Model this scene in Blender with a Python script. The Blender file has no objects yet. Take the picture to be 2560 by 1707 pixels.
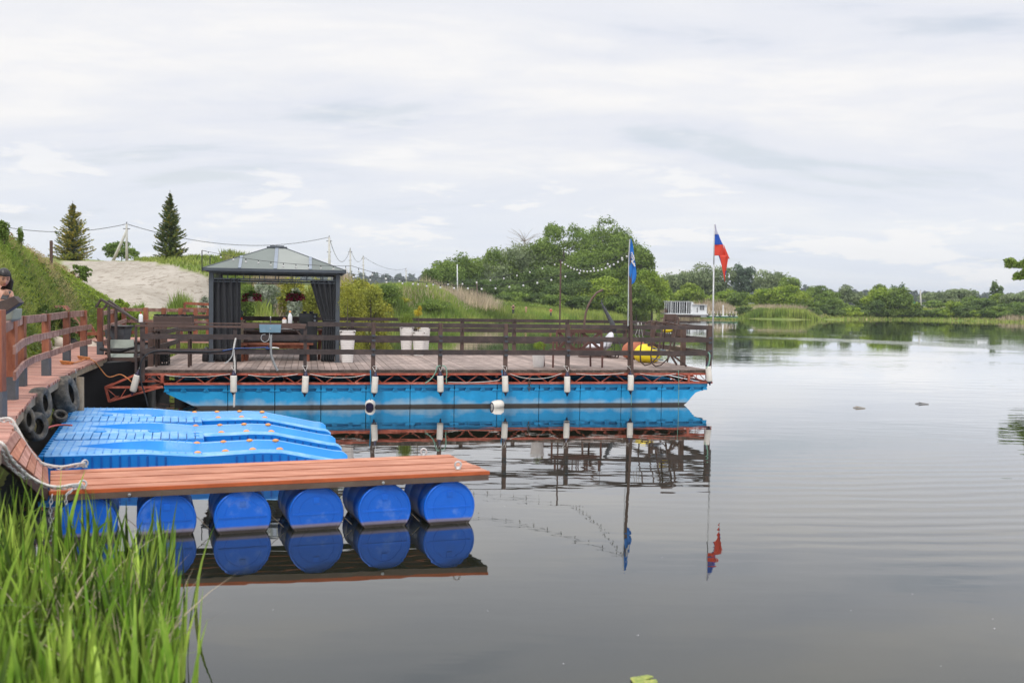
import bpy, math, random
import numpy as np
from mathutils import Vector, Matrix
random.seed(7); rng = np.random.default_rng(7)
C = bpy.context.scene.collection
SC = bpy.context.scene
R = math.radians
# ---------------------------------------------------------------- camera
PITCH, ROLL, CH, FL = 0.0401, 0.0144, 2.43, 2488.9
cam_d = bpy.data.cameras.new('camera'); cam = bpy.data.objects.new('camera', cam_d); C.objects.link(cam)
SC.camera = cam
cam_d.lens = 35; cam_d.sensor_width = 36; cam_d.clip_start = 0.1; cam_d.clip_end = 20000
cp, sp, cr, sr = math.cos(PITCH), math.sin(PITCH), math.cos(ROLL), math.sin(ROLL)
_fw = Vector((0, cp, -sp)); _r0 = Vector((1, 0, 0)); _u0 = Vector((0, sp, cp))
_rt = _r0*cr + _u0*sr; _up = -_r0*sr + _u0*cr
m = Matrix((_rt, _up, -_fw)).transposed().to_4x4(); m.translation = Vector((0, 0, CH)); cam.matrix_world = m
cam_d.dof.use_dof = True; cam_d.dof.focus_distance = 23.0; cam_d.dof.aperture_fstop = 2.0
# ---------------------------------------------------------------- sky and sun
SUN_EL, SUN_AZ = R(52), R(200)          # sun high behind the camera, a little to its left
w = bpy.data.worlds.new('World'); SC.world = w; w.use_nodes = True
nt = w.node_tree; nt.nodes.clear()
def wn(t, **k):
    n = nt.nodes.new(t)
    for a, b in k.items(): setattr(n, a, b)
    return n
def wl(a, b): nt.links.new(a, b)
sky = wn('ShaderNodeTexSky', sky_type='NISHITA', sun_disc=False); sky.sun_elevation = SUN_EL; sky.sun_rotation = SUN_AZ
sky.air_density = 1.3; sky.dust_density = 2.0
tc = wn('ShaderNodeTexCoord'); sep = wn('ShaderNodeSeparateXYZ'); wl(tc.outputs['Generated'], sep.inputs[0])
def wm(op, a, b=None, c=None, clamp=False):
    n = wn('ShaderNodeMath', operation=op, use_clamp=clamp)
    for i, v in enumerate((a, b, c)):
        if v is None: continue
        if isinstance(v, (int, float)): n.inputs[i].default_value = v
        else: wl(v, n.inputs[i])
    return n.outputs[0]
zc = wm('MAXIMUM', sep.outputs[2], 0.0)
den = wm('ADD', zc, 0.11)
cu = wm('DIVIDE', sep.outputs[0], den); cv = wm('DIVIDE', sep.outputs[1], den)
comb = wn('ShaderNodeCombineXYZ'); wl(cu, comb.inputs[0]); wl(cv, comb.inputs[1])
def wnoise(scale, detail, rough, vec, dist=0.0, off=(0, 0, 0), sc3=(1, 1, 1)):
    mp = wn('ShaderNodeMapping'); mp.inputs['Location'].default_value = off; mp.inputs['Scale'].default_value = sc3
    wl(vec, mp.inputs[0])
    n = wn('ShaderNodeTexNoise'); n.inputs['Scale'].default_value = scale; n.inputs['Detail'].default_value = detail
    n.inputs['Roughness'].default_value = rough; n.inputs['Distortion'].default_value = dist
    wl(mp.outputs[0], n.inputs['Vector']); return n.outputs[0]
def wramp(v, lo, hi, a=0.0, b=1.0):
    n = wn('ShaderNodeMapRange', interpolation_type='SMOOTHERSTEP'); n.inputs[1].default_value = lo; n.inputs[2].default_value = hi
    n.inputs[3].default_value = a; n.inputs[4].default_value = b; wl(v, n.inputs[0]); return n.outputs[0]
n1 = wnoise(0.85, 7, 0.55, comb.outputs[0], 0.5, (3.1, 7.7, 0), (0.62, 1, 1))
n2 = wnoise(2.6, 6, 0.6, comb.outputs[0], 0.3, (11, 2, 0), (0.55, 1, 1))
n3 = wnoise(7.5, 6, 0.6, tc.outputs['Generated'], 0.2, (1, 5, 2), (1, 1, 4.5))
def wmix(f, a, b):
    n = wn('ShaderNodeMix', data_type='RGBA')
    wl(f, n.inputs[0]) if not isinstance(f, (int, float)) else setattr(n.inputs[0], 'default_value', f)
    for s, v in ((6, a), (7, b)):
        if isinstance(v, tuple): n.inputs[s].default_value = (*v, 1)
        else: wl(v, n.inputs[s])
    return n.outputs[2]
skyc = wn('ShaderNodeVectorMath', operation='SCALE'); wl(sky.outputs[0], skyc.inputs[0]); skyc.inputs['Scale'].default_value = 0.10
grey = (0.715, 0.74, 0.81); white = (0.87, 0.86, 0.855)
c0 = wmix(wramp(n1, 0.36, 0.62), grey, white)
c1 = wmix(wramp(n2, 0.40, 0.64, 0.0, 0.62), c0, (0.76, 0.775, 0.825))
# thin blue gaps and low bright cumulus near the horizon
lowband = wramp(sep.outputs[2], 0.26, 0.04)
gap = wm('MULTIPLY', wramp(n1, 0.43, 0.32), 0.30)
c2 = wmix(gap, c1, skyc.outputs[0])
hz = wmix(wm('MULTIPLY', wramp(sep.outputs[2], 0.20, 0.0), 0.6), c2, (0.73, 0.785, 0.86))
cum = wm('MULTIPLY', wramp(n3, 0.53, 0.62), wm('MULTIPLY', lowband, 0.8))
c3 = wmix(cum, hz, (0.90, 0.89, 0.88))
bg = wn('ShaderNodeBackground'); wl(c3, bg.inputs[0]); bg.inputs[1].default_value = 1.0
wl(wramp(sep.outputs[2], 0.24, 0.75, 1.0, 1.75), bg.inputs[1])   # an overcast sky is brighter overhead
wo = wn('ShaderNodeOutputWorld'); wl(bg.outputs[0], wo.inputs[0])
sl = bpy.data.lights.new('sun', 'SUN'); sl.energy = 1.5; sl.angle = R(12); sl.color = (1, 0.95, 0.87)
so = bpy.data.objects.new('sun', sl); C.objects.link(so)
sdir = Vector((math.sin(SUN_AZ)*math.cos(SUN_EL), math.cos(SUN_AZ)*math.cos(SUN_EL), math.sin(SUN_EL)))
so.rotation_euler = sdir.to_track_quat('Z', 'Y').to_euler(); so.location = (0, -5, 20)
SC.view_settings.view_transform = 'Standard'; SC.view_settings.look = 'None'
SC.view_settings.exposure = 0.16; SC.view_settings.gamma = 1.0
SC.render.engine = 'CYCLES'
SC.cycles.max_bounces = 6; SC.cycles.diffuse_bounces = 2; SC.cycles.glossy_bounces = 3; SC.cycles.transmission_bounces = 3
# ---------------------------------------------------------------- finding places
def ray(px, py):
    X = px-1280; Y = 853.5-py
    a = X*cr-Y*sr; b = Y*cr+X*sr
    return _fw*FL + _r0*a + _u0*b
CAM = Vector((0, 0, CH))
def onY(px, py, Y):
    d = ray(px, py); return CAM + d*(Y/d.y)
def onz(px, py, z):
    d = ray(px, py); return CAM + d*((z-CH)/d.z)
def xat(px, Y): return (px-1280)*Y/FL
# pontoon frame: u along its front edge, v away from the camera
PO = Vector((-7.385, 21.486, 0)); TH = 0.2033
PU = Vector((math.cos(TH), math.sin(TH), 0)); PV = Vector((-math.sin(TH), math.cos(TH), 0)); ZV = Vector((0, 0, 1))
def P(u, v, z): return PO + PU*u + PV*v + ZV*z
def PF(px, py, v=0.0):
    d = ray(px, py); t = (v - (CAM-PO).dot(PV))/d.dot(PV); q = CAM+d*t
    return (q-PO).dot(PU), q.z
def onP(px, py, v=0.0):
    u, z = PF(px, py, v); return P(u, v, z)
def PD(px, py, z=0.86):
    q = onz(px, py, z); return (q-PO).dot(PU), (q-PO).dot(PV)
# ---------------------------------------------------------------- mesh builder
class MB:
    def __init__(s): s.v = []; s.f = []; s.a = []
    def add(s, vs, fs, a=None):
        b = len(s.v); a = random.random() if a is None else a
        s.v += [tuple(q) for q in vs]; s.a += [a]*len(vs); s.f += [tuple(i+b for i in f) for f in fs]; return s
    def frame(s, o, X, Y, Z, a=None, bev=0.0):
        # box centred on o with half axes X, Y, Z
        o, X, Y, Z = Vector(o), Vector(X), Vector(Y), Vector(Z)
        vs = [o+X*i+Y*j+Z*k for k in (-1, 1) for j in (-1, 1) for i in (-1, 1)]
        fs = [(0, 2, 3, 1), (4, 5, 7, 6), (0, 1, 5, 4), (2, 6, 7, 3), (0, 4, 6, 2), (1, 3, 7, 5)]
        return s.add(vs, fs, a)
    def box(s, c, sz, rz=0.0, a=None):
        X = Vector((math.cos(rz), math.sin(rz), 0)); Y = Vector((-math.sin(rz), math.cos(rz), 0))
        return s.frame(c, X*sz[0]/2, Y*sz[1]/2, ZV*sz[2]/2, a)
    def bar(s, p, q, w, h, up=(0, 0, 1), a=None):
        p, q = Vector(p), Vector(q); d = q-p
        if d.length < 1e-6: return s
        n = d.normalized(); up = Vector(up)
        if abs(n.dot(up)) > 0.98: up = Vector((0, 1, 0))
        sd = n.cross(up).normalized(); u2 = sd.cross(n)
        return s.frame((p+q)/2, d/2, sd*w/2, u2*h/2, a)
    def tube(s, pts, r, n=8, a=None, cap=True):
        pts = [Vector(p) for p in pts]; m_ = len(pts)
        rs = r if isinstance(r, (list, tuple)) else [r]*m_
        vs = []; fs = []; prev = None
        for i, p in enumerate(pts):
            t = (pts[min(i+1, m_-1)]-pts[max(i-1, 0)])
            t = t.normalized() if t.length > 1e-9 else Vector((0, 0, 1))
            if prev is None:
                ref = Vector((0, 0, 1)) if abs(t.z) < 0.9 else Vector((1, 0, 0)); x = t.cross(ref).normalized()
            else:
                x = prev - t*prev.dot(t); x = x.normalized() if x.length > 1e-6 else t.orthogonal().normalized()
            prev = x; y = t.cross(x)
            for k in range(n):
                an = 2*math.pi*k/n; vs.append(p+(x*math.cos(an)+y*math.sin(an))*rs[i])
        for i in range(m_-1):
            for k in range(n):
                fs.append((i*n+k, i*n+(k+1) % n, (i+1)*n+(k+1) % n, (i+1)*n+k))
        if cap: fs.append(tuple(range(n-1, -1, -1))); fs.append(tuple((m_-1)*n+k for k in range(n)))
        return s.add(vs, fs, a)
    def lathe(s, base, prof, n=20, ax=(0, 0, 1), a=None):
        base = Vector(base); ax = Vector(ax).normalized(); x = ax.orthogonal().normalized(); y = ax.cross(x)
        vs = []; fs = []
        for r, h in prof:
            for k in range(n):
                an = 2*math.pi*k/n; vs.append(base+ax*h+(x*math.cos(an)+y*math.sin(an))*max(r, 1e-4))
        for i in range(len(prof)-1):
            for k in range(n): fs.append((i*n+k, i*n+(k+1) % n, (i+1)*n+(k+1) % n, (i+1)*n+k))
        fs.append(tuple(range(n-1, -1, -1))); fs.append(tuple((len(prof)-1)*n+k for k in range(n)))
        return s.add(vs, fs, a)
    def torus(s, c, ax, R1, r, n=20, m=8, a=None, sq=1.0):
        c = Vector(c); ax = Vector(ax).normalized(); x = ax.orthogonal().normalized(); y = ax.cross(x); vs = []; fs = []
        for i in range(n):
            A = 2*math.pi*i/n; d = x*math.cos(A)+y*math.sin(A)
            for j in range(m):
                B = 2*math.pi*j/m; cb, sb = math.cos(B), math.sin(B)
                vs.append(c+d*(R1+r*cb)+ax*r*sb*sq)
        for i in range(n):
            for j in range(m):
                fs.append((i*m+j, ((i+1) % n)*m+j, ((i+1) % n)*m+(j+1) % m, i*m+(j+1) % m))
        return s.add(vs, fs, a)
    def grid(s, pts, a=None, closed=False):      # pts[i][j]
        n = len(pts); m_ = len(pts[0]); vs = [p for row in pts for p in row]; fs = []
        for i in range(n-1):
            for j in range(m_-1): fs.append((i*m_+j, (i+1)*m_+j, (i+1)*m_+j+1, i*m_+j+1))
        return s.add(vs, fs, a)
    def prism(s, poly, ext, a=None):
        poly = [Vector(p) for p in poly]; ext = Vector(ext); n = len(poly)
        vs = poly+[p+ext for p in poly]; fs = [tuple(range(n)), tuple(range(2*n-1, n-1, -1))]
        for i in range(n): fs.append((i, i+n, (i+1) % n+n, (i+1) % n))
        return s.add(vs, fs, a)
    def build(s, name, mt, par=None, smooth=False, bevel=0.0, origin=None):
        me = bpy.data.meshes.new(name)
        o0 = Vector((0, 0, 0))
        if par is not None: o0 = wloc(par)
        elif origin is not None: o0 = Vector(origin)
        elif s.v:
            A = np.array(s.v); o0 = Vector((float(A[:, 0].mean()), float(A[:, 1].mean()), float(A[:, 2].min())))
        me.from_pydata([(q[0]-o0.x, q[1]-o0.y, q[2]-o0.z) for q in s.v], [], s.f); me.update()
        at = me.attributes.new('v', 'FLOAT', 'POINT'); at.data.foreach_set('value', s.a)
        return fin(name, me, mt, par, smooth, bevel, o0)
def wloc(o):
    q = Vector(o.location); p = o.parent
    while p: q += Vector(p.location); p = p.parent
    return q
def fin(name, me, mt, par, smooth, bevel=0.0, o0=Vector((0, 0, 0))):
    import bmesh
    if len(me.polygons) < 60000:
        bm = bmesh.new(); bm.from_mesh(me); bmesh.ops.recalc_face_normals(bm, faces=bm.faces); bm.to_mesh(me); bm.free()
    o = bpy.data.objects.new(name, me); C.objects.link(o); me.materials.append(mt)
    if par is not None: o.parent = par
    else: o.location = o0
    if smooth:
        me.polygons.foreach_set('use_smooth', [True]*len(me.polygons))
    if bevel:
        b = o.modifiers.new('bevel', 'BEVEL'); b.width = bevel; b.segments = 2; b.limit_method = 'ANGLE'
    return o
def np_mesh(name, V, faces_q, A, mt, par=None, tri=None):
    """V (n,3) world, faces_q (m,4), tri (k,3)"""
    me = bpy.data.meshes.new(name)
    o0 = wloc(par) if par is not None else Vector(tuple(float(t) for t in (V[:, 0].mean(), V[:, 1].mean(), V[:, 2].min())))
    V = V-np.array(o0)
    me.vertices.add(len(V)); me.vertices.foreach_set('co', V.astype(np.float32).ravel())
    q = faces_q if faces_q is not None else np.zeros((0, 4), int); t = tri if tri is not None else np.zeros((0, 3), int)
    me.loops.add(q.size+t.size); me.loops.foreach_set('vertex_index', np.concatenate([q.ravel(), t.ravel()]).astype(np.int32))
    me.polygons.add(len(q)+len(t))
    st = np.concatenate([np.arange(len(q))*4, q.size+np.arange(len(t))*3]).astype(np.int32)
    me.polygons.foreach_set('loop_start', st)
    me.update(calc_edges=True); me.validate()
    at = me.attributes.new('v', 'FLOAT', 'POINT'); at.data.foreach_set('value', A.astype(np.float32))
    o = bpy.data.objects.new(name, me); C.objects.link(o); me.materials.append(mt)
    if par is not None: o.parent = par
    else: o.location = o0
    return o
def tag(o, label=None, cat=None, group=None, kind=None):
    if label: o['label'] = label
    if cat: o['category'] = cat
    if group: o['group'] = group
    if kind: o['kind'] = kind
    return o
def empty(name, loc, label, cat, group=None):
    o = bpy.data.objects.new(name, None); C.objects.link(o); o.location = loc; o.empty_display_size = 0.1
    return tag(o, label, cat, group)
def copy_tree(o, par=None):
    c = o.copy(); C.objects.link(c)
    if par is not None: c.parent = par
    for ch in [x for x in C.objects if x.parent == o]: copy_tree(ch, c)
    return c
# ---------------------------------------------------------------- materials
def mat(name, col, rough=0.6, var=0.12, nscale=6.0, nvar=0.15, bump=0.0, bscale=40.0, metal=0.0, col2=None, stretch=None, trans=0.0, spec=0.5, c2lo=0.45, c2hi=0.65, coat=0.0):
    m_ = bpy.data.materials.new(name); m_.use_nodes = True; t = m_.node_tree; b = t.nodes['Principled BSDF']
    N = lambda k: t.nodes.new(k)
    L = t.links.new
    tc = N('ShaderNodeTexCoord'); mp = N('ShaderNodeMapping'); L(tc.outputs['Object'], mp.inputs[0])
    if stretch: mp.inputs['Scale'].default_value = stretch
    nz = N('ShaderNodeTexNoise'); nz.inputs['Scale'].default_value = nscale; nz.inputs['Detail'].default_value = 6; nz.inputs['Roughness'].default_value = 0.6
    L(mp.outputs[0], nz.inputs['Vector'])
    base = None
    if col2:
        mr = N('ShaderNodeMapRange'); mr.inputs[1].default_value = c2lo; mr.inputs[2].default_value = c2hi; L(nz.outputs[0], mr.inputs[0])
        mx = N('ShaderNodeMix'); mx.data_type = 'RGBA'; mx.inputs[6].default_value = (*col, 1); mx.inputs[7].default_value = (*col2, 1)
        L(mr.outputs[0], mx.inputs[0]); base = mx.outputs[2]
    at = N('ShaderNodeAttribute'); at.attribute_name = 'v'
    m1 = N('ShaderNodeMapRange'); m1.inputs[1].default_value = 0; m1.inputs[2].default_value = 1; m1.inputs[3].default_value = 1-var; m1.inputs[4].default_value = 1+var
    L(at.outputs['Fac'], m1.inputs[0])
    m2 = N('ShaderNodeMapRange'); m2.inputs[1].default_value = 0.25; m2.inputs[2].default_value = 0.75; m2.inputs[3].default_value = 1-nvar; m2.inputs[4].default_value = 1+nvar
    L(nz.outputs[0], m2.inputs[0])
    mu = N('ShaderNodeMath'); mu.operation = 'MULTIPLY'; L(m1.outputs[0], mu.inputs[0]); L(m2.outputs[0], mu.inputs[1])
    hs = N('ShaderNodeVectorMath'); hs.operation = 'SCALE'; L(mu.outputs[0], hs.inputs['Scale'])
    if base is None: hs.inputs[0].default_value = col
    else: L(base, hs.inputs[0])
    L(hs.outputs[0], b.inputs['Base Color'])
    b.inputs['Roughness'].default_value = rough; b.inputs['Metallic'].default_value = metal; b.inputs['Specular IOR Level'].default_value = spec
    if coat: b.inputs['Coat Weight'].default_value = coat
    if bump:
        n2 = N('ShaderNodeTexNoise'); n2.inputs['Scale'].default_value = bscale; n2.inputs['Detail'].default_value = 4; L(mp.outputs[0], n2.inputs['Vector'])
        bp = N('ShaderNodeBump'); bp.inputs['Strength'].default_value = bump; bp.inputs['Distance'].default_value = 0.02
        L(n2.outputs[0], bp.inputs['Height']); L(bp.outputs[0], b.inputs['Normal'])
    if trans:
        tr = N('ShaderNodeBsdfTranslucent'); L(hs.outputs[0], tr.inputs[0]); ms = N('ShaderNodeMixShader'); ms.inputs[0].default_value = trans
        out = t.nodes['Material Output']; L(b.outputs[0], ms.inputs[1]); L(tr.outputs[0], ms.inputs[2]); L(ms.outputs[0], out.inputs[0])
    m_['hs'] = hs.name
    return m_
def zstain(m_, col, z0, z1, nsc=3.0, wob=0.3, amt=0.9):
    """growth and dirt along a waterline: mixes towards col between object heights z0 (full) and z1 (none)"""
    t = m_.node_tree; L = t.links.new; N = lambda k: t.nodes.new(k)
    hs = t.nodes[m_['hs']]; b = t.nodes['Principled BSDF']
    ge = N('ShaderNodeNewGeometry'); sp_ = N('ShaderNodeSeparateXYZ'); L(ge.outputs['Position'], sp_.inputs[0])
    nz = N('ShaderNodeTexNoise'); nz.inputs['Scale'].default_value = nsc; nz.inputs['Detail'].default_value = 6; L(ge.outputs['Position'], nz.inputs['Vector'])
    a = N('ShaderNodeMath'); a.operation = 'MULTIPLY_ADD'; L(nz.outputs[0], a.inputs[0]); a.inputs[1].default_value = wob; L(sp_.outputs[2], a.inputs[2])
    mr = N('ShaderNodeMapRange'); mr.inputs[1].default_value = z0+wob/2; mr.inputs[2].default_value = z1+wob/2; mr.inputs[3].default_value = amt; mr.inputs[4].default_value = 0
    L(a.outputs[0], mr.inputs[0])
    mx = N('ShaderNodeMix'); mx.data_type = 'RGBA'; L(mr.outputs[0], mx.inputs[0]); L(hs.outputs[0], mx.inputs[6]); mx.inputs[7].default_value = (*col, 1)
    L(mx.outputs[2], b.inputs['Base Color']); hs2 = mx
    # keep chaining possible
    sc = N('ShaderNodeVectorMath'); sc.operation = 'SCALE'; sc.inputs['Scale'].default_value = 1; L(mx.outputs[2], sc.inputs[0]); L(sc.outputs[0], b.inputs['Base Color'])
    m_['hs'] = sc.name
    return m_
M = {}
M['dark_wood'] = mat('dark_wood', (0.062, 0.037, 0.031), 0.62, 0.25, 3, 0.3, 0.3, 30, stretch=(1, 1, 6))
M['rail_wood'] = mat('rail_wood', (0.052, 0.036, 0.034), 0.6, 0.18, 4, 0.3, 0.2, 30, col2=(0.075, 0.05, 0.044))
M['post_wood'] = mat('post_wood', (0.105, 0.062, 0.05), 0.55, 0.15, 5, 0.25, 0.2, 40)
M['red_wood'] = mat('red_wood', (0.20, 0.06, 0.032), 0.6, 0.25, 5, 0.4, 0.3, 30, stretch=(1, 1, 0.3), col2=(0.26, 0.095, 0.05))
M['worn_rail'] = mat('worn_rail', (0.22, 0.105, 0.08), 0.7, 0.2, 7, 0.35, 0.4, 40, col2=(0.30, 0.19, 0.16))
M['deck_red'] = mat('deck_red', (0.36, 0.165, 0.125), 0.75, 0.25, 2.5, 0.3, 0.3, 20, stretch=(0.3, 4, 1), col2=(0.44, 0.25, 0.20))
M['deck_grey'] = mat('deck_grey', (0.27, 0.205, 0.18), 0.75, 0.22, 3, 0.25, 0.3, 30, col2=(0.34, 0.265, 0.235))
M['deck_edge'] = mat('deck_edge', (0.055, 0.04, 0.033), 0.8, 0.3, 5, 0.4, 0.4, 30, col2=(0.10, 0.075, 0.055))
M['dock_plank'] = mat('dock_plank', (0.42, 0.155, 0.085), 0.6, 0.20, 1.6, 0.22, 0.3, 20, col2=(0.49, 0.225, 0.14), stretch=(1, 5, 1))
M['dock_edge'] = mat('dock_edge', (0.48, 0.105, 0.03), 0.5, 0.12, 3, 0.3, 0.2, 20, col2=(0.26, 0.05, 0.02), c2lo=0.55, c2hi=0.75)
M['dock_steel'] = mat('dock_steel', (0.115, 0.075, 0.058), 0.5, 0.05, 3, 0.25, 0.1, 50, col2=(0.12, 0.09, 0.07))
M['truss_red'] = mat('truss_red', (0.40, 0.085, 0.05), 0.6, 0.1, 8, 0.3, 0.3, 60, col2=(0.46, 0.17, 0.12), c2lo=0.5, c2hi=0.7)
M['hull_blue'] = mat('hull_blue', (0.0, 0.28, 0.60), 0.45, 0.09, 2.5, 0.12, 0.1, 20, col2=(0.02, 0.34, 0.66), c2lo=0.5, c2hi=0.8)
zstain(M['hull_blue'], (0.45, 0.50, 0.50), 0.06, 0.19, 3.4, 0.42, 0.5); zstain(M['hull_blue'], (0.035, 0.022, 0.012), 0.045, 0.075, 4, 0.02, 0.97)
M['bench_wood'] = mat('bench_wood', (0.115, 0.05, 0.04), 0.55, 0.15, 4, 0.25, 0.2, 30)
M['gap'] = mat('gap', (0.012, 0.012, 0.014), 0.8)  # near-black, for the added shade pieces and for plain black things
M['ski_seam'] = mat('ski_seam', (0.03, 0.25, 0.68), 0.5)
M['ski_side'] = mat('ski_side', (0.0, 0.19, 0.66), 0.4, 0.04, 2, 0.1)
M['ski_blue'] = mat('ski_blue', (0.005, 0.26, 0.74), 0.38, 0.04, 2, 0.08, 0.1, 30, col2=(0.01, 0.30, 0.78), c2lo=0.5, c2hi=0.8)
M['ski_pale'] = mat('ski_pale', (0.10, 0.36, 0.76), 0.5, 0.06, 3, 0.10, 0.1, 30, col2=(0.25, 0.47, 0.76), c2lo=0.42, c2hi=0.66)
M['orange'] = mat('orange', (0.80, 0.34, 0.09), 0.45, 0.1)
M['drum_blue'] = mat('drum_blue', (0.0, 0.115, 0.60), 0.42, 0.12, 3, 0.1, 0.08, 20, col2=(0.15, 0.26, 0.55), c2lo=0.55, c2hi=0.78)
zstain(M['drum_blue'], (0.24, 0.18, 0.13), 0.055, 0.075, 3, 0.02, 0.75); zstain(M['drum_blue'], (0.028, 0.020, 0.012), 0.025, 0.045, 3, 0.01, 0.95)
M['steel'] = mat('steel', (0.55, 0.56, 0.58), 0.32, 0.05, 8, 0.1, metal=0.8)
M['galv'] = mat('galv', (0.50, 0.51, 0.52), 0.5, 0.1, 8, 0.2, metal=0.2)
M['white_rope'] = mat('white_rope', (0.62, 0.60, 0.57), 0.85, 0.1, 60, 0.3, 0.5, 90)
M['orange_rope'] = mat('orange_rope', (0.60, 0.24, 0.08), 0.8, 0.1, 60, 0.3)
M['pink_rope'] = mat('pink_rope', (0.62, 0.14, 0.12), 0.8, 0.1, 60, 0.3)
M['green_rope'] = mat('green_rope', (0.20, 0.36, 0.28), 0.8, 0.1, 60, 0.3)
M['blue_rope'] = mat('blue_rope', (0.03, 0.25, 0.45), 0.8, 0.1, 60, 0.3)
M['fender'] = mat('fender', (0.72, 0.68, 0.62), 0.45, 0.06, 9, 0.10, col2=(0.55, 0.50, 0.42), c2lo=0.62, c2hi=0.8)
M['navy'] = mat('navy', (0.022, 0.018, 0.06), 0.45)
M['gaz_metal'] = mat('gaz_metal', (0.065, 0.078, 0.095), 0.45, 0.06, 6, 0.12)
M['gaz_light'] = mat('gaz_light', (0.20, 0.235, 0.29), 0.45, 0.04)
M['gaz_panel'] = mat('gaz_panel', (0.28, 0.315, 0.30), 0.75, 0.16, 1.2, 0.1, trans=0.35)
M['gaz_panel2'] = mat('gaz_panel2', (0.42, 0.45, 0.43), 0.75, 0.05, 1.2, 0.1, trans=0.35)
M['curtain'] = mat('curtain', (0.025, 0.027, 0.032), 0.85, 0.06, 12, 0.12, 0.3, 200)
M['black'] = mat('black', (0.014, 0.015, 0.018), 0.45, 0.1)
M['rubber'] = mat('rubber', (0.07, 0.066, 0.06), 0.85, 0.1, 8, 0.35, 0.6, 60, col2=(0.17, 0.15, 0.12))
M['sleeve'] = mat('sleeve', (0.07, 0.08, 0.095), 0.6, 0.1, 10, 0.2)
M['white_plastic'] = mat('white_plastic', (0.80, 0.77, 0.74), 0.35, 0.03, 5, 0.05)
M['planter'] = mat('planter', (0.74, 0.71, 0.69), 0.6, 0.03, 10, 0.06)
M['pot_inner'] = mat('pot_inner', (0.05, 0.035, 0.025), 0.95)
M['sand'] = mat('sand', (0.55, 0.47, 0.39), 0.95)
M['bottle_white'] = mat('bottle_white', (0.82, 0.82, 0.83), 0.35)
M['bottle_amber'] = mat('bottle_amber', (0.38, 0.13, 0.05), 0.3)
M['sink_blue'] = mat('sink_blue', (0.17, 0.28, 0.36), 0.5, 0.05, 6, 0.15, 0.1, 60)
M['pipe_grey'] = mat('pipe_grey', (0.30, 0.31, 0.32), 0.5, 0.1, 30, 0.3)
M['hose_blue'] = mat('hose_blue', (0.02, 0.06, 0.20), 0.4)
M['hose_dark'] = mat('hose_dark', (0.02, 0.025, 0.035), 0.5)
M['old_wood'] = mat('old_wood', (0.26, 0.21, 0.15), 0.8, 0.2, 5, 0.3, 0.4, 30)
M['mat_grey'] = mat('mat_grey', (0.25, 0.28, 0.25), 0.75, 0.1, 5, 0.15)
M['terracotta'] = mat('terracotta', (0.40, 0.13, 0.07), 0.7, 0.06, 4, 0.15, 0.3, 9)
M['yellow'] = mat('yellow', (0.78, 0.60, 0.01), 0.55, 0.05, 4, 0.10, 0.3, 9)
M['cushion'] = mat('cushion', (0.60, 0.60, 0.64), 0.85, 0.08, 8, 0.1, 0.4, 12)
M['red'] = mat('red', (0.62, 0.03, 0.015), 0.45)
M['petal'] = mat('petal', (0.28, 0.008, 0.05), 0.6, 0.6, 20, 0.3, trans=0.2)
M['glass_bulb'] = mat('glass_bulb', (0.62, 0.63, 0.62), 0.2, 0.1)
M['wire'] = mat('wire', (0.03, 0.032, 0.035), 0.6)
M['concrete'] = mat('concrete', (0.50, 0.49, 0.46), 0.85, 0.1, 3, 0.15)
M['white_paint'] = mat('white_paint', (0.66, 0.68, 0.70), 0.6, 0.08, 3, 0.12)
M['window_dark'] = mat('window_dark', (0.05, 0.055, 0.06), 0.15)
M['green_paint'] = mat('green_paint', (0.04, 0.20, 0.12), 0.6, 0.1, 3, 0.2)
M['bark'] = mat('bark', (0.10, 0.08, 0.06), 0.9, 0.2, 8, 0.35, 0.5, 30)
M['skin'] = mat('skin', (0.52, 0.28, 0.20), 0.5, 0.02, 6, 0.05)
M['hair'] = mat('hair', (0.010, 0.008, 0.009), 0.4, 0.1, 60, 0.3)
M['stone'] = mat('stone', (0.30, 0.26, 0.22), 0.9, 0.2, 3, 0.3, 0.6, 8)
M['umbrella'] = mat('umbrella', (0.075, 0.08, 0.09), 0.7, 0.1, 14, 0.2)
def leaf(name, c, c2, tr=0.3, var=0.35, ns=0.35): return mat(name, c, 0.65, var, ns, 0.25, col2=c2, trans=tr, spec=0.25, c2lo=0.4, c2hi=0.6)
M['leaf_bright'] = leaf('leaf_bright', (0.20, 0.30, 0.035), (0.29, 0.37, 0.05))
M['leaf_mid'] = leaf('leaf_mid', (0.145, 0.225, 0.045), (0.20, 0.28, 0.055))
M['leaf_dark'] = leaf('leaf_dark', (0.09, 0.15, 0.04), (0.14, 0.20, 0.055))
M['leaf_willow'] = leaf('leaf_willow', (0.19, 0.25, 0.12), (0.25, 0.30, 0.15))
M['leaf_blue'] = leaf('leaf_blue', (0.11, 0.16, 0.11), (0.14, 0.20, 0.13))
M['leaf_yellow'] = leaf('leaf_yellow', (0.30, 0.33, 0.05), (0.42, 0.40, 0.05))
M['leaf_white'] = leaf('leaf_white', (0.16, 0.22, 0.10), (0.42, 0.45, 0.38), ns=2.2)
M['needle'] = leaf('needle', (0.10, 0.15, 0.055), (0.16, 0.21, 0.06), 0.15)
M['needle_new'] = leaf('needle_new', (0.50, 0.38, 0.06), (0.33, 0.32, 0.05), 0.2)
M['thuja'] = leaf('thuja', (0.60, 0.44, 0.03), (0.40, 0.36, 0.04), 0.2, 0.5, 4)
M['grass'] = leaf('grass', (0.18, 0.275, 0.05), (0.29, 0.34, 0.08), 0.35, 0.45, 0.25)
M['grass_dry'] = leaf('grass_dry', (0.27, 0.29, 0.08), (0.42, 0.36, 0.18), 0.35, 0.4, 0.3)
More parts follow.
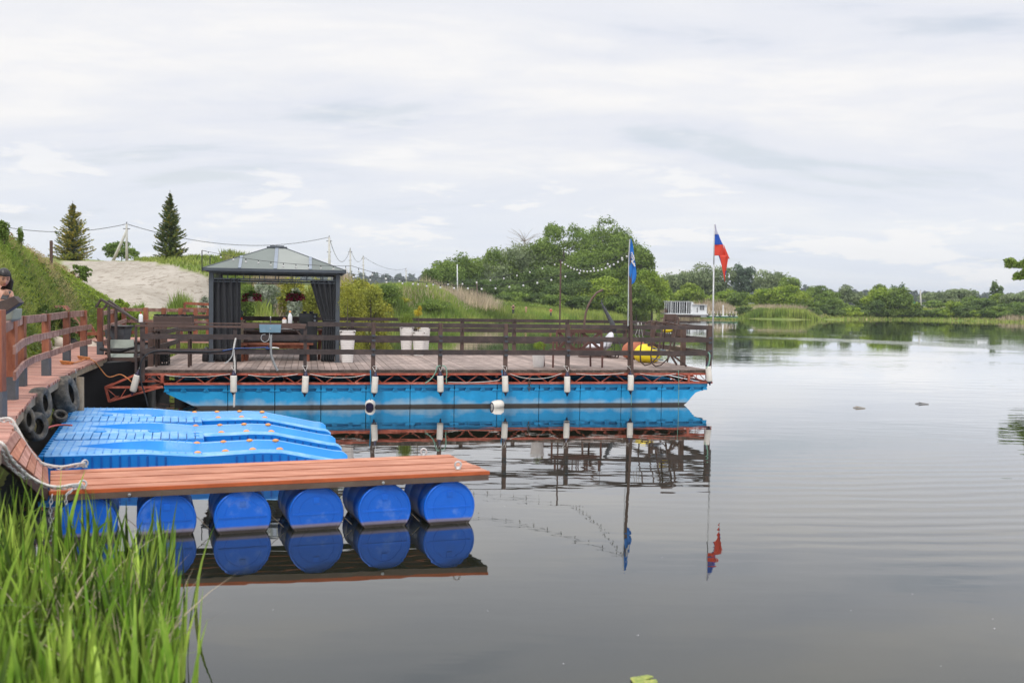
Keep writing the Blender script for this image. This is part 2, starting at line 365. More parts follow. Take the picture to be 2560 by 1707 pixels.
M['reed_front'] = mat('reed_front', (0.12, 0.235, 0.022), 0.5, 0.85, 1.3, 0.3, col2=(0.32, 0.42, 0.075), trans=0.35, spec=0.35)
M['reed_beige'] = leaf('reed_beige', (0.46, 0.38, 0.28), (0.52, 0.43, 0.30), 0.3, 0.3, 0.6)
M['dry_weed'] = leaf('dry_weed', (0.30, 0.16, 0.10), (0.38, 0.28, 0.15))
M['far_wood'] = leaf('far_wood', (0.05, 0.075, 0.05), (0.07, 0.09, 0.06), 0.1)
# water
wm_ = bpy.data.materials.new('water'); wm_.use_nodes = True; t = wm_.node_tree; b = t.nodes['Principled BSDF']
b.inputs['Base Color'].default_value = (0.010, 0.012, 0.007, 1); b.inputs['Roughness'].default_value = 0.015; b.inputs['IOR'].default_value = 1.85
N = t.nodes.new; L = t.links.new
g = N('ShaderNodeNewGeometry')
def nz(scale, detail, st, loc=(0, 0, 0), rough=0.5):
    mp = N('ShaderNodeMapping'); mp.inputs['Scale'].default_value = st; mp.inputs['Location'].default_value = loc; L(g.outputs['Position'], mp.inputs[0])
    n = N('ShaderNodeTexNoise'); n.inputs['Scale'].default_value = scale; n.inputs['Detail'].default_value = detail; n.inputs['Roughness'].default_value = rough; L(mp.outputs[0], n.inputs[0]); return n.outputs[0]
def mth(op, a_, b_, c_=None):
    n = N('ShaderNodeMath'); n.operation = op
    for i, v in enumerate((a_, b_, c_)):
        if v is None: continue
        if isinstance(v, (int, float)): n.inputs[i].default_value = v
        else: L(v, n.inputs[i])
    return n.outputs[0]
def mrg(v, lo, hi, a_, b_):
    n = N('ShaderNodeMapRange'); n.interpolation_type = 'SMOOTHSTEP'
    for i, x in enumerate((lo, hi, a_, b_)): n.inputs[i+1].default_value = x
    L(v, n.inputs[0]); return n.outputs[0]
sy = N('ShaderNodeSeparateXYZ'); L(g.outputs['Position'], sy.inputs[0])
calm = mrg(nz(0.10, 2, (0.5, 1, 1), (4, 2, 0)), 0.38, 0.62, 0.15, 1.0)
near = mrg(sy.outputs[1], 9.0, 17.0, 0.25, 1.0)
farm = mrg(sy.outputs[1], 30.0, 90.0, 0.0, 1.0)
w1 = nz(2.2, 2, (0.55, 1.5, 1)); w2 = nz(0.9, 2, (0.5, 1.3, 1), (7, 1, 0)); w3 = nz(9.0, 3, (0.8, 1.2, 1))
hgt = mth('ADD', mth('MULTIPLY', w1, 0.0055), mth('ADD', mth('MULTIPLY', w2, 0.010), mth('MULTIPLY', w3, mth('MULTIPLY_ADD', farm, 0.0004, 0.00015))))
hgt = mth('MULTIPLY', hgt, mth('MULTIPLY', mth('MULTIPLY', calm, near), mth('MULTIPLY_ADD', farm, -0.55, 1.0)))
# fading wash rings crossing the open water
cdx = mth('ADD', sy.outputs[0], -1.0); cdy = mth('ADD', sy.outputs[1], -46.0)
rr_ = mth('SQRT', mth('ADD', mth('MULTIPLY', cdx, cdx), mth('MULTIPLY', cdy, cdy)), 0.0)
ring = mth('MULTIPLY', mth('SINE', mth('MULTIPLY', mth('ADD', rr_, mth('MULTIPLY', w2, 0.5)), 15.0), 0.0), 0.0012)
rmask = mth('MULTIPLY', mrg(rr_, 29.0, 32.5, 0, 1), mrg(rr_, 38.0, 35.0, 0, 1))
ring = mth('MULTIPLY', ring, mth('MULTIPLY', rmask, mrg(sy.outputs[0], 1.0, 5.0, 0, 1)))
hgt = mth('ADD', hgt, ring)
bp = N('ShaderNodeBump'); bp.inputs['Strength'].default_value = 1.0; bp.inputs['Distance'].default_value = 1.0; L(hgt, bp.inputs['Height']); L(bp.outputs[0], b.inputs['Normal'])
fn = N('ShaderNodeFresnel'); fn.inputs['IOR'].default_value = 1.333; L(bp.outputs[0], fn.inputs['Normal'])
gl = N('ShaderNodeBsdfGlossy'); gl.inputs['Roughness'].default_value = 0.012; gl.inputs['Color'].default_value = (1, 1, 1, 1); L(bp.outputs[0], gl.inputs['Normal'])
df = N('ShaderNodeBsdfDiffuse'); df.inputs['Color'].default_value = (0.012, 0.014, 0.008, 1)
fm = N('ShaderNodeMath'); fm.operation = 'MULTIPLY'; fm.use_clamp = True; L(fn.outputs[0], fm.inputs[0]); fm.inputs[1].default_value = 1.5
mxs = N('ShaderNodeMixShader'); L(fm.outputs[0], mxs.inputs[0]); L(df.outputs[0], mxs.inputs[1]); L(gl.outputs[0], mxs.inputs[2]); L(mxs.outputs[0], t.nodes['Material Output'].inputs[0])
M['water'] = wm_
# ---------------------------------------------------------------- ground
cps = []
def cpt(px, py, D): q = onY(px, py, D); cps.append((px, D, q.z))
# left grass slope, its crest and its foot
for a in [(-300, 545, 22), (-150, 572, 24), (0, 622, 26), (60, 652, 28), (110, 676, 31), (160, 694, 34), (200, 716, 36), (250, 752, 37), (330, 790, 38),
          (-200, 705, 19), (0, 718, 22), (60, 728, 25), (0, 790, 18.5), (100, 770, 26), (150, 795, 29), (200, 800, 32), (100, 838, 24), (230, 838, 33), (300, 838, 35), (-200, 820, 16)]: cpt(*a)
# behind its crest
for a in [(-100, 630, 34), (60, 672, 36), (130, 688, 42)]: cpt(*a)
# sand slope
for a in [(190, 655, 68), (250, 655, 68), (330, 657, 66), (400, 668, 63), (470, 690, 60), (520, 708, 58), (250, 710, 52), (350, 735, 47), (300, 770, 42), (420, 775, 44), (400, 805, 39), (480, 795, 42), (520, 770, 46)]: cpt(*a)
# plateau behind
for a in [(-200, 640, 80), (100, 650, 90), (300, 656, 95), (420, 678, 85), (520, 690, 85), (460, 680, 180), (560, 700, 180), (300, 662, 180), (0, 650, 180), (600, 690, 150), (300, 690, 500), (800, 705, 300)]: cpt(*a)
# middle bank
for a in [(600, 705, 66), (700, 700, 72), (850, 706, 80), (960, 722, 90), (1060, 740, 105), (640, 760, 58), (760, 760, 66), (860, 765, 76), (980, 780, 88), (1080, 780, 104), (1150, 755, 130), (1300, 765, 150),
          (1200, 783, 122), (1350, 786, 138), (1480, 788, 152), (1100, 760, 160), (1300, 762, 185), (1550, 775, 185), (1500, 740, 300), (1150, 727, 300)]: cpt(*a)
shore = [(-300, 9.5), (-100, 11.5), (0, 14), (100, 18.5), (200, 26), (300, 33.5), (420, 38), (520, 47), (620, 57), (720, 66), (820, 76), (920, 89), (1050, 101), (1200, 113), (1350, 128), (1500, 144), (1590, 158), (1640, 185), (1700, 196),
         (1850, 178), (2000, 172), (2150, 188), (2300, 192), (2450, 184), (2560, 178), (2700, 150), (2900, 110), (3300, 80), (3900, 60)]
for px, D in shore:
    cps.append((px, D, -0.02)); cps.append((px, D*0.965, -0.35)); cps.append((px, D*0.85, -0.9)); cps.append((px, D*1.03, 0.35))
for px, z1 in [(1700, 1.2), (1850, 1.3), (2000, 1.6), (2150, 1.5), (2300, 1.8), (2450, 1.6), (2600, 1.6), (3000, 2.0), (3900, 2)]:
    D = np.interp(px, [s[0] for s in shore], [s[1] for s in shore])
    cps.append((px, D*1.09, z1*.6)); cps.append((px, D*1.25, 1.9)); cps.append((px, D*2, 2.3))
for px in (-600, 0, 500, 1000, 1500, 2000, 2600, 3500):
    cps.append((px, 1500, 5.0)); cps.append((px, 3000, 6.0))
for px, D in [(600, 12), (1300, 12), (2200, 12), (3300, 12), (1300, 30), (2200, 30), (3200, 30), (1500, 70), (2200, 80), (2800, 70), (600, 25), (900, 45), (1200, 70), (1700, 120), (2200, 130)]: cps.append((px, D, -1.5))
cps = np.array(cps)
def q2(px, D): return np.stack([np.asarray(px, float)/420.0, np.log(np.asarray(D, float))*2.6], -1)
def kern(d2): return 0.5*d2*np.log(d2+1e-9)
X_ = q2(cps[:, 0], cps[:, 1]); n_ = len(X_)
d2 = ((X_[:, None]-X_[None])**2).sum(-1); K = kern(d2)+np.eye(n_)*0.002
Pm = np.hstack([np.ones((n_, 1)), X_]); A_ = np.block([[K, Pm], [Pm.T, np.zeros((3, 3))]])
sol = np.linalg.solve(A_, np.concatenate([cps[:, 2], np.zeros(3)]))
TW, T0, T1, TX = sol[:n_].copy(), sol[n_], sol[n_+1:].copy(), X_.copy()
def H(px, D):
    px = np.atleast_1d(np.asarray(px, float)); D = np.atleast_1d(np.asarray(D, float)); px, D = np.broadcast_arrays(px, D)
    q = q2(px, D).reshape(-1, 2); out = np.zeros(len(q))
    for i in range(0, len(q), 20000):
        k = kern(((q[i:i+20000, None]-TX[None])**2).sum(-1)); out[i:i+20000] = k@TW+T0+q[i:i+20000]@T1
    return np.clip(out, -2.5, 14).reshape(px.shape)
def G(px, D):
    z = float(H(px, D)[0]); return Vector((xat(px, D), D, z))
def Hxy(x, y): return H(1280+np.asarray(x)*FL/np.asarray(y), y)
pxs = np.concatenate([np.arange(-1800, -300, 60), np.arange(-300, 1700, 14), np.arange(1700, 2700, 22), np.arange(2700, 5200, 90)])
Ds = np.geomspace(9, 3500, 190)
PXg, DDg = np.meshgrid(pxs, Ds, indexing='ij'); Zg = H(PXg, DDg)
lump = (np.sin(PXg*0.071*np.sqrt(DDg)/6)*np.cos(DDg*0.9)+rng.normal(0, .6, PXg.shape))*0.025
Zg = Zg+np.where(Zg > 0.05, lump, 0)
XXg = (PXg-1280)*DDg/FL
def inpoly(px, py, poly):
    px = np.asarray(px, float); py = np.asarray(py, float); r_ = np.zeros(px.shape, bool); j = len(poly)-1
    for i in range(len(poly)):
        xi, yi = poly[i]; xj, yj = poly[j]
        c = ((yi > py) != (yj > py)) & (px < (xj-xi)*(py-yi)/(yj-yi+1e-12)+xi); r_ ^= c; j = i
    return r_
# the bare sand slope, in bearing and distance
SAND = [(150, 70), (170, 58), (200, 47), (245, 40), (300, 37.5), (400, 41.5), (560, 46), (560, 52), (545, 62), (470, 62.5), (400, 65.5), (330, 69), (220, 72)]
def sandm(px, D): return inpoly(px, D, SAND)
ng, mg_ = PXg.shape
idx = np.arange(ng*mg_).reshape(ng, mg_)
Fq = np.stack([idx[:-1, :-1].ravel(), idx[1:, :-1].ravel(), idx[1:, 1:].ravel(), idx[:-1, 1:].ravel()], -1)
gm = bpy.data.materials.new('ground'); gm.use_nodes = True; t = gm.node_tree; b = t.nodes['Principled BSDF']; N = t.nodes.new; L = t.links.new
at = N('ShaderNodeAttribute'); at.attribute_name = 'v'
tcg = N('ShaderNodeTexCoord')
def gn(s, d, st=(1, 1, 1)):
    mp = N('ShaderNodeMapping'); mp.inputs['Scale'].default_value = st; L(tcg.outputs['Object'], mp.inputs[0])
    n = N('ShaderNodeTexNoise'); n.inputs['Scale'].default_value = s; n.inputs['Detail'].default_value = d; n.inputs['Roughness'].default_value = 0.65; L(mp.outputs[0], n.inputs[0]); return n.outputs[0]
def gmix(f, a_, b_):
    n = N('ShaderNodeMix'); n.data_type = 'RGBA'; L(f, n.inputs[0])
    for s_, v in ((6, a_), (7, b_)):
        if isinstance(v, tuple): n.inputs[s_].default_value = (*v, 1)
        else: L(v, n.inputs[s_])
    return n.outputs[2]
def gr(v, lo, hi):
    n = N('ShaderNodeMapRange'); n.inputs[1].default_value = lo; n.inputs[2].default_value = hi; L(v, n.inputs[0]); return n.outputs[0]
grs = gmix(gr(gn(0.25, 8), 0.4, 0.6), (0.12, 0.18, 0.04), (0.23, 0.25, 0.08))
grs = gmix(gr(gn(0.13, 8), 0.60, 0.66), grs, (0.36, 0.27, 0.17))
snd = gmix(gr(gn(0.55, 12, (1, .35, 1)), 0.35, 0.65), (0.335, 0.30, 0.25), (0.45, 0.41, 0.355))
snd = gmix(gr(gn(4.2, 8, (1, .22, .8)), 0.52, 0.62), snd, (0.235, 0.20, 0.16))
bpn = N('ShaderNodeBump'); bpn.inputs['Strength'].default_value = 0.6; bpn.inputs['Distance'].default_value = 0.18; L(gn(1.6, 9), bpn.inputs['Height']); L(bpn.outputs[0], b.inputs['Normal'])
L(gmix(at.outputs['Fac'], grs, snd), b.inputs['Base Color']); b.inputs['Roughness'].default_value = 0.95; b.inputs['Specular IOR Level'].default_value = 0.15
go = np_mesh('ground', np.stack([XXg, DDg, Zg], -1).reshape(-1, 3), Fq, sandm(PXg, DDg).astype(float).ravel(), gm)
tag(go, kind='structure'); go.data.polygons.foreach_set('use_smooth', [True]*len(go.data.polygons))
# bank the photographer stands on
def hb(x, y):
    e = 5.0-0.4*max(0, x+2.4) if x > -2.4 else 5.0+(-2.4-x)*1.1
    return max(-0.8, min(0.75, 0.42*(e-y)/1.2))
mb = MB(); xs = np.linspace(-14, 14, 57); ys = np.linspace(-14, 12, 53)
mb.grid([[(x, y, hb(x, y)+random.uniform(-.02, .02)) for y in ys] for x in xs], 0.0)
nb = mb.build('near_bank', gm); tag(nb, kind='structure')
mb = MB(); mb.add([(-900, -60, 0), (1500, -60, 0), (1500, 1200, 0), (-900, 1200, 0)], [(0, 1, 2, 3)], 0)
wt = mb.build('water', M['water'], origin=(0, 0, 0)); tag(wt, kind='structure')
# ---------------------------------------------------------------- blades (grass, reeds), vectorised
def blades(name, B, h, wd, lean, mt, var=1.0, par=None, curve=1.0, seg=2, av=None):
    """B (n,3) roots; h, wd (n) height and width; lean: sideways travel of the tip as a share of the height"""
    n = len(B); an = rng.uniform(0, 2*np.pi, n); la = rng.uniform(0, 2*np.pi, n)
    sx = np.stack([np.cos(an), np.sin(an), np.zeros(n)], -1); ld = np.stack([np.cos(la), np.sin(la), np.zeros(n)], -1)
    ln = rng.uniform(0.1, 1.0, n)*lean; V = []
    ts = np.linspace(0, 1, seg+1)
    for i, t_ in enumerate(ts):
        c = B+ld*(ln*h*t_**(1+curve))[:, None]+np.array([0, 0, 1])*(h*t_*(1-0.25*ln*t_))[:, None]
        ww = (wd*(1-t_**2.2)*0.5)[:, None] if i < seg else 0
        if i < seg: V += [c-sx*ww, c+sx*ww]
        else: V += [c]
    k = 2*seg+1; Vv = np.stack(V, 1).reshape(-1, 3); o = np.arange(n)*k
    Q = [np.stack([o+2*i, o+2*i+1, o+2*i+3, o+2*i+2], -1) for i in range(seg-1)]
    T = np.stack([o+2*seg-2, o+2*seg-1, o+2*seg], -1)
    a = (rng.uniform(0, 1, n) if av is None else av)
    return np_mesh(name, Vv, np.concatenate(Q) if Q else None, np.repeat(a, k), mt, par, T)
def scatter(n, polys, zmin=0.0, zmax=99, notsand=True):
    """random ground points inside (bearing, distance) polygons, even on the ground"""
    out = []
    for poly in polys:
        a_ = np.array(poly, float); lo = a_.min(0); hi = a_.max(0)
        px = rng.uniform(lo[0], hi[0], n*6); D = np.sqrt(rng.uniform(lo[1]**2, hi[1]**2, n*6))
        k = inpoly(px, D, poly)
        if notsand: k &= ~sandm(px, D)
        px, D = px[k][:n], D[k][:n]; z = H(px, D); k = (z > zmin) & (z < zmax)
        out.append(np.stack([(px[k]-1280)*D[k]/FL, D[k], z[k]-0.03], -1))
    return np.concatenate(out)
def patchy(B, s, seed=0):
    f = np.sin(B[:, 0]*s+seed)+np.sin(B[:, 1]*s*1.3+seed*2.1)+np.sin((B[:, 0]+B[:, 1])*s*0.61+seed*.7); return f
sh = {s[0]: s[1] for s in shore}
def shD(px): return np.interp(px, [s[0] for s in shore], [s[1] for s in shore])
def grasspoly(a, b_, f0, f1, st=60):
    xs = list(range(a, b_+1, st)); return [(x, shD(x)*f0) for x in xs]+[(x, shD(x)*f1) for x in reversed(xs)]
# left slope
S1 = [(-250, 14), (0, 17), (100, 22), (200, 31), (350, 36), (360, 40), (250, 40), (170, 42), (100, 34), (0, 29), (-250, 27)]
B = scatter(60000, [S1]); f = patchy(B, 0.9); hh = rng.uniform(.07, .30, len(B))*(1+.45*np.tanh(f))
gobj = blades('grass', B, hh, rng.uniform(.012, .03, len(B)), .7, M['grass'], av=np.clip(.5+.25*f/2+rng.normal(0, .2, len(B)), 0, 1)); tag(gobj, 'long green grass growing over the steep left slope', 'grass', kind='stuff')
k = (patchy(B, 1.1, 3) > .35); Bd = B[k][:17000]
o = blades('grass', Bd, rng.uniform(.12, .42, len(Bd)), rng.uniform(.010, .022, len(Bd)), .9, M['grass_dry']); tag(o, 'dry straw-coloured grass tufts standing in the green left slope', 'grass', kind='stuff')
def weeds(name, label, polys, n, smin, smax, mt, hmax, cl=.35):
    cB = scatter(max(40, n//60), polys); m_ = rng.integers(0, len(cB), n); B = cB[m_]+np.stack([rng.normal(0, cl, n), rng.normal(0, cl, n), np.zeros(n)], -1)
    B[:, 2] = Hxy(B[:, 0], B[:, 1])+rng.uniform(0, 1, n)**1.5*hmax; nn = rng.normal(0, 1, (n, 3))+np.array([0, 0, .9]); nn /= np.linalg.norm(nn, axis=1)[:, None]
    u = np.cross(nn, rng.normal(0, 1, (n, 3))); u /= np.linalg.norm(u, axis=1)[:, None]; w_ = np.cross(nn, u); s_ = rng.uniform(smin, smax, n)[:, None]
    V = np.stack([B-u*s_, B-w_*s_*.5, B+u*s_, B+w_*s_*.5], 1).reshape(-1, 3); tn = rng.uniform(0, 1, len(cB))[m_]
    o = np_mesh(name, V, np.arange(len(V)).reshape(-1, 4), np.repeat(np.clip(tn*.6+rng.uniform(0, .4, n), 0, 1), 4), M[mt]); tag(o, label, 'weeds', kind='stuff')
weeds('weeds', 'broad-leaved weeds scattered in clumps over the left slope', [S1], 26000, .02, .06, 'leaf_bright', .22)
weeds('weeds', 'darker leafy weeds along the foot of the left slope by the boardwalk', [[(-100, 17), (100, 21.5), (230, 30), (300, 34), (300, 36), (180, 33), (60, 25), (-100, 20)]], 14000, .03, .07, 'leaf_dark', .28)
weeds('weeds', 'reddish dry weeds in patches near the brow of the left slope', [[(-250, 24), (0, 26), (110, 31), (200, 36), (170, 38), (60, 30), (-250, 27)]], 6000, .015, .04, 'dry_weed', .35, .2)
# plateau edge behind the sand
S2 = [(335, 69), (400, 65), (470, 62), (560, 60), (620, 75), (600, 95), (335, 95)]
B = scatter(11000, [S2]); o = blades('grass', B, rng.uniform(.08, .38, len(B)), rng.uniform(.04, .10, len(B)), .6, M['grass']); tag(o, 'grass along the top edge of the bare sand slope', 'grass', kind='stuff')
# slope behind the gazebo and middle bank
S3 = [(545, 55), (620, 60), (760, 70), (900, 84), (1000, 98), (1100, 110), (1100, 150), (900, 120), (600, 85), (540, 66)]
B = scatter(42000, [S3], .3); f = patchy(B, 0.35, 1); hh = rng.uniform(.3, .9, len(B))
o = blades('grass', B, hh, rng.uniform(.05, .13, len(B)), .5, M['grass'], av=np.clip(.5+.2*f+rng.normal(0, .15, len(B)), 0, 1)); tag(o, 'tall green grass on the low rise behind the gazebo', 'grass', kind='stuff')
k = f > .4; Bd = B[k][:16000]
o = blades('grass', Bd, rng.uniform(.5, 1.1, len(Bd)), rng.uniform(.05, .12, len(Bd)), .5, M['grass_dry']); tag(o, 'yellowing dry grass patches on the rise behind the gazebo', 'grass', kind='stuff')
# marsh along the middle shore
S4 = grasspoly(550, 1640, .88, 1.45)
B = scatter(110000, [S4], -.15, 7.0, False); f = patchy(B, .28, 5)
hh = rng.uniform(.5, 1.15, len(B))*(1+.15*np.tanh(f)); o = blades('grass', B, hh, rng.uniform(.05, .15, len(B)), .4, M['grass'], av=np.clip(.5+.16*f+rng.normal(0, .15, len(B)), 0, 1)); tag(o, 'bright green marsh grass in a belt along the middle shore', 'marsh grass', kind='stuff')
# beige reeds
def reeds(poly, n, h0, h1, w0, w1, label, ns=False, mt='reed_beige', lean=.3):
    B = scatter(n, [poly], -.1, 9, ns); bx_ = B[:, 0]/B[:, 1]; lo_, hi_ = bx_.min(), bx_.max(); tp_ = np.clip(np.minimum(bx_-lo_, hi_-bx_)/((hi_-lo_)*.22), .15, 1)**.7*(1+.16*patchy(B, .35, len(label))/2)
    k_ = rng.uniform(0, 1, len(B)) < tp_; B, tp_ = B[k_], tp_[k_]; o = blades('reeds', B, rng.uniform(h0, h1, len(B))*tp_, rng.uniform(w0, w1, len(B)), lean, M[mt]); tag(o, label, 'reeds', kind='stuff')
reeds([(395, 35.5), (470, 38.5), (560, 44), (560, 49), (470, 43.5), (395, 40.5)], 5200, .6, 1.15, .02, .05, 'green reeds in the shallows left of the gazebo curtain', mt='grass')
reeds([(610, 58), (800, 72), (950, 86), (920, 92), (780, 80), (600, 66)], 9000, .9, 1.9, .03, .07, 'beige reeds seen through the open gazebo')
reeds([(1040, 112), (1200, 122), (1290, 132), (1280, 142), (1200, 136), (1060, 124), (1000, 112)], 2300, .9, 2.3, .05, .10, 'dead pale reed stalks leaning below the willow thicket')
reeds([(940, 98), (1130, 108), (1220, 118), (1200, 124), (1040, 116), (930, 106)], 2400, .5, 1.3, .05, .1, 'pale dead reeds on the foot of the grassy rise')
reeds([(1650, 190), (1760, 197), (1850, 186), (1850, 200), (1760, 212), (1650, 204)], 4200, 1.5, 2.9, .09, .2, 'beige reed bed behind the moored houseboat')
reeds([(1850, 184), (2060, 178), (2060, 184), (1850, 194)], 3200, .9, 1.9, .09, .2, 'beige reed bed on the far shore right of the green jetty')
reeds([(2480, 184), (2640, 176), (2640, 186), (2480, 196)], 1500, .8, 1.5, .09, .2, 'beige reeds at the far right shoreline')
reeds([(1840, 177), (2060, 173), (2060, 181), (1840, 186)], 6000, .8, 1.9, .09, .18, 'green reeds at the water below the beige far reed bed', mt='grass')
S5 = grasspoly(1640, 3000, 1.0, 1.35, 80)
B = scatter(60000, [S5], -.1, 9); f = patchy(B, .12, 2); o = blades('grass', B, rng.uniform(.15, .6, len(B)), rng.uniform(.12, .3, len(B)), .5, M['grass'], av=np.clip(.5+.16*f+rng.normal(0, .15, len(B)), 0, 1)); tag(o, 'green grass along the far shore across the lake', 'grass', kind='stuff')
k = f > .3; Bd = B[k][:14000]; o = blades('grass', Bd, rng.uniform(.2, .7, len(Bd)), rng.uniform(.12, .25, len(Bd)), .5, M['grass_dry']); tag(o, 'dry grass patches along the far shore across the lake', 'grass', kind='stuff')
# foreground reeds
def fg_reeds():
    n = 3000; x = rng.uniform(-4.6, -1.55, n); y = rng.uniform(4.3, 8.1, n)
    k = (x < -.338*y+.07-0.06*np.maximum(0, y-6.9)-np.abs(rng.normal(0, .10, n))+.20*(rng.uniform(0, 1, n) < .035)) ; x, y = x[k], y[k]
    k = rng.uniform(0, 1, len(x)) < np.clip(1.2-0.22*(y-5.2), .35, 1); x, y = x[k], y[k]
    n = len(x); z = np.array([max(-.12, hb(a_, c)) for a_, c in zip(x, y)])
    h = rng.uniform(.55, 1.12, n)*np.clip(.98-0.18*(x+3.0), .9, 1.35)
    # blades near the water's edge are shorter, the tallest stand at the far left
    h *= np.where(x < -3.4, 1.06, 1.0); h = np.where(y > 6.6, h*0.92, h); h = np.minimum(h, (1.0+.45*np.clip((-2.9-x)/1.0, 0, 1)-z)*rng.uniform(.9, 1.08, n))
    an = rng.uniform(0, 2*np.pi, n); seg = 7; Vs = []; As = []
    la = rng.uniform(0, 2*np.pi, n); ld = np.stack([np.cos(la), np.sin(la), 0*la], -1)
    ln = rng.uniform(.02, .24, n); bend = (rng.uniform(0, 1, n) < .13) & (x < -.40*y); ln = np.where(bend, rng.uniform(.45, .85, n), ln)
    wd = rng.uniform(.022, .050, n); sx = np.stack([np.cos(an), np.sin(an), 0*an], -1)
    base = np.stack([x, y, z], -1); av = rng.uniform(0, 1, n); rows = []
    for i, t_ in enumerate(np.linspace(0, 1, seg+1)):
        dz = h*(t_-np.where(bend, .55*ln*t_**3.2, .12*ln*t_**2)); dx = h*ln*t_**(2.4)
        c = base+ld*dx[:, None]; c[:, 2] += dz
        ww = wd*(np.minimum(1, .55+t_*1.6)*(1-t_**2.6)+.03)*.5
        tw = sx+0.5*t_*np.stack([-np.sin(an), np.cos(an), 0*an], -1)
        rows.append((c-tw*ww[:, None], c+ld*(wd*.16)[:, None]*(1-t_)+np.cross(tw, [0, 0, 1])*(ww*.35)[:, None], c+tw*ww[:, None]))
    V = np.stack([v for r_ in rows for v in r_], 1).reshape(-1, 3); k = 3*(seg+1); o = np.arange(n)*k; Q = []
    for i in range(seg):
        for j in (0, 1): Q.append(np.stack([o+3*i+j, o+3*i+j+1, o+3*i+j+4, o+3*i+j+3], -1))
    q = np_mesh('reeds', V, np.concatenate(Q), np.repeat(av, k), M['reed_front']); q.data.polygons.foreach_set('use_smooth', [True]*len(q.data.polygons))
    tag(q, 'bright green reed blades growing from the near bank at lower left', 'reeds', kind='stuff')
fg_reeds()
B = np.stack([rng.uniform(-3.6, -2.0, 260), rng.uniform(5.2, 7.2, 260), np.zeros(260)], -1); B = B[B[:, 0] < -.35*B[:, 1]+.05]
o = blades('reeds', B, rng.uniform(.35, .9, len(B)), rng.uniform(.01, .022, len(B)), 1.0, M['reed_beige'], seg=5); tag(o, 'dead straw-coloured reed leaves among the bright green blades at lower left', 'reeds', kind='stuff')
mb = MB()
for i in range(11):
    y_ = random.uniform(6.2, 7.6); p = Vector((-.357*y_+random.uniform(-.05, .12), y_, 0.01)); pts = [p]
    for k_ in range(4): p = p+Vector((random.uniform(-.06, .09), random.uniform(-.12, .07), random.uniform(-.01, .05))); p.z = max(.005, p.z); pts.append(p)
    mb.tube(pts, [.006, .005, .004, .003, .002], 4)
o = mb.build('dead_twigs', mat('twig', (0.05, 0.035, 0.025), 0.9)); tag(o, 'dark dead twigs lying on the water beside the near reeds', 'twigs', kind='stuff')
# ---------------------------------------------------------------- trees
def crown(rt, name, c, rx, ry, rz, n, ls, mt, nb=22, seed=0, flat=0.0, spread=.62, droop=0.0, br=(.26, .42)):
    g_ = np.random.default_rng(seed); Bc = []
    while len(Bc) < nb:
        d = g_.normal(0, 1, 3); d /= np.linalg.norm(d)
        if d[2] < -.92: continue
        r_ = g_.uniform(.35, 1.0)**.6*spread; Bc.append((d*r_, g_.uniform(*br)))
    cnt = np.array([b_[1]**2 for b_ in Bc]); cnt = (cnt/cnt.sum()*n).astype(int); V = []; A = []
    for (bc, brr), m_ in zip(Bc, cnt):
        d = g_.normal(0, 1, (m_, 3)); d /= np.linalg.norm(d, axis=1)[:, None]
        d[:, 2] = np.where(d[:, 2] < -.5, -d[:, 2]*.6, d[:, 2])
        r_ = brr*g_.uniform(.55, 1.08, m_)**.6; sp_ = g_.uniform(0, 1, m_) < .06; r_ = np.where(sp_, r_*g_.uniform(1.1, 1.35, m_), r_)
        p = (bc+d*r_[:, None])*np.array([rx, ry, rz])
        if droop: p[:, 2] -= droop*g_.uniform(0, 1, m_)**2*rz*.5
        nn = d+g_.normal(0, .75, (m_, 3)); nn /= np.linalg.norm(nn, axis=1)[:, None]
        u = np.cross(nn, g_.normal(0, 1, (m_, 3))); u /= np.linalg.norm(u, axis=1)[:, None]; w_ = np.cross(nn, u)
        s_ = ls*g_.uniform(.55, 1.25, m_)[:, None]
        p = p+np.array(c)
        V.append(np.stack([p-u*s_*.55, p-w_*s_*.3+nn*s_*.08, p+u*s_*.6, p+w_*s_*.34], 1).reshape(-1, 3))
        A.append(np.repeat(np.clip(g_.uniform(.25, .75)+g_.normal(0, .16, m_), 0, 1), 4))
    V = np.concatenate(V); A = np.concatenate(A); q = np.arange(len(V)).reshape(-1, 4)
    np_mesh(name, V, q, A, mt, rt); return [np.array(c)+b_[0]*np.array([rx, ry, rz]) for b_ in Bc]
def trunk(rt, base, top, r0, tips, mt=None):
    mb = MB(); base = Vector(base); top = Vector(top); mid = base.lerp(top, .5)+Vector((r0*.6, 0, 0))
    mb.tube([base-ZV*.3, base.lerp(mid, .5), mid, top], [r0*1.25, r0*.95, r0*.8, r0*.3], 8)
    for tp in tips:
        tp = Vector(tuple(float(q) for q in tp)); s_ = base.lerp(top, random.uniform(.35, .85)); md = s_.lerp(tp, .5)+Vector((0, 0, .1*(tp-s_).length))
        mb.tube([s_, md, tp], [r0*.42, r0*.26, r0*.08], 5)
    mb.build('trunk', mt or M['bark'], rt, True)
LEAFN = 1.0
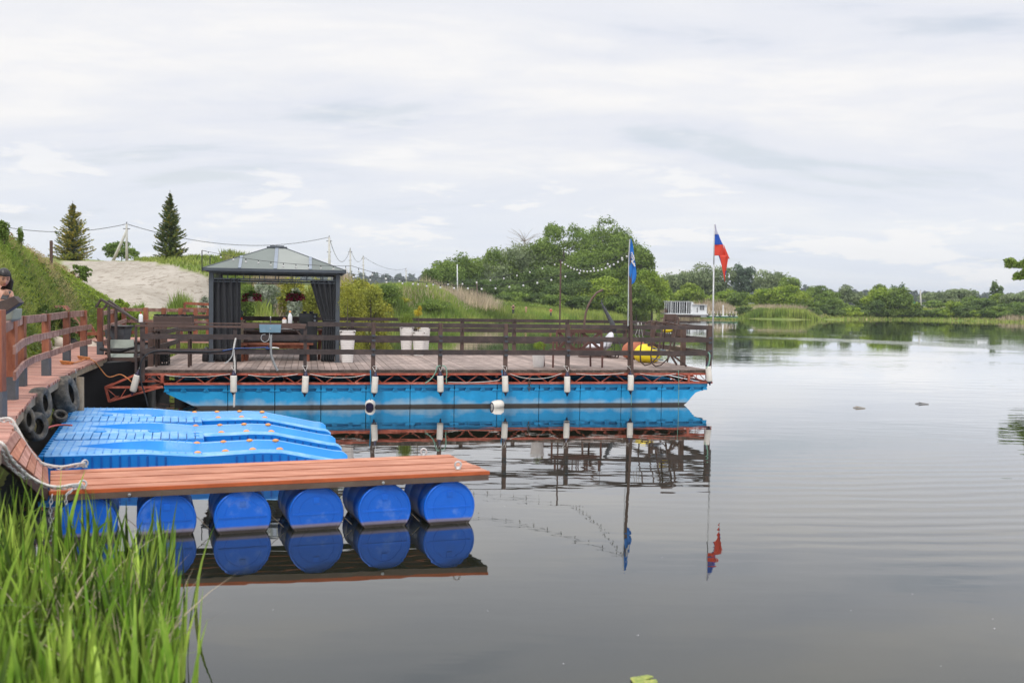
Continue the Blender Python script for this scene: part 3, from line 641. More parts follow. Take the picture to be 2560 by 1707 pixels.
def tree(name, label, cat, px, ytop, wpx, D, mt, dens=1.0, base=None, group=None, ls=None, nb=22, bottom=None, spread=.66, droop=0., low=.0, br=(.24, .40)):
    b0 = G(px, D) if base is None else Vector(base)
    top = onY(px, ytop, D).z; hgt = max(top-b0.z, .8); wd = wpx*D/FL
    rt = empty(name, b0, label, cat, group)
    zc0 = hgt*low; rz = (hgt-zc0)/2*1.10; c = (b0.x, b0.y, b0.z+zc0+rz*.90)
    npx = (wpx*.4)*(hgt*FL/D*.4); n = int(min(16000, max(900, npx*4.0))*dens*LEAFN); s_ = ls or max(.14, D*.0021)
    tips = crown(rt, 'crown', c, wd/2*1.18, wd/2, rz, n, s_, M[mt], nb, hash(label) % 9999 if False else sum(map(ord, label)), spread=spread, droop=droop, br=br)
    trunk(rt, b0, Vector((b0.x, b0.y, b0.z+hgt*.75)), max(.04, hgt*.018), tips[:8])
    return rt
TL = [
 # label, px, ytop, width, D, material, extra
 ('tall willow with an airy crown rising highest above the thicket', 1500, 532, 210, 176, 'leaf_mid', dict(dens=1.0, br=(.16, .30), nb=44, spread=.74)),
 ('airy tall tree forming the left shoulder of the highest crown', 1405, 545, 150, 175, 'leaf_mid', dict(dens=.8, br=(.15, .26), nb=34, spread=.76)),
 ('dense tree filling the middle of the thicket below the highest crown', 1470, 620, 200, 168, 'leaf_mid', dict(nb=34)),
 ('green tree between the blue flag and the right end of the thicket', 1592, 615, 120, 166, 'leaf_mid', dict(nb=26, br=(.18, .32))),
 ('low olive bush tree at the right foot of the thicket above the marsh', 1590, 705, 130, 155, 'leaf_mid', dict()),
 ('dark low tree behind the red-shirted person', 1420, 690, 160, 158, 'leaf_dark', dict()),
 ('dark low tree at the left foot of the thicket behind the white post', 1165, 690, 130, 156, 'leaf_dark', dict()),
 ('broad deep green tree right of the tallest willow, behind the blue flag', 1555, 568, 150, 170, 'leaf_mid', dict(dens=1.1, nb=30)),
 ('light green tree forming the right edge of the big thicket', 1628, 668, 90, 160, 'leaf_bright', dict(nb=26)),
 ('low yellow-green bushy tree below the blue flag at the thicket foot', 1500, 690, 150, 156, 'leaf_bright', dict(low=.0)),
 ('small leafy tree at the very left tip of the thicket', 1078, 668, 70, 150, 'leaf_mid', dict()),
 ('green tree between the left end tree and the willows of the thicket', 1152, 628, 110, 164, 'leaf_mid', dict(nb=26)),
 ('full green tree between the two willows of the thicket', 1248, 612, 120, 170, 'leaf_mid', dict(nb=28)),
 ('full green tree right of the middle willow, left of the tallest crowns', 1345, 596, 120, 172, 'leaf_mid', dict(nb=28)),
 ('rounded grey-green willow in the middle of the thicket', 1300, 598, 190, 174, 'leaf_willow', dict(nb=30, droop=.3)),
 ('rounded willow left of centre in the thicket, in front of bare twigs', 1200, 640, 170, 168, 'leaf_willow', dict(nb=26, droop=.3)),
 ('leafy green tree at the left end of the thicket', 1108, 640, 110, 158, 'leaf_mid', dict(low=.0)),
 ('dark bush tree at the thicket foot, behind the dead pale reeds', 1250, 690, 200, 160, 'leaf_dark', dict(low=.0)),
 ('dark green tree at the thicket foot behind the thin light pole', 1380, 660, 170, 162, 'leaf_dark', dict(low=.0)),
 ('mid green tree behind the thicket, between willow and tallest crown', 1372, 590, 120, 185, 'leaf_mid', dict()),
 ('bright green bush tree left of the houseboat', 1640, 700, 90, 196, 'leaf_bright', dict(low=0.)),
 ('pale grey willow standing behind the houseboat, left one', 1690, 662, 105, 235, 'leaf_willow', dict(droop=.3)),
 ('large pale grey willow behind the tricolour flagpole', 1762, 655, 120, 238, 'leaf_willow', dict(droop=.3, nb=28)),
 ('small yellow-green bush directly above the houseboat roof', 1720, 705, 75, 215, 'leaf_bright', dict(low=0.)),
 ('green bush right of the tricolour flagpole, above the beige reeds', 1800, 722, 70, 212, 'leaf_bright', dict(low=0.)),
 ('bluish-green round tree standing apart right of the tricolour flag', 1858, 650, 66, 240, 'leaf_blue', dict(dens=.8, br=(.18, .3), nb=28)),
 ('grey-green willow right of the lone bluish tree', 1925, 668, 90, 236, 'leaf_willow', dict(droop=.2)),
 ('pointed olive green tree sloping down at the end of the willow row', 1972, 690, 60, 230, 'leaf_mid', dict()),
 ('yellow-green bush tree left of the largest one on the far reed shore', 1912, 722, 70, 200, 'leaf_bright', dict(low=0.)),
 ('largest yellow-green bush tree on the far reed shore', 1972, 714, 100, 196, 'leaf_bright', dict(low=0., nb=26)),
 ('green bush low between flagpole and the far reed bed', 1850, 728, 60, 208, 'leaf_mid', dict(low=0.)),
 ('mid green tree with a wide crown behind the right end of the reed bed', 2050, 710, 74, 226, 'leaf_mid', dict()),
 ('dark green bush at the water right of the reed bed', 2072, 742, 60, 194, 'leaf_mid', dict(low=0.)),
 ('pale airy bush tree in the gap right of the reed bed', 2122, 712, 62, 230, 'leaf_willow', dict(dens=.7)),
 ('small round olive tree behind the pair of bright waterside trees', 2196, 708, 40, 236, 'leaf_mid', dict()),
 ('small bluish airy tree peeping above the bright waterside tree', 2240, 702, 36, 230, 'leaf_blue', dict(dens=.7)),
 ('bright green waterside tree, left one of the close pair', 2190, 722, 66, 198, 'leaf_bright', dict(low=0.)),
 ('bright green waterside tree, right one of the close pair', 2240, 718, 68, 196, 'leaf_mid', dict(low=0., nb=26)),
 ('dark shrub at the foot of the close pair of waterside trees', 2190, 750, 44, 194, 'leaf_dark', dict(low=0.)),
 ('sparse yellow-green bush just left of the grey lattice mast', 2280, 745, 40, 198, 'leaf_bright', dict(low=0., dens=.6)),
 ('wide grey-green bush behind the sandy bank, left half', 2345, 728, 84, 262, 'leaf_willow', dict(low=0.)),
 ('wide grey-green bush behind the sandy bank, right half', 2396, 722, 80, 265, 'leaf_willow', dict(low=0.)),
 ('single bright shrub leaning over the water beside the white beached boat', 2382, 752, 44, 196, 'leaf_bright', dict(low=0.)),
 ('dark green tree rising alone above the far right bushes', 2486, 705, 32, 270, 'leaf_dark', dict()),
 ('mid green bush row piece left of the lone dark tree', 2432, 742, 70, 240, 'leaf_mid', dict(low=0.)),
 ('yellow-green bush under the lone dark tree', 2500, 736, 60, 235, 'leaf_bright', dict(low=0.)),
 ('dark shrub at the far right waterline', 2460, 748, 64, 205, 'leaf_dark', dict(low=0.)),
 ('brownish sparse shrub right of the dark waterline shrub', 2510, 760, 60, 200, 'leaf_dark', dict(low=0., dens=.6)),
 ('grey-green bush at the right picture edge on the far shore', 2560, 726, 100, 230, 'leaf_willow', dict(low=0.)),
 ('green bush low at the right picture edge on the far shore', 2585, 752, 80, 204, 'leaf_mid', dict(low=0.)),
]
for lab, px, yt, wpx, D, mt, ex in TL:
    if px > 1640: wpx *= 1.22; yt -= 3
    tree('tree', lab, 'tree', px, yt, wpx, D, mt, **ex)
for i, (px, yt, wpx, D, mt) in enumerate([(1670, 745, 60, 208, 'leaf_bright'), (1745, 740, 60, 216, 'leaf_mid'), (2010, 745, 60, 205, 'leaf_mid'), (2100, 752, 60, 204, 'leaf_mid'), (2150, 740, 50, 232, 'leaf_mid'), (2330, 748, 60, 240, 'leaf_mid'), (2420, 752, 50, 225, 'leaf_mid'), (2540, 752, 50, 215, 'leaf_mid')]):
    tree('shrub', 'small rounded green shrub filling the low gaps of the far shore treeline', 'shrub', px, yt, wpx, D, mt, low=0., group='low shrubs in the gaps of the far shore treeline')
for i, (px, hp) in enumerate([(1862, 24), (1905, 20), (2080, 34), (2110, 22), (2150, 30), (2218, 40), (2262, 30), (2300, 24), (2325, 20), (2350, 26), (2412, 34), (2440, 22), (2476, 30), (2520, 24), (2556, 30), (2130, 26), (2030, 24), (2500, 36), (2280, 34), (2365, 22)]):
    D_ = float(shD(px))*1.035; g_ = G(px, D_); yb = 753.6+(CH-g_.z)*FL/D_+0.0144*(px-1280)
    tree('shrub', 'dark green shrub crouching at the waterline of the far shore', 'shrub', px, yb-hp, hp*2.0, D_, ['leaf_dark', 'leaf_mid', 'leaf_dark', 'leaf_bright'][i % 4], group='shrubs at the waterline of the far shore', dens=1.2)
for i, (px, yt, w_) in enumerate([(1235, 735, 80), (1275, 728, 90), (1330, 730, 90), (1385, 733, 80), (1440, 738, 90), (1540, 735, 110), (1180, 738, 70), (1130, 735, 70)]):
    tree('shrub', 'dark undergrowth shrub at the foot of the willow thicket', 'shrub', px, yt, w_, 149+i % 3*2, ['leaf_dark', 'leaf_mid'][i % 2], group='undergrowth at the foot of the thicket')
tree('tree', 'half-bare tree reaching into the frame at the right edge', 'tree', 2588, 608, 200, 60, 'leaf_mid', dens=.55, base=(xat(2592, 60), 60, -0.2), ls=.17, br=(.12, .24), nb=26, spread=.85, low=.55)
# bare twigs above the thicket
rt = empty('dead_tree', G(1318, 178), 'bare twigs of a dead tree sticking out above the thicket', 'dead tree'); mb = MB(); b0 = G(1318, 178); tp = onY(1312, 600, 178)
mb.tube([b0, b0.lerp(tp, .6), tp], [.3, .15, .05], 6)
mb2 = MB()
for i in range(60):
    s_ = b0.lerp(tp, random.uniform(.6, 1)); e_ = s_+Vector((random.uniform(-3.8, 3.8), random.uniform(-1.5, 1.5), random.uniform(.4, 2.6))); mb2.tube([s_, s_.lerp(e_, .5)+Vector((0, 0, .3)), e_], [.035, .022, .01], 4)
mb.build('trunk', M['bark'], rt); mb2.build('twigs', M['old_wood'], rt)
tree('bush', 'round pale green bush behind the concrete poles on the plateau', 'bush', 303, 600, 105, 110, 'leaf_mid', low=0., dens=.8, br=(.18, .3))
tree('shrub', 'yellow-green shrub at the brow of the left slope, left of the sand', 'shrub', 200, 650, 60, 40, 'leaf_mid', low=0, dens=.5, ls=.10, br=(.14, .25), nb=26)
tree('shrub', 'leafy shrub at the right foot of the left slope behind the stair rails', 'shrub', 292, 742, 80, 35.5, 'leaf_bright', low=0, dens=.9, ls=.09, br=(.16, .28))
tree('shrub', 'low bright shrub at the sand slope foot behind the far railing', 'shrub', 325, 780, 50, 36.5, 'leaf_bright', low=0, dens=.8, ls=.08)
tree('shrub', 'dark leafy weed clump on the left slope near the rocks', 'shrub', 115, 750, 60, 24.5, 'leaf_dark', low=0, dens=.8, ls=.07)
tree('shrub', 'dark weed patch on the left slope above the deck railing', 'shrub', 160, 760, 66, 27, 'leaf_dark', low=0, dens=.8, ls=.07)
tree('shrub', 'bushy weed at the picture edge on top of the left slope', 'shrub', 8, 592, 34, 26.5, 'leaf_mid', low=0, dens=.7, ls=.07)
tree('shrub', 'thin weed sprout on the crest of the left slope', 'shrub', 50, 622, 20, 28.5, 'leaf_mid', low=0, dens=.6, ls=.06)
for lab, px, yt, wpx, D, mt in [
  ('yellow-green bush tall behind the wavy planter right of the gazebo', 860, 690, 110, 62, 'leaf_yellow'), ('yellow flowering bush on the rise right of the gazebo', 925, 700, 110, 74, 'leaf_yellow'),
  ('low yellow bush halfway along the rise towards the dead reeds', 1002, 745, 50, 92, 'leaf_yellow'), ('green bush on the rise top right of the gazebo roof', 970, 706, 90, 88, 'leaf_mid'),
  ('bright bush behind the right curtain of the gazebo', 800, 690, 120, 60, 'leaf_yellow'), ('yellow-green bush centred behind the gazebo opening', 735, 690, 110, 66, 'leaf_yellow'),
  ('white flowering shrub behind the left flower basket', 660, 700, 80, 60, 'leaf_white'), ('white flowering shrub behind the right flower basket', 740, 712, 60, 58, 'leaf_white'),
  ('green shrub behind the left curtain edge of the gazebo', 622, 705, 60, 58, 'leaf_mid'), ('dark green clump where the rise meets the dead reeds', 1085, 748, 90, 104, 'leaf_mid'),
  ('green clump low on the shore left of the far people', 1250, 758, 90, 138, 'leaf_mid'), ('low green clump at the end of the marsh under the thicket', 1340, 768, 120, 146, 'leaf_mid'),
  ('small pale shrub on the sand slope beside the gazebo post', 512, 735, 34, 46, 'leaf_white'), ('yellow blossoming bush on the crest behind the gazebo roof', 900, 690, 60, 80, 'leaf_yellow')]:
    tree('bush', lab, 'bush', px, yt, wpx, D, mt, low=0., dens=.9, ls=D*.0019)
mb = MB(); M['sprig'] = M['leaf_dark']
# spruces
def spruce(label, px, ytop, wpx, D, new, mt2):
    b0 = G(px, D); top = onY(px, ytop, D).z; h = top-b0.z; Rm = wpx*D/FL/2; rt = empty('spruce', b0, label, 'spruce')
    mb = MB(); mb.tube([b0-ZV*.3, b0+ZV*h*.5, b0+ZV*h], [h*.022, h*.013, .012], 7); mb.build('trunk', M['bark'], rt)
    V = []; A = []; V2 = []; A2 = []; nl = 40
    for i in range(nl):
        f_ = (i+.5)/nl; z = h*(.02+.93*f_); L0 = Rm*(1-f_)**.82*1.02
        for k_ in range(int(13-6*f_)):
            a_ = rng.uniform(0, 2*np.pi); Ln = L0*rng.uniform(.45, 1.25)
            if f_ < .25: Ln *= .88
            d = np.array([math.cos(a_), math.sin(a_), 0]); m_ = int(16+60*Ln/Rm)
            t_ = rng.uniform(.08, 1, m_); rise = .42-.55*(1-f_)
            p = np.array(b0)+np.array([0, 0, z])+d*(t_*Ln)[:, None]; p[:, 2] += (t_*rise-.05*t_+.30*t_**2.4)*Ln
            sd = np.array([-d[1], d[0], 0]); off = rng.normal(0, 1, m_)*(.20*(1.1-t_))*Ln*.55
            p = p+sd*off[:, None]; p[:, 2] -= np.abs(rng.normal(0, .05, m_))*Rm*.5
            s_ = (h*.018)*rng.uniform(.6, 1.3, m_)[:, None]
            u = d*.75+sd*np.sign(off)[:, None]*.6+np.array([0, 0, .18]); u = u+rng.normal(0, .3, (m_, 3)); u /= np.linalg.norm(u, axis=1)[:, None]
            w_ = np.cross(u, rng.normal(0, 1, (m_, 3))); w_ /= np.linalg.norm(w_, axis=1)[:, None]
            q = np.stack([p-u*s_, p-w_*s_*.34, p+u*s_*1.2, p+w_*s_*.34], 1)
            yn = (rng.uniform(0, 1, m_) < new*(.35+.65*(d[0] > -.9))*(0.35+.65*(t_ > .45)))
            V.append(q[~yn].reshape(-1, 3)); V2.append(q[yn].reshape(-1, 3)); A.append(np.repeat(rng.uniform(0, 1, (~yn).sum()), 4)); A2.append(np.repeat(rng.uniform(0, 1, yn.sum()), 4))
    V = np.concatenate(V); np_mesh('branches', V, np.arange(len(V)).reshape(-1, 4), np.concatenate(A), M['needle'], rt)
    V = np.concatenate(V2); np_mesh('new_shoots', V, np.arange(len(V)).reshape(-1, 4), np.concatenate(A2), M[mt2], rt)
spruce('broad spruce with golden new shoots left of the concrete poles', 182, 502, 112, 75, .62, 'needle_new')
spruce('slender pointed dark spruce right of the concrete poles', 424, 475, 92, 70, .16, 'needle_new')
# far forest ridge on the horizon
def ridge(px0, px1, D, zt, label, n=16000):
    px = rng.uniform(px0, px1, n); Dd = D*rng.uniform(1, 1.08, n); zz = np.interp(px, [px0, (px0+px1)/2, px1], zt)*rng.uniform(0, 1.0, n)**.55; zz = zz*(1+.10*np.sin(px*.21)+.05*np.sin(px*.77))
    p = np.stack([(px-1280)*Dd/FL, Dd, zz], -1); s_ = D*.0022*rng.uniform(.6, 1.6, n)[:, None]; nn = rng.normal(0, 1, (n, 3)); nn /= np.linalg.norm(nn, axis=1)[:, None]
    u = np.cross(nn, rng.normal(0, 1, (n, 3))); u /= np.linalg.norm(u, axis=1)[:, None]; w_ = np.cross(nn, u)
    V = np.stack([p-u*s_, p-w_*s_*.6, p+u*s_, p+w_*s_*.6], 1).reshape(-1, 3)
    o = np_mesh('far_wood', V, np.arange(len(V)).reshape(-1, 4), np.repeat(rng.uniform(0, 1, n), 4), M['far_wood']); tag(o, label, 'far wood', kind='stuff')
ridge(2030, 2900, 800, [14, 13, 12], 'dark distant wood along the horizon beyond the far shore', 24000)
ridge(-400, 2050, 1000, [40, 27, 20], 'blue distant wood on the horizon behind the left plateau', 32000)
# ================================================================ floating pontoon
DK = 0.86
UL = PD(350, 925)[0]; UR = PF(1769, 930)[0]; VB = 6.35
pon = empty('floating_pontoon', P(0, 0, 0), 'long floating platform with grey plank deck, red truss and bright blue floats', 'pontoon')
mb = MB(); n = int((UR-UL)/.148)
for i in range(n):
    u = UL+(i+.5)*(UR-UL)/n; mb.frame(P(u, VB/2, DK-.02+random.uniform(-.002, .002)), PU*((UR-UL)/n/2-.005), PV*VB/2, ZV*.02)
mb.build('deck', M['deck_grey'], pon)
mb = MB(); mb.frame(P((UL+UR)/2, .02, .81), PU*(UR-UL)/2, PV*.02, ZV*.035); mb.frame(P((UL+UR)/2, VB-.02, .81), PU*(UR-UL)/2, PV*.02, ZV*.035)
mb.frame(P(UL+.02, VB/2, .81), PU*.02, PV*(VB/2-.045), ZV*.035); mb.frame(P(UR-.02, VB/2, .81), PU*.02, PV*(VB/2-.045), ZV*.035)
mb.frame(P((UL+UR)/2, VB/2, .79), PU*((UR-UL)/2-.05), PV*(VB/2-.05), ZV*.012)
mb.build('deck_edge', M['deck_edge'], pon)
def truss(v, full=True):
    mb = MB()
    ul = PF(410, 963)[0]
    mb.bar(P(UL, v, .752), P(UR, v, .752), .05, .046, a=.5); mb.bar(P(ul, v, .545), P(UR+.12, v, .545), .06, .046, a=.6)
    u = PF(436, 950)[0]; k = 0
    while u < UR-.35:
        mb.tube([P(u+.03, v, .57), P(u+.27, v, .73)], .009, 5); mb.tube([P(u+.37, v, .73), P(u+.61, v, .57)], .009, 5); u += .64
    for px in (406, 1722):
        uu = PF(px, 940)[0]; mb.bar(P(uu, v-.002, .57), P(uu, v-.002, .73), .06, .05)
    return mb
truss(0).build('truss', M['truss_red'], pon)
truss(VB-.1).build('truss', M['truss_red'], pon)
mb = MB()
for u in np.arange(.8, UR, 1.6): mb.bar(P(float(u), .05, .70), P(float(u), VB-.15, .70), .06, .06); mb.bar(P(float(u), .05, .56), P(float(u), VB-.15, .56), .05, .05)
mb.bar(P(UR+.08, 0.03, .545), P(UR+.08, VB-.1, .545), .05, .045)
for i in range(10):
    a_ = i*.6; mb.tube([P(UR-.02, a_+.05, .74), P(UR+.08, a_+.3, .57)], .009, 5); mb.tube([P(UR-.02, a_+.55, .74), P(UR+.08, a_+.32, .57)], .009, 5)
mb.build('cross_beams', M['truss_red'], pon)
# triangular ramp frame at the left end
mb = MB(); A1, B1, C1, D1, E1 = [PF(*p) for p in ((350, 932), (264, 968), (273, 1003), (408, 964), (406, 966))]
for v in (0.0, 1.6):
    f_ = lambda q: P(q[0], v, q[1])
    mb.bar(f_(A1), f_(B1), .05, .045); mb.bar(f_(B1), f_(C1), .05, .045); mb.bar(f_(C1), f_(E1), .05, .045); mb.bar(f_(B1), P(D1[0], v, B1[1]), .045, .045)
    for a_, b_ in (((268, 972), (296, 996)), ((300, 996), (315, 972)), ((330, 968), (372, 938)), ((390, 937), (408, 955)), ((350, 932), (412, 960))):
        a_ = PF(*a_); b_ = PF(*b_); mb.tube([f_(a_), f_(b_)], .009, 5)
for q in (B1, C1, A1): mb.bar(P(q[0], 0, q[1]), P(q[0], 1.6, q[1]), .045, .045)
mb.build('ramp_frame', M['truss_red'], pon)
# hull blocks
seams = [PF(px, 975)[0] for px in (569, 687, 802.5, 915.3, 1026, 1136.6, 1243.7, 1349, 1452, 1555, 1656)]
HL = PF(409, 965)[0]; HR = PF(1770, 964)[0]
edges = [HL]+seams+[HR]
def hull_block(u0, u1, v0, first=False, last=False):
    g_ = .008; a_, b_ = u0+g_, u1-g_; mb = MB(); W = 1.25
    def sec(poly, v_a, v_b): mb.prism([P(p[0], v_a, p[1]) for p in poly], PV*(v_b-v_a), .5)
    zt = .52
    if first:
        sec([(a_, zt), (b_, zt), (b_, .44), (a_, .44)], v0, v0+W)
        sec([(a_+.02, .44), (b_, .44), (b_, -.25), (a_+1.0, -.2), (a_+.62, .03), (a_+.06, .33)], v0+.10, v0+W)
        lo = [(a_+.02, .365), (b_, .365), (b_, -.2), (a_+.95, -.1), (a_+.55, .08), (a_+.04, .33)]
        sec(lo, v0+.035, v0+.10)
    elif last:
        sec([(a_, zt), (b_, zt), (b_, .44), (a_, .44)], v0, v0+W)
        sec([(a_, .44), (b_-.06, .44), (b_-.06, .34), (b_-.28, .32), (b_-.36, .22), (b_-.48, .08), (b_-.60, -.02), (b_-.9, -.2), (a_, -.25)], v0+.10, v0+W)
        sec([(a_, .37), (b_-.08, .37), (b_-.10, .36), (b_-.28, .30), (b_-.38, .2), (b_-.5, .06), (b_-.62, -.03), (b_-.9, -.2), (a_, -.2)], v0+.035, v0+.10)
    else:
        sec([(a_, zt), (b_, zt), (b_, .44), (a_, .44)], v0, v0+W)
        sec([(a_, .44), (b_, .44), (b_, -.25), (a_, -.25)], v0+.10, v0+W)
        sec([(a_, .365), (b_, .365), (b_, -.2), (a_, -.2)], v0+.035, v0+.10)
    # cups that interrupt the recess under the lip
    w_ = b_-a_
    for f_ in (.0, .30, .66, 1.0):
        uc = min(max(a_+w_*f_, a_+.05), b_-.05)
        mb.prism([P(uc-.035, v0+.015, .44), P(uc+.035, v0+.015, .44), P(uc+.06, v0+.015, .365), P(uc-.06, v0+.015, .365)], PV*.084, .5)
        if f_ in (.30, .66): mb.box(P(uc, v0+.0, .415), (.055, .035, .012), TH, a=0)
    return mb
for row, v0 in enumerate((0.02, 2.5, VB-1.35)):
    for i in range(len(edges)-1):
        hull_block(edges[i], edges[i+1], v0, i == 0, i == len(edges)-2).build('float_block', M['hull_blue'], pon)
mb = MB(); mb.frame(P((UL+HL)/2+.4, VB-.15, .33), PU*((HL-UL)/2+.5), PV*.02, ZV*.38); mb.build('shade_panel', M['gap'], pon)  # added black panel standing in for the shade under the pontoon deck
# railings
ZT = 1.92
PX = [588, 763, 933, 1100, 1263, 1418, 1574]
UP = [PF(px, 850)[0] for px in PX]; UE = UR+.0
def rpost(u, v, w_=.09, z0=.70, z1=ZT, m_='post_wood'):
    mb = MB(); mb.frame(P(u, v, (z0+z1)/2), PU*w_/2, PV*w_/2, ZV*(z1-z0)/2); return mb.build('railing_post', M[m_], pon)
for i, u in enumerate(UP): rpost(u, -.05, .075 if i < 2 else .09, .66, ZT-(.12 if i < 2 else 0), 'rail_wood' if i < 2 else 'post_wood')
rpost(UL+.02, -.05, .09, .60, ZT-.05, 'rail_wood'); rpost(UL-.12, .0, .05, .62, ZT-.1, 'rail_wood'); rpost(UE, -.05, .11, .66, ZT)
LZ = [(1.865, .095), (1.572, .11), (1.255, .115)]
ups = [UL]+UP+[UE]
for k, (z, h_) in enumerate(LZ):
    for i in range(len(ups)-1):
        if k == 0 and i < 2: continue
        mb = MB(); o_ = -.115 if k else -.115
        mb.frame(P((ups[i]+ups[i+1])/2, o_+random.uniform(-.003, .003), z), PU*((ups[i+1]-ups[i])/2-(.004 if k else .05)), PV*.018, ZV*h_/2, random.random())
        if k == 0: mb.frame(P((ups[i]+ups[i+1])/2, -.05, z+.035), PU*((ups[i+1]-ups[i])/2-.05), PV*.045, ZV*.012, .2)
        mb.build('rail_board', M['rail_wood'], pon)
# brown pipe rail and washing shelf on the first two bays
mb = MB(); mb.bar(P(UL-.12, -.10, 1.80), P(UP[1], -.10, 1.79), .05, .05); mb.bar(P(UL-.1, -.02, 1.86), P(UP[1]-.1, -.02, 1.865), .06, .03, a=.2)
mb.build('rail_board', M['post_wood'], pon)
mb = MB(); u0, u1 = PF(605, 805)[0], UP[1]+.02; mb.frame(P((u0+u1)/2, .02, 1.84), PU*(u1-u0)/2, PV*.14, ZV*.02); mb.bar(P(u1-.05, -.05, 1.55), P(u1-.28, -.05, 1.8), .03, .03)
mb.build('shelf_board', M['post_wood'], pon)
for i, u in enumerate(UP[2:]+[UE]):          # bolted joint plates on the posts
    mb = MB()
    for z in (1.625, 1.515, 1.315, 1.195):
        mb.frame(P(u, -.142, z), PU*.042, PV*.004, ZV*.022)
        for s in (-1, 1): mb.frame(P(u+s*.028, -.148, z), PU*.006, PV*.004, ZV*.006, 1)
    mb.build('joint_plate', M['sleeve'], pon)
# back railing
UB = [PD(px, py, 1.92)[0] for px, py in ((1148, 794.5), (1277, 796), (1402, 797), (1559, 799))]
vb = VB-.06
sp_ = (UB[2]-UB[0])/2; ub = [UB[0]-sp_*k for k in (5, 4, 3, 2, 1)]+UB[:3]+[UR-.05]
for u in ub: rpost(u, vb, .1, .82, ZT)
for z, h_ in LZ:
    for i in range(len(ub)-1):
        mb = MB(); mb.frame(P((ub[i]+ub[i+1])/2, vb-.07, z), PU*((ub[i+1]-ub[i])/2-.01), PV*.018, ZV*h_/2); mb.build('rail_board', M['rail_wood'], pon)
# right side railing
vs_ = [-.05, 1.5, 3.8, vb]
for v in (1.5, 3.8): rpost(UR-.05, v, .11, .82, ZT)
for z, h_ in LZ:
    mb = MB(); mb.frame(P(UR+.02, vb/2, z), PU*.018, PV*(vb/2-.06), ZV*h_/2); mb.build('rail_board', M['rail_wood'], pon)
# left side railing, seen end-on
for px, v in ((366, .9), (392, 1.7), (405, 2.4), (418, 3.1)): rpost(UL+.05, v, .11, .82, ZT-.1)
for z, h_ in LZ[1:]:
    mb = MB(); mb.frame(P(UL+.12, 2.6, z), PU*.018, PV*2.5, ZV*h_/2); mb.build('rail_board', M['rail_wood'], pon)
# small steel bracket hanging from the truss
mb = MB(); u, z = PF(1322, 960)
for k_ in range(5): mb.torus(P(u, -.04, .62-.06*k_), PV if k_ % 2 else PU, .03, .008, 10, 5)
tag(mb.build('shackle_chain', M['rubber']), 'short rusty chain hanging from the red truss over the blue floats', 'chain')
# ---------------------------------------------------------------- fenders and lines
def fender(p, ax, label, L_=.36, r=.072, base=None):
    rt = empty('boat_fender', p, label, 'fender', 'white fenders hung along the pontoon') if base is None else base
    ax = Vector(ax).normalized(); mb = MB(); mb.lathe(Vector(p)-ax*L_/2, [(r*.75, -.012), (r*.94, .0), (r, .018), (r, L_-.02), (r*.93, L_)], 18, ax); mb.build('body', M['fender'], rt, True, 0)
    mb = MB()
    mb.lathe(Vector(p)-ax*(L_/2+.012), [(r*.76, .0), (r*.5, -.03), (.02, -.05), (.018, -.085), (.004, -.09)], 14, ax)
    mb.build('bottom_cap', M['navy'], rt, True)
    mb = MB(); mb.lathe(Vector(p)+ax*(L_/2-.003), [(r*.9, 0), (r*.6, .04), (.024, .075), (.02, .11), (.004, .115)], 14, ax); mb.build('top_cap', M['navy'], rt, True)
    return rt
FL_ = [(584, 959, 'first fender from the gazebo end, tied with a vertical white pipe'), (763, 960, 'white fender below the post right of the grey-blue sink'), (937, 961, 'white fender above the round floating buoy with a dark end'),
       (1101, 959, 'white fender with green rope loops around its post'), (1263, 959, 'white fender above the lying floating buoy'), (1418, 960, 'white fender below the post beside the plain white pot'), (1577, 956, 'white fender at the foot of the blue flag mast')]
for i, (px, py, lab) in enumerate(FL_):
    u, z = PF(px, py, -.15); p = P(u, -.15, z); rt = fender(p, (random.uniform(-.06, .06), 0, 1), lab)
    up = P(u-.01, -.06, .95); mb = MB(); mb.tube([p+ZV*.28, p+ZV*.34+PU*.03, up+PU*.05], .006, 5); mb.tube([p+ZV*.28, p+ZV*.33-PU*.02, up-PU*.06], .006, 5)
    mb.tube([up-PU*.055+ZV*0, up-PV*.055+PU*.0-ZV*.01, up+PU*.055], .006, 5); mb.build('lashing', M['white_rope'], rt)
u, z = PF(338, 957, -.1); p = P(u, -.1, z); rt = fender(p, (.28, 0, 1), 'tilted white fender at the left corner by the red ramp frame'); mb = MB(); mb.tube([p+Vector((.08, 0, .3)), p+Vector((.12, 0, .4))], .007, 5); mb.build('lashing', M['white_rope'], rt)
u, z = PF(1770, 934, -.1); p = P(u+.02, -.1, z); rt = fender(p, (-.12, 0, 1), 'white fender at the right end corner of the pontoon'); mb = MB(); mb.tube([p+Vector((-.02, 0, .3)), p+Vector((-.06, .05, .42))], .007, 5); mb.build('lashing', M['white_rope'], rt)
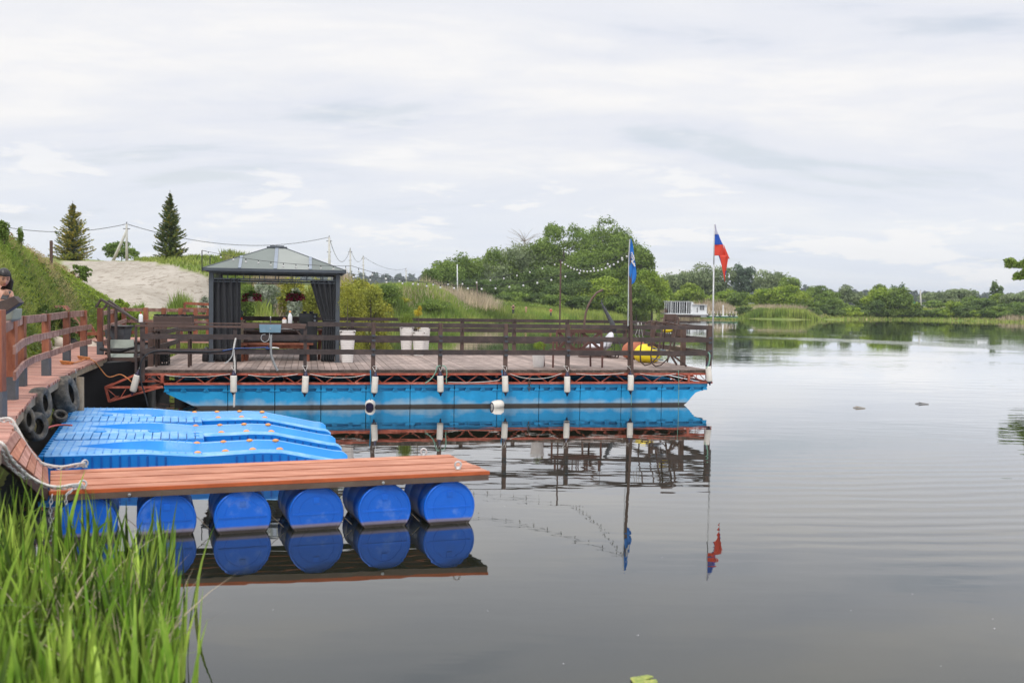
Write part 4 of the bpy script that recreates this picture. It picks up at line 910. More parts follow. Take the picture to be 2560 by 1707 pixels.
# buoys on the water
p = onz(926, 1017, 0)+Vector((0, 0, .07)); rt = empty('buoy', p, 'round white floating buoy showing its dark round end', 'buoy')
mb = MB(); mb.lathe(p+Vector((.0, .14, .05)), [(.01, -.0), (.07, .01), (.115, .06), (.125, .13), (.118, .22), (.09, .27)], 24, Vector((0, -1, -.35))); mb.build('body', M['fender'], rt, True)
mb = MB(); mb.lathe(p+Vector((.0, .14, .05)), [(.09, .268), (.082, .285), (.04, .27), (.01, .272)], 22, Vector((0, -1, -.35))); mb.build('end_cap', M['navy'], rt, True)
p = onz(1243, 1018, 0)+Vector((0, .05, .05)); rt = empty('buoy', p, 'white barrel-shaped buoy lying on the water beside the floats', 'buoy')
ax = Vector((-.85, -.5, -.12)).normalized(); mb = MB(); mb.lathe(p-ax*.15, [(.02, 0), (.08, .01), (.10, .04), (.112, .12), (.112, .2), (.10, .27), (.085, .29)], 24, ax); mb.build('body', M['fender'], rt, True)
mb = MB(); mb.torus(p+ax*.14, ax, .07, .014, 20, 6); mb.build('end_ring', M['navy'], rt, True)
def rope(name, pts, r, mt, label, cat='rope', group=None, par=None):
    P_ = [Vector(p) for p in pts]; out = []
    for i in range(len(P_)-1):          # Catmull-Rom
        p0 = P_[max(i-1, 0)]; p1 = P_[i]; p2 = P_[i+1]; p3 = P_[min(i+2, len(P_)-1)]
        for k_ in range(6):
            t_ = k_/6; out.append(.5*((2*p1)+(p2-p0)*t_+(2*p0-5*p1+4*p2-p3)*t_*t_+(3*p1-p0-3*p2+p3)*t_**3))
    out.append(P_[-1]); mb = MB(); mb.tube(out, r, 6); o = mb.build(name, M[mt], par, True)
    if par is None: tag(o, label, cat, group)
    return o
def sagpts(a_, b_, s_, n=6): return [Vector(a_).lerp(Vector(b_), i/n)-ZV*(4*s_*(i/n)*(1-i/n)) for i in range(n+1)]
rl = ['under the left gazebo half', 'between the two fenders under the gazebo', 'left of the round buoy', 'just left of the lying buoy', 'left of the plain pot', 'left of the blue flag mast', 'right of the blue flag mast']
spans = [((415, 938), (575, 935), .05), ((620, 937), (745, 935), .05), ((775, 935), (915, 937), .07), ((1120, 955), (1250, 950), .03), ((1276, 935), (1405, 933), .12), ((1440, 934), (1560, 932), .04), ((1600, 934), (1690, 934), .05)]
for (a_, b_, s_), l_ in zip(spans, rl):
    a3 = onP(*a_, -.03); b3 = onP(*b_, -.03); rope('mooring_rope', sagpts(a3, b3, s_), .008, 'white_rope', 'thin pale rope sagging along the truss '+l_, 'rope', 'pale ropes along the truss')
for i, (px, mt, y1, lab) in enumerate([(926, 'blue_rope', 1000, 'blue rope running down to the round buoy'), (1255, 'blue_rope', 1000, 'light blue line down to the lying buoy'), (1578, 'green_rope', 1018, 'thin line dropping to the water below the blue flag mast'), (1696, 'green_rope', 1018, 'thin line dropping to the water near the right end')]):
    a3 = onP(px, 925, -.13); u, z = PF(px, y1, -.13); rope('line', [a3, a3.lerp(P(u, -.13, max(z, .02)), .5)+PU*.01, P(u, -.13, max(z, .02))], .007 if i > 1 else .012, mt, lab)
for s_, nm in ((-1, 'left'), (1, 'right')):
    u = PF(1101, 930)[0]; pts = [P(u+s_*.02, -.12, .95), P(u+s_*.09, -.14, .93), P(u+s_*.13, -.13, .80), P(u+s_*(.12 if s_ > 0 else .22), -.12, .66), P(u+s_*(.13 if s_ > 0 else .36), -.11, .55)]
    rope('rope_loop', pts, .014, 'green_rope', 'green rope loop hanging %s of the fender with rope loops' % nm)
u = PF(1769, 900)[0]; rope('rope_loop', [P(u-.05, -.12, 1.28), P(u-.01, -.15, 1.22), P(u-.03, -.15, 1.0), P(u-.08, -.13, .9)], .018, 'green_rope', 'green rope looped on the right corner post')
# vertical white drain pipe and hoses at the second post
u = UP[0]; rope('water_pipe', [P(u+.02, -.12, 1.55), P(u-.02, -.13, 1.3), P(u, -.13, 1.0), P(u, -.13, .75), P(u+.0, -.16, .4), P(u-.01, -.16, .05)], .022, 'white_rope', 'old pale hose taped vertically to the second railing post', 'hose')
hp = [onP(px, py, -.15) for px, py in ((370, 1015), (362, 985), (352, 950), (351, 915), (360, 892), (382, 879), (410, 876), (440, 878), (480, 878), (520, 879), (556, 877))]
rope('hose', hp, .016, 'hose_dark', 'dark hose clipped along the lowest rail and dropping to the blue docks', 'hose')
rope('hose', [onP(px, py, -.15) for px, py in ((556, 877), (590, 871), (630, 870), (668, 868))], .014, 'hose_blue', 'blue hose running along the rail to the sink tap', 'hose')
rope('hose', [onP(px, py, -.17) for px, py in ((584, 868), (580, 890), (570, 903), (562, 908))], .012, 'galv', 'short pale hose end hanging left of the second post', 'hose')
# sink under the shelf
uS, zS = PF(676, 821, -.05); sk = empty('sink', P(uS, .0, zS), 'grey-blue metal sink hung under the brown shelf of the front railing', 'sink')
mb = MB(); mb.prism([P(uS-.235, -.165, zS+.09), P(uS+.235, -.165, zS+.09), P(uS+.22, -.165, zS-.085), P(uS-.22, -.165, zS-.085)], PV*.30, .5); mb.build('basin', M['sink_blue'], sk)
mb = MB(); mb.lathe(P(uS, -.172, zS), [(.014, 0), (.012, .006)], 12, -PV); mb.build('bolt', M['galv'], sk)
mb = MB(); mb.tube([P(uS+.02, -.1, zS-.08), P(uS+.02, -.1, zS-.16)], .035, 12); mb.build('drain_trap', M['hose_dark'], sk, True)
rope('drain_hose', [P(uS+.02, -.12, zS-.14)]+[onP(px, py, -.15) for px, py in ((677, 862), (678, 885), (684, 905), (694, 927))], .028, 'pipe_grey', '', par=sk)
rope('water_line', [onP(px, py, -.14) for px, py in ((674, 832), (672, 848), (662, 855), (653, 848), (655, 838), (664, 836))], .008, 'galv', '', par=sk)
mb = MB(); a3 = P(uS, .06, 1.86); mb.tube([a3, a3+ZV*.13, a3+ZV*.16-PV*.03, a3+ZV*.14-PV*.12], .011, 8); mb.build('faucet', M['steel'], sk, True)
mb = MB(); q = onP(664, 871, -.16); mb.tube([q, q+PU*.09], .022, 8); mb.tube([q+PU*.04-ZV*.0, q+PU*.04+ZV*.05], .012, 6); mb.build('blue_valve', M['hose_blue'], sk)
q = onP(680, 869, -.15); mb = MB(); mb.tube([q, q+PU*.08, q+PU*.15-ZV*.01], [.016, .014, .01], 8); mb.build('hose_nozzle', M['white_plastic'], sk)
# bottles
def bottle(px, py_base, h_, r, mt, cap, label, neck=.3, v=.02):
    u, z = PF(px, py_base, v); p = P(u, v, 1.862); rt = empty('bottle', p, label, 'bottle'); mb = MB()
    mb.lathe(p, [(r*.9, 0), (r, .01), (r, h_*(.62-neck*.2)), (r*.8, h_*.68), (r*.38, h_*.82), (r*.36, h_*.86)], 18); mb.build('body', M[mt], rt, True)
    mb = MB(); mb.lathe(p+ZV*h_*.86, [(r*.45, 0), (r*.45, h_*.12), (r*.3, h_*.14)], 14); mb.build('cap', M[cap], rt, True); return rt, p
rt, p = bottle(725, 803, .29, .048, 'bottle_white', 'orange', 'tall white bottle with an orange cap on the brown shelf')
rt, p = bottle(711, 803, .17, .048, 'bottle_amber', 'navy', 'short amber bottle with a pale label left of the white bottle')
mb = MB(); mb.lathe(p+ZV*.02, [(.0495, 0), (.0495, .08)], 18); mb.build('label_band', M['white_plastic'], rt)
u, z = PF(352, 800, .0); p = P(u, .0, 1.885); rt = empty('bottle', p, 'small white bottle with a red tip at the left end of the railing', 'bottle'); mb = MB(); mb.lathe(p-ZV*.04, [(.04, 0), (.043, .01), (.043, .17), (.025, .2)], 16); mb.build('body', M['bottle_white'], rt, True); mb = MB(); mb.lathe(p+ZV*.16, [(.018, 0), (.006, .05)], 10); mb.build('cap', M['red'], rt, True)
mb = MB(); q = P(PF(618, 804)[0], .0, 1.868)
mb.frame(q, PU*.09, PV*.04, ZV*.008); tag(mb.build('cloth', M['white_plastic']), 'white folded rag lying on the railing left of the sink', 'rag')
# ---------------------------------------------------------------- gazebo
uA, vA = PD(527, 905.6); uB, vB = PD(843, 905); v0 = (vA+vB)/2; uA += 0; GD = 2.7
gz = empty('gazebo', P((uA+uB)/2, v0+GD/2, DK), 'dark grey metal gazebo with hipped translucent roof and dark curtains', 'gazebo')
gc = ((uA+uB)/2, v0+GD/2); hw = (uB-uA)/2; zE = onP(685, 676, v0-.25).z
cor = [(uA, v0), (uB, v0), (uB, v0+GD), (uA, v0+GD)]
for (u, v) in cor:
    mb = MB(); mb.frame(P(u, v, (DK+zE)/2), PU*.05, PV*.05, ZV*(zE-DK)/2); mb.frame(P(u, v, DK+.01), PU*.08, PV*.08, ZV*.01); mb.build('post', M['gaz_metal'], gz, bevel=.006)
ov = .17; ec = [(uA-ov, v0-ov), (uB+ov, v0-ov), (uB+ov, v0+GD+ov), (uA-ov, v0+GD+ov)]
ap = onP(685, 619, gc[1]); zA = ap.z; cw = .22
mb = MB()
for i in range(4):
    a_, b_ = ec[i], ec[(i+1) % 4]; mb.bar(P(*a_, zE), P(*b_, zE), .05, .07)
for i in range(4): # hip ribs
    a_ = ec[i]; s_ = [(-1, -1), (1, -1), (1, 1), (-1, 1)][i]; mb.bar(P(*a_, zE+.03), P(gc[0]+s_[0]*cw, gc[1]+s_[1]*cw, zA-.03), .045, .03)
mb.build('roof_frame', M['gaz_metal'], gz)
mb = MB()
def onface(f_, side, t_):   # f_ -1..1 along eave, t_ 0..1 upwards
    if side == 0: e = P(gc[0]+f_*(hw+ov), v0-ov, zE+.03); c_ = P(gc[0]+f_*cw, gc[1]-cw, zA-.03)
    if side == 1: e = P(uB+ov, gc[1]+f_*(GD/2+ov), zE+.03); c_ = P(gc[0]+cw, gc[1]+f_*cw, zA-.03)
    if side == 2: e = P(gc[0]+f_*(hw+ov), v0+GD+ov, zE+.03); c_ = P(gc[0]+f_*cw, gc[1]+cw, zA-.03)
    if side == 3: e = P(uA-ov, gc[1]+f_*(GD/2+ov), zE+.03); c_ = P(gc[0]-cw, gc[1]+f_*cw, zA-.03)
    return e.lerp(c_, t_)
def hipt(side):      # where a rib standing at half the eave meets the hip
    full = (hw+ov) if side in (0, 2) else (GD/2+ov); return .5*full/(full-cw)
for side in range(4):
    tt = hipt(side)
    for sg in (-1, 1):
        q = [onface(0, side, 0), onface(.5*sg, side, 0), onface(sg, side, tt), onface(sg, side, 1), onface(0, side, 1)]
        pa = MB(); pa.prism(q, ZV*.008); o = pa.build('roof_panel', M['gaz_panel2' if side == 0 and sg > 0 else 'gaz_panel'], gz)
        q = [onface(.5*sg, side, 0), onface(sg, side, 0), onface(sg, side, tt)]
        pa = MB(); pa.prism(q, ZV*.008); o = pa.build('roof_panel', M['gaz_panel'], gz)
mb = MB()
for side in range(4):
    mb.bar(onface(0, side, 0)+ZV*.014, onface(0, side, 1)+ZV*.014, .085, .02, a=.7)
    for sg in (-1, 1): mb.bar(onface(.5*sg, side, 0)+ZV*.014, onface(sg, side, hipt(side))+ZV*.014, .07, .02, a=.7)
mb.build('roof_ribs', M['gaz_light'], gz)
mb = MB(); mb.frame(P(gc[0], gc[1], zA-.005), PU*cw*1.15, PV*cw*1.15, ZV*.02); mb.frame(P(gc[0], gc[1], zA+.03), PU*cw*.8, PV*cw*.8, ZV*.018); mb.build('roof_cap', M['gaz_metal'], gz, bevel=.01)
mb = MB()    # beams with little uprights under the eaves, curtain rods
for i in range(4):
    a_, b_ = cor[i], cor[(i+1) % 4]; A3 = P(*a_, zE-.05); B3 = P(*b_, zE-.05)
    mb.bar(A3, B3, .05, .05); mb.bar(A3-ZV*.17, B3-ZV*.17, .03, .035); mb.bar(A3-ZV*.235, B3-ZV*.235, .02, .022)
    for k_ in range(1, 8):
        q = A3.lerp(B3, k_/8); mb.bar(q, q-ZV*.17, .02, .02); q2_ = A3.lerp(B3, (k_+.4)/8); mb.bar(q2_-ZV*.17, q2_-ZV*.235, .018, .018)
mb.build('lattice_beam', M['gaz_metal'], gz)
def curtain(name, edge, n=44, rows=16, amp=.035, folds=9, mt='curtain', zb=None):
    # edge(t 0..1 down) -> (start u,v) , (end u,v), z
    pts = []
    for i in range(n+1):
        f_ = i/n; row = []
        for j in range(rows+1):
            t_ = j/rows; (ua, va), (ub_, vb_), z, am = edge(t_); u = ua+(ub_-ua)*f_; v = va+(vb_-va)*f_
            w_ = am*math.sin(f_*folds*2*math.pi+1.1*math.sin(t_*3+f_*5))*(1+.25*math.sin(f_*31)); dx = (vb_-va); du = (ub_-ua); l_ = math.hypot(dx, du)+1e-6
            row.append(P(u-dx/l_*w_, v+du/l_*w_, z))
        pts.append(row)
    mb = MB(); mb.grid(pts, .5); o = mb.build(name, M[mt], gz, True); sm = o.modifiers.new('thickness', 'SOLIDIFY'); sm.thickness = .006; return o
zc1 = zE-.2
uc1 = PD(607, 905)[0]-.06
curtain('curtain', lambda t_: ((uA+.08, v0+.02), (uc1+.02*t_, v0+.03), zc1+(DK+.015-zc1)*t_, .04), folds=4.5)
curtain('curtain', lambda t_: ((uA-.02, v0+.15), (uA-.02, v0+1.1), zc1+(DK+.01-zc1)*t_, .05), folds=5)
curtain('curtain', lambda t_: ((uA+.08, v0+GD-.03), (uA+.45, v0+GD-.03), zc1+(DK+.01-zc1)*t_, .04), folds=4)
def rc(t_):      # right front curtain, gathered by a tie halfway
    ut = PF(776, 700, v0)[0]; um = PF(807, 790, v0)[0]; ubm = PF(803, 900, v0)[0]
    if t_ < .5: k_ = t_/.5; e = ut+(um-ut)*(k_**1.15)
    else: k_ = (t_-.5)/.5; e = um+(ubm-um)*math.sin(k_*1.3)
    g_ = 1-.6*math.exp(-((t_-.5)/.13)**2)
    return ((e, v0+.02), (uB-.07, v0+.02), zc1+(DK+.02-zc1)*t_, .035*g_)
curtain('curtain', rc, folds=5, rows=30)
def rc2(t_):
    g_ = 1-.75*math.exp(-((t_-.5)/.15)**2); return ((uB, v0+.1), (uB, v0+.1+.7*g_), zc1+(DK+.02-zc1)*t_, .04*g_)
curtain('curtain', rc2, folds=5, rows=30)
mb = MB(); um = PF(811, 790, v0)[0]; mb.torus(P((um+uB-.07)/2, v0+.02, (zc1+DK)/2+.02), ZV, (uB-.07-um)/2+.01, .02, 20, 6); mb.build('curtain_tie', M['curtain'], gz, True)
mb = MB(); q = P(uA-.12, v0+.15, DK); mb.lathe(q, [(.09, 0), (.11, .03), (.10, .2), (.06, .33), (.02, .36)], 14); tag(mb.build('bundle', M['black'], smooth=True), 'black tied bundle on the deck at the gazebo left front post', 'bundle')
# hanging flower baskets
for px, lab, pale in ((630, 'hanging basket of dark pink petunias with a pale pot, left one', 1), (738, 'hanging basket of dark pink petunias, right one', 0)):
    q = onP(px, 744, v0+1.1); rt = empty('hanging_basket', q, lab, 'flower basket', 'petunia baskets hung in the gazebo'); mb = MB()
    mb.lathe(q-ZV*.10, [(.07, 0), (.11, .06), (.125, .12), (.12, .13)], 18); mb.build('pot', M['white_plastic' if pale else 'pot_inner'], rt, True)
    mb = MB(); topz = zE-.05
    for k_ in range(3): a_ = k_*2.1; mb.tube([q+Vector((math.cos(a_)*.11, math.sin(a_)*.11, .02)), q+ZV*.42], .003, 4)
    mb.tube([q+ZV*.42, Vector((q.x, q.y, topz))], .003, 4); mb.build('hanger', M['wire'], rt)
    for nm, mt, n_, hh in (('flowers', 'petal', 420, 0), ('leaves', 'leaf_dark', 260, .03)):
        V = []
        for k_ in range(n_):
            a_ = random.uniform(0, 6.283); r_ = random.uniform(.10, .24) if nm == 'flowers' else random.uniform(0, .2)
            if nm == 'flowers' and pale and -2.1 < a_-6.283 < -1.2 and r_ > .1 : continue
            c_ = q+Vector((math.cos(a_)*r_*1.05, math.sin(a_)*r_, random.uniform(-.09, .09)-(r_-.1)*.25+.03+hh)); s_ = .022
            x = Vector((random.gauss(0, 1), random.gauss(0, 1), random.gauss(0, 1))).normalized(); y = x.orthogonal().normalized()
            V += [c_-x*s_, c_-y*s_, c_+x*s_, c_+y*s_]
        V = np.array([tuple(v) for v in V]); np_mesh(nm, V, np.arange(len(V)).reshape(-1, 4), np.repeat(rng.uniform(0, 1, len(V)//4), 4), M[mt], rt)
# picnic furniture in the gazebo
def slab_table(name, label, cat, uc, vc, Lx, W, h_, mt, group=None, legs='leg', th=.045, slats=4, rot=TH):
    base = P(uc, vc, DK); rt = empty(name, base, label, cat, group); X = Vector((math.cos(rot), math.sin(rot), 0)); Y = Vector((-math.sin(rot), math.cos(rot), 0))
    mb = MB()
    for k_ in range(slats):
        y = (k_+.5)/slats*W-W/2; mb.frame(base+Y*y+ZV*(h_-th/2), X*Lx/2, Y*(W/slats/2-.006), ZV*th/2)
    mb.build('top' if cat == 'table' else 'seat', M[mt], rt, bevel=.005)
    for sx in (-1, 1):
        for sy_ in (-1, 1):
            mb = MB(); mb.bar(base+X*sx*(Lx/2-.12)+Y*sy_*(W/2-.06), base+X*sx*(Lx/2-.14)+Y*sy_*(W/2-.07)+ZV*(h_-th), .07, .06); mb.build('leg', M[mt], rt)
    mb = MB(); mb.bar(base+X*(-Lx/2+.14)+ZV*(h_-th-.05), base+X*(Lx/2-.14)+ZV*(h_-th-.05), .05, .09); mb.build('apron', M[mt], rt); return rt, base, X, Y
uc = PD(700, 880)[0]
slab_table('bench', 'reddish brown wooden bench in front of the gazebo table', 'bench', uc+.05, v0+.55, 1.75, .34, .45, 'red_wood', 'benches at the gazebo table', slats=2)
slab_table('table', 'dark slatted picnic table inside the gazebo', 'table', uc, v0+1.25, 1.8, .75, .76, 'dark_wood')
rt, base, X, Y = slab_table('bench', 'brown bench with a high slatted back behind the gazebo table', 'bench', uc-.1, v0+2.0, 1.7, .4, .45, 'dark_wood', slats=3)
mb = MB()
for z in (.68, .86, 1.02): mb.frame(base+Y*.22+ZV*z, X*.92, Y*.015, ZV*.055)
for s_ in (-1, 1): mb.bar(base+Y*.25+X*s_*.75, base+Y*.25+X*s_*.75+ZV*1.08, .05, .07)
mb.build('backrest', M['dark_wood'], rt)
slab_table('stool', 'small reddish stool at the left end of the gazebo table', 'stool', PD(618, 885)[0], v0+.5, .36, .34, .43, 'red_wood', 'stools at the gazebo table', slats=2)
slab_table('stool', 'small reddish stool beside the tied right curtain', 'stool', PD(803, 875)[0]-.05, v0+1.2, .38, .34, .78, 'red_wood', 'stools at the gazebo table', slats=2)
# column, kettle, microwave on cabinet
q = P(PD(612, 890)[0]-.02, v0+.9, DK); rt = empty('side_cabinet', q, 'weathered pale wooden stand behind the left curtain', 'stand'); mb = MB(); mb.frame(q+ZV*.5, PU*.09, PV*.12, ZV*.48); mb.build('body', M['old_wood'], rt, bevel=.006); mb = MB(); mb.frame(q+ZV*.995, PU*.11, PV*.14, ZV*.015); mb.build('top', M['old_wood'], rt)
k0 = q+ZV*1.01; rt = empty('kettle', k0, 'dark green kettle with a red base on the pale wooden stand', 'kettle'); mb = MB(); mb.lathe(k0, [(.065, 0), (.07, .02), (.065, .06)], 18); mb.build('base', M['red'], rt, True)
mb = MB(); mb.lathe(k0+ZV*.061, [(.06, 0), (.082, .03), (.085, .12), (.06, .17), (.02, .19)], 18); mb.build('body', mat('kettle_green', (.02, .045, .03), .35), rt, True); mb = MB(); mb.tube([k0+PU*.07+ZV*.21, k0+PU*.14+ZV*.21, k0+PU*.15+ZV*.12, k0+PU*.08+ZV*.1], .012, 6); mb.build('handle', M['black'], rt, True)
q = P(PF(771, 800, v0+.8)[0], v0+.8, DK); rt = empty('cabinet', q, 'black low cabinet carrying the microwave inside the gazebo', 'cabinet'); mb = MB(); mb.frame(q+ZV*.46, PU*.22, PV*.2, ZV*.46); mb.build('body', M['black'], rt, bevel=.01); mb = MB(); mb.frame(q+ZV*.46-PV*.205, PU*.19, PV*.006, ZV*.40); mb.build('door', M['black'], rt)
k0 = q+ZV*.925; rt = empty('microwave', k0, 'black microwave oven inside the gazebo by the right curtain', 'microwave'); mb = MB(); mb.frame(k0+ZV*.14, PU*.23, PV*.17, ZV*.13); mb.build('body', M['black'], rt, bevel=.008)
mb = MB(); mb.frame(k0+ZV*.14-PV*.174-PU*.055, PU*.15, PV*.005, ZV*.10); mb.build('door', mat('dark_glass', (.03, .032, .034), .12), rt); mb = MB(); mb.lathe(k0+ZV*.19-PV*.17+PU*.16, [(.03, 0), (.026, .02)], 14, -PV); mb.lathe(k0+ZV*.09-PV*.17+PU*.16, [(.03, 0), (.026, .02)], 14, -PV); mb.build('knobs', M['gaz_light'], rt)
for s_ in (-1, 1):
    mb = MB(); mb.lathe(k0+ZV*.27+PU*(s_*.08-.01), [(.04, 0), (.06, .04), (.058, .045)], 14); tag(mb.build('bowl', M['navy'], smooth=True), 'small dark bowl on the microwave, %s one' % ('left' if s_ < 0 else 'right'), 'bowl')
mb = MB(); q = P(uc+.25, v0+1.05, DK+.765); mb.lathe(q, [(.12, 0), (.15, .02), (.15, .03)], 20); tag(mb.build('tray', M['white_plastic']), 'pale flat tray on the gazebo table', 'tray')
mb = MB(); q = P(uc-.45, v0+1.1, DK+.765); mb.lathe(q, [(.09, 0), (.11, .12), (.11, .13)], 20); tag(mb.build('basin', M['leaf_mid']), 'green plastic basin on the gazebo table', 'basin')
# ---------------------------------------------------------------- planters
def wavy_planter(px, py, h_, rt_, rb, label, v=None):
    u, v_ = PD(px, py); q = P(u, v_, DK); rt = empty('planter', q, label, 'planter', 'white wavy planters on the deck'); nz_ = 64; na = 28; pts = []
    for i in range(na+1):
        an = 2*math.pi*i/na; row = []
        for j in range(nz_+1):
            t_ = j/nz_; hx = rb+(rt_-rb)*t_; c_, s_ = math.cos(an), math.sin(an); k_ = (abs(c_)**5+abs(s_)**5)**(-1/5)
            ph = t_*h_/.052*2*math.pi+.9*math.sin(c_*k_*4+s_*k_*3+1); o_ = .006*(abs(math.sin(ph/2))*2-1)
            x = c_*k_*(hx+o_); y = s_*k_*(hx+o_); row.append(q+PU*x+PV*y+ZV*(t_*h_))
        pts.append(row)
    mb = MB(); mb.grid(pts, .5); mb.build('body', M['planter'], rt, True)
    mb = MB(); mb.frame(q+ZV*(h_-.03), PU*(rt_-.012), PV*(rt_-.012), ZV*.012); mb.build('soil', M['pot_inner'], rt)
    mb = MB()
    for s_ in (-1, 1): mb.frame(q+ZV*(h_-.005)+PU*s_*(rt_-.008), PU*.012, PV*(rt_), ZV*.008); mb.frame(q+ZV*(h_-.003)+PV*s_*(rt_-.008), PU*(rt_-.021), PV*.012, ZV*.008)
    mb.build('rim', M['planter'], rt); return q+ZV*h_
def bunch(p, name, label, cat, w_, h_, n, s_, mt, z0=0., group=None, up=False):
    rt = empty(name, p, label, cat, group)
    if up:
        B = np.array(p)+np.stack([rng.normal(0, w_*.25, n), rng.normal(0, w_*.25, n), np.zeros(n)-.02], -1); blades('blades', B, rng.uniform(.6, 1, n)*h_, np.full(n, s_), .35, M[mt], par=rt)
    else: 
        crown(rt, 'foliage', (p.x, p.y, p.z+z0+h_/2), w_/2, w_/2, h_/2, n, s_, M[mt], 14, n, spread=.6); mb = MB(); mb.tube([p-ZV*.05, p+ZV*(z0+h_*.6)], [.014, .006], 6); mb.build('stem', M['bark'], rt)
    return rt
q = wavy_planter(868, 906, .79, .19, .13, 'white wavy planter touching the right gazebo post')
bunch(q, 'potted_shrub', 'thin yellow-green shrub growing from the planter by the gazebo', 'shrub', .75, 1.15, 1500, .02, 'leaf_yellow', .1)
q = wavy_planter(1016, 888, .80, .19, .13, 'tall white wavy planter at the back rail, left of the pair'); bunch(q, 'potted_grass', 'upright ornamental grass in the tall planter left of the golden thuja', 'ornamental grass', .3, .55, 420, .008, 'grass', up=True)
q = wavy_planter(1046, 889, .68, .17, .13, 'shorter white wavy planter in front of the back pair')
bunch(q, 'potted_thuja', 'golden round thuja bush above the shorter wavy planter', 'thuja', .34, .46, 2400, .016, 'thuja', .32)
bunch(q, 'potted_plant', 'small dry yellowish plant in the shorter wavy planter', 'potted plant', .2, .25, 260, .014, 'thuja', .0)
q = wavy_planter(1058, 885.5, .80, .19, .13, 'tall white wavy planter at the back rail, right of the pair')
u, v_ = PD(1346, 918); q = P(u, v_, DK); rt = empty('flower_pot', q, 'plain smooth white tapered pot by the front railing', 'flower pot'); mb = MB(); mb.lathe(q, [(.12, 0), (.125, .01), (.165, .36), (.172, .365), (.172, .385), (.155, .385), (.15, .35)], 32); mb.build('body', M['planter'], rt); mb = MB(); mb.lathe(q+ZV*.34, [(.152, 0), (.15, .01)], 20); mb.build('soil', M['pot_inner'], rt)
bunch(q+ZV*.35, 'potted_bush', 'small round yellow-green bush in the plain white pot', 'bush', .38, .30, 1500, .02, 'leaf_bright', .0)
# ---------------------------------------------------------------- lattice-backed bench
u0, v_ = PD(1383, 919); u1, _ = PD(1506, 919); u0 += 0; vbk = v_+.05; rt = empty('garden_bench', P((u0+u1)/2, vbk, DK), 'dark brown garden bench with crossed lattice back, seen from behind', 'bench')
zb0, zb1 = onP(1440, 874, vbk).z, onP(1440, 828, vbk).z; ul_, ur_ = PF(1392, 850, vbk)[0], PF(1503, 850, vbk)[0]
mb = MB(); mb.bar(P(ul_, vbk, zb1), P(ur_, vbk, zb1), .04, .085); mb.bar(P(ul_, vbk, zb0), P(ur_, vbk, zb0), .04, .085)
um = (ul_+ur_)/2
for a_, b_ in ((ul_, um-.12), (um+.02, ur_)):
    mb.bar(P(a_+.02, vbk, zb0), P(b_, vbk, zb1), .022, .07); mb.bar(P(a_+.02, vbk+.022, zb1), P(b_, vbk+.022, zb0), .022, .07)
for u in (um-.12, um-.02, um+.03): mb.bar(P(u, vbk+.002, zb0+.03), P(u, vbk+.002, zb1-.03), .022, .07)
mb.bar(P(ul_, vbk, zb0-.02), P(ul_, vbk, zb1), .05, .04); mb.bar(P(ur_, vbk, zb0-.02), P(ur_, vbk, zb1), .05, .04); mb.build('backrest', M['bench_wood'], rt)
mb = MB()
for k_ in range(4): mb.frame(P(um-.04, vbk+.08+.11*k_, 1.28), PU*(ur_-ul_)/2*1.05, PV*.045, ZV*.014)
mb.build('seat', M['bench_wood'], rt)
for px, dv in ((1371, .42), (1383, 0), (1489, .42), (1506, 0)):
    u = PF(px, 880, vbk)[0]; mb = MB(); mb.bar(P(u, vbk+dv, DK), P(u-(.02 if dv else 0), vbk+dv, 1.5 if not dv else 1.42), .045, .045); mb.build('leg', M['bench_wood'], rt)
for px in (1377, 1500):
    u = PF(px, 880, vbk)[0]; mb = MB(); mb.bar(P(u+.04, vbk+.0, 1.50), P(u-.02, vbk+.5, 1.50), .05, .025); mb.build('armrest', M['bench_wood'], rt)
# swing chair
q = P(*PD(1490, 892), DK); rt = empty('swing_chair', q, 'hanging swing chair with white cushion and curved brown stand', 'swing chair'); vq = PD(1490, 892)[1]
arc = [onP(px, py, vq) for px, py in ((1460, 888), (1460, 840), (1461, 808), (1464, 785), (1470, 765), (1480, 746), (1492, 732), (1507, 724))]
mb = MB(); mb.tube(arc, .03, 8); mb.torus(q+ZV*.02, ZV, .5, .022, 32, 6); mb.bar(q-PU*.5+ZV*.02, q+PU*.5+ZV*.02, .04, .03); mb.build('stand', M['post_wood'], rt, True)
cq = onP(1512, 858, vq); mb = MB(); top3 = arc[-1]
for k_ in range(9):
    a_ = k_/8*math.pi; mb.tube([cq+PU*math.cos(a_)*.34*(1-j*.03)+PV*(.12-.30*math.sin(a_)*math.sin(j/6*math.pi))+ZV*(-.26+.55*j/6) for j in range(7)], .007, 4)
for z in (-.25, -.1, .05, .18): mb.torus(cq+ZV*z, ZV, .26+z*.2, .008, 24, 5)
mb.build('basket', M['umbrella'], rt, True)
mb = MB(); sq_ = onP(1488, 866, vq-.05); n_ = 20
for c_, ex, ey, ez, tl in ((sq_, .31, .28, .085, 0.0), (onP(1520, 853, vq+.05), .12, .27, .27, .35)):
    mb.grid([[c_+PU*(ex*math.cos(b_)*math.cos(a_)*(1+.06*math.sin(3*a_+b_*4))+tl*ez*math.sin(b_))+PV*ey*math.cos(b_)*math.sin(a_)+ZV*ez*math.sin(b_) for b_ in np.linspace(-1.57, 1.57, 11)] for a_ in np.linspace(0, 6.28319, 25)], .5)
mb.build('cushion', M['cushion'], rt, True)
mb = MB(); mb.tube([top3, top3-ZV*.1, cq+ZV*.3], .006, 4); mb.build('chain', M['wire'], rt)
vq2 = vq+.3; q0 = onP(1504, 758, vq2); q1 = onP(1532, 812, vq2); q2_ = onP(1552, 868, vq2)
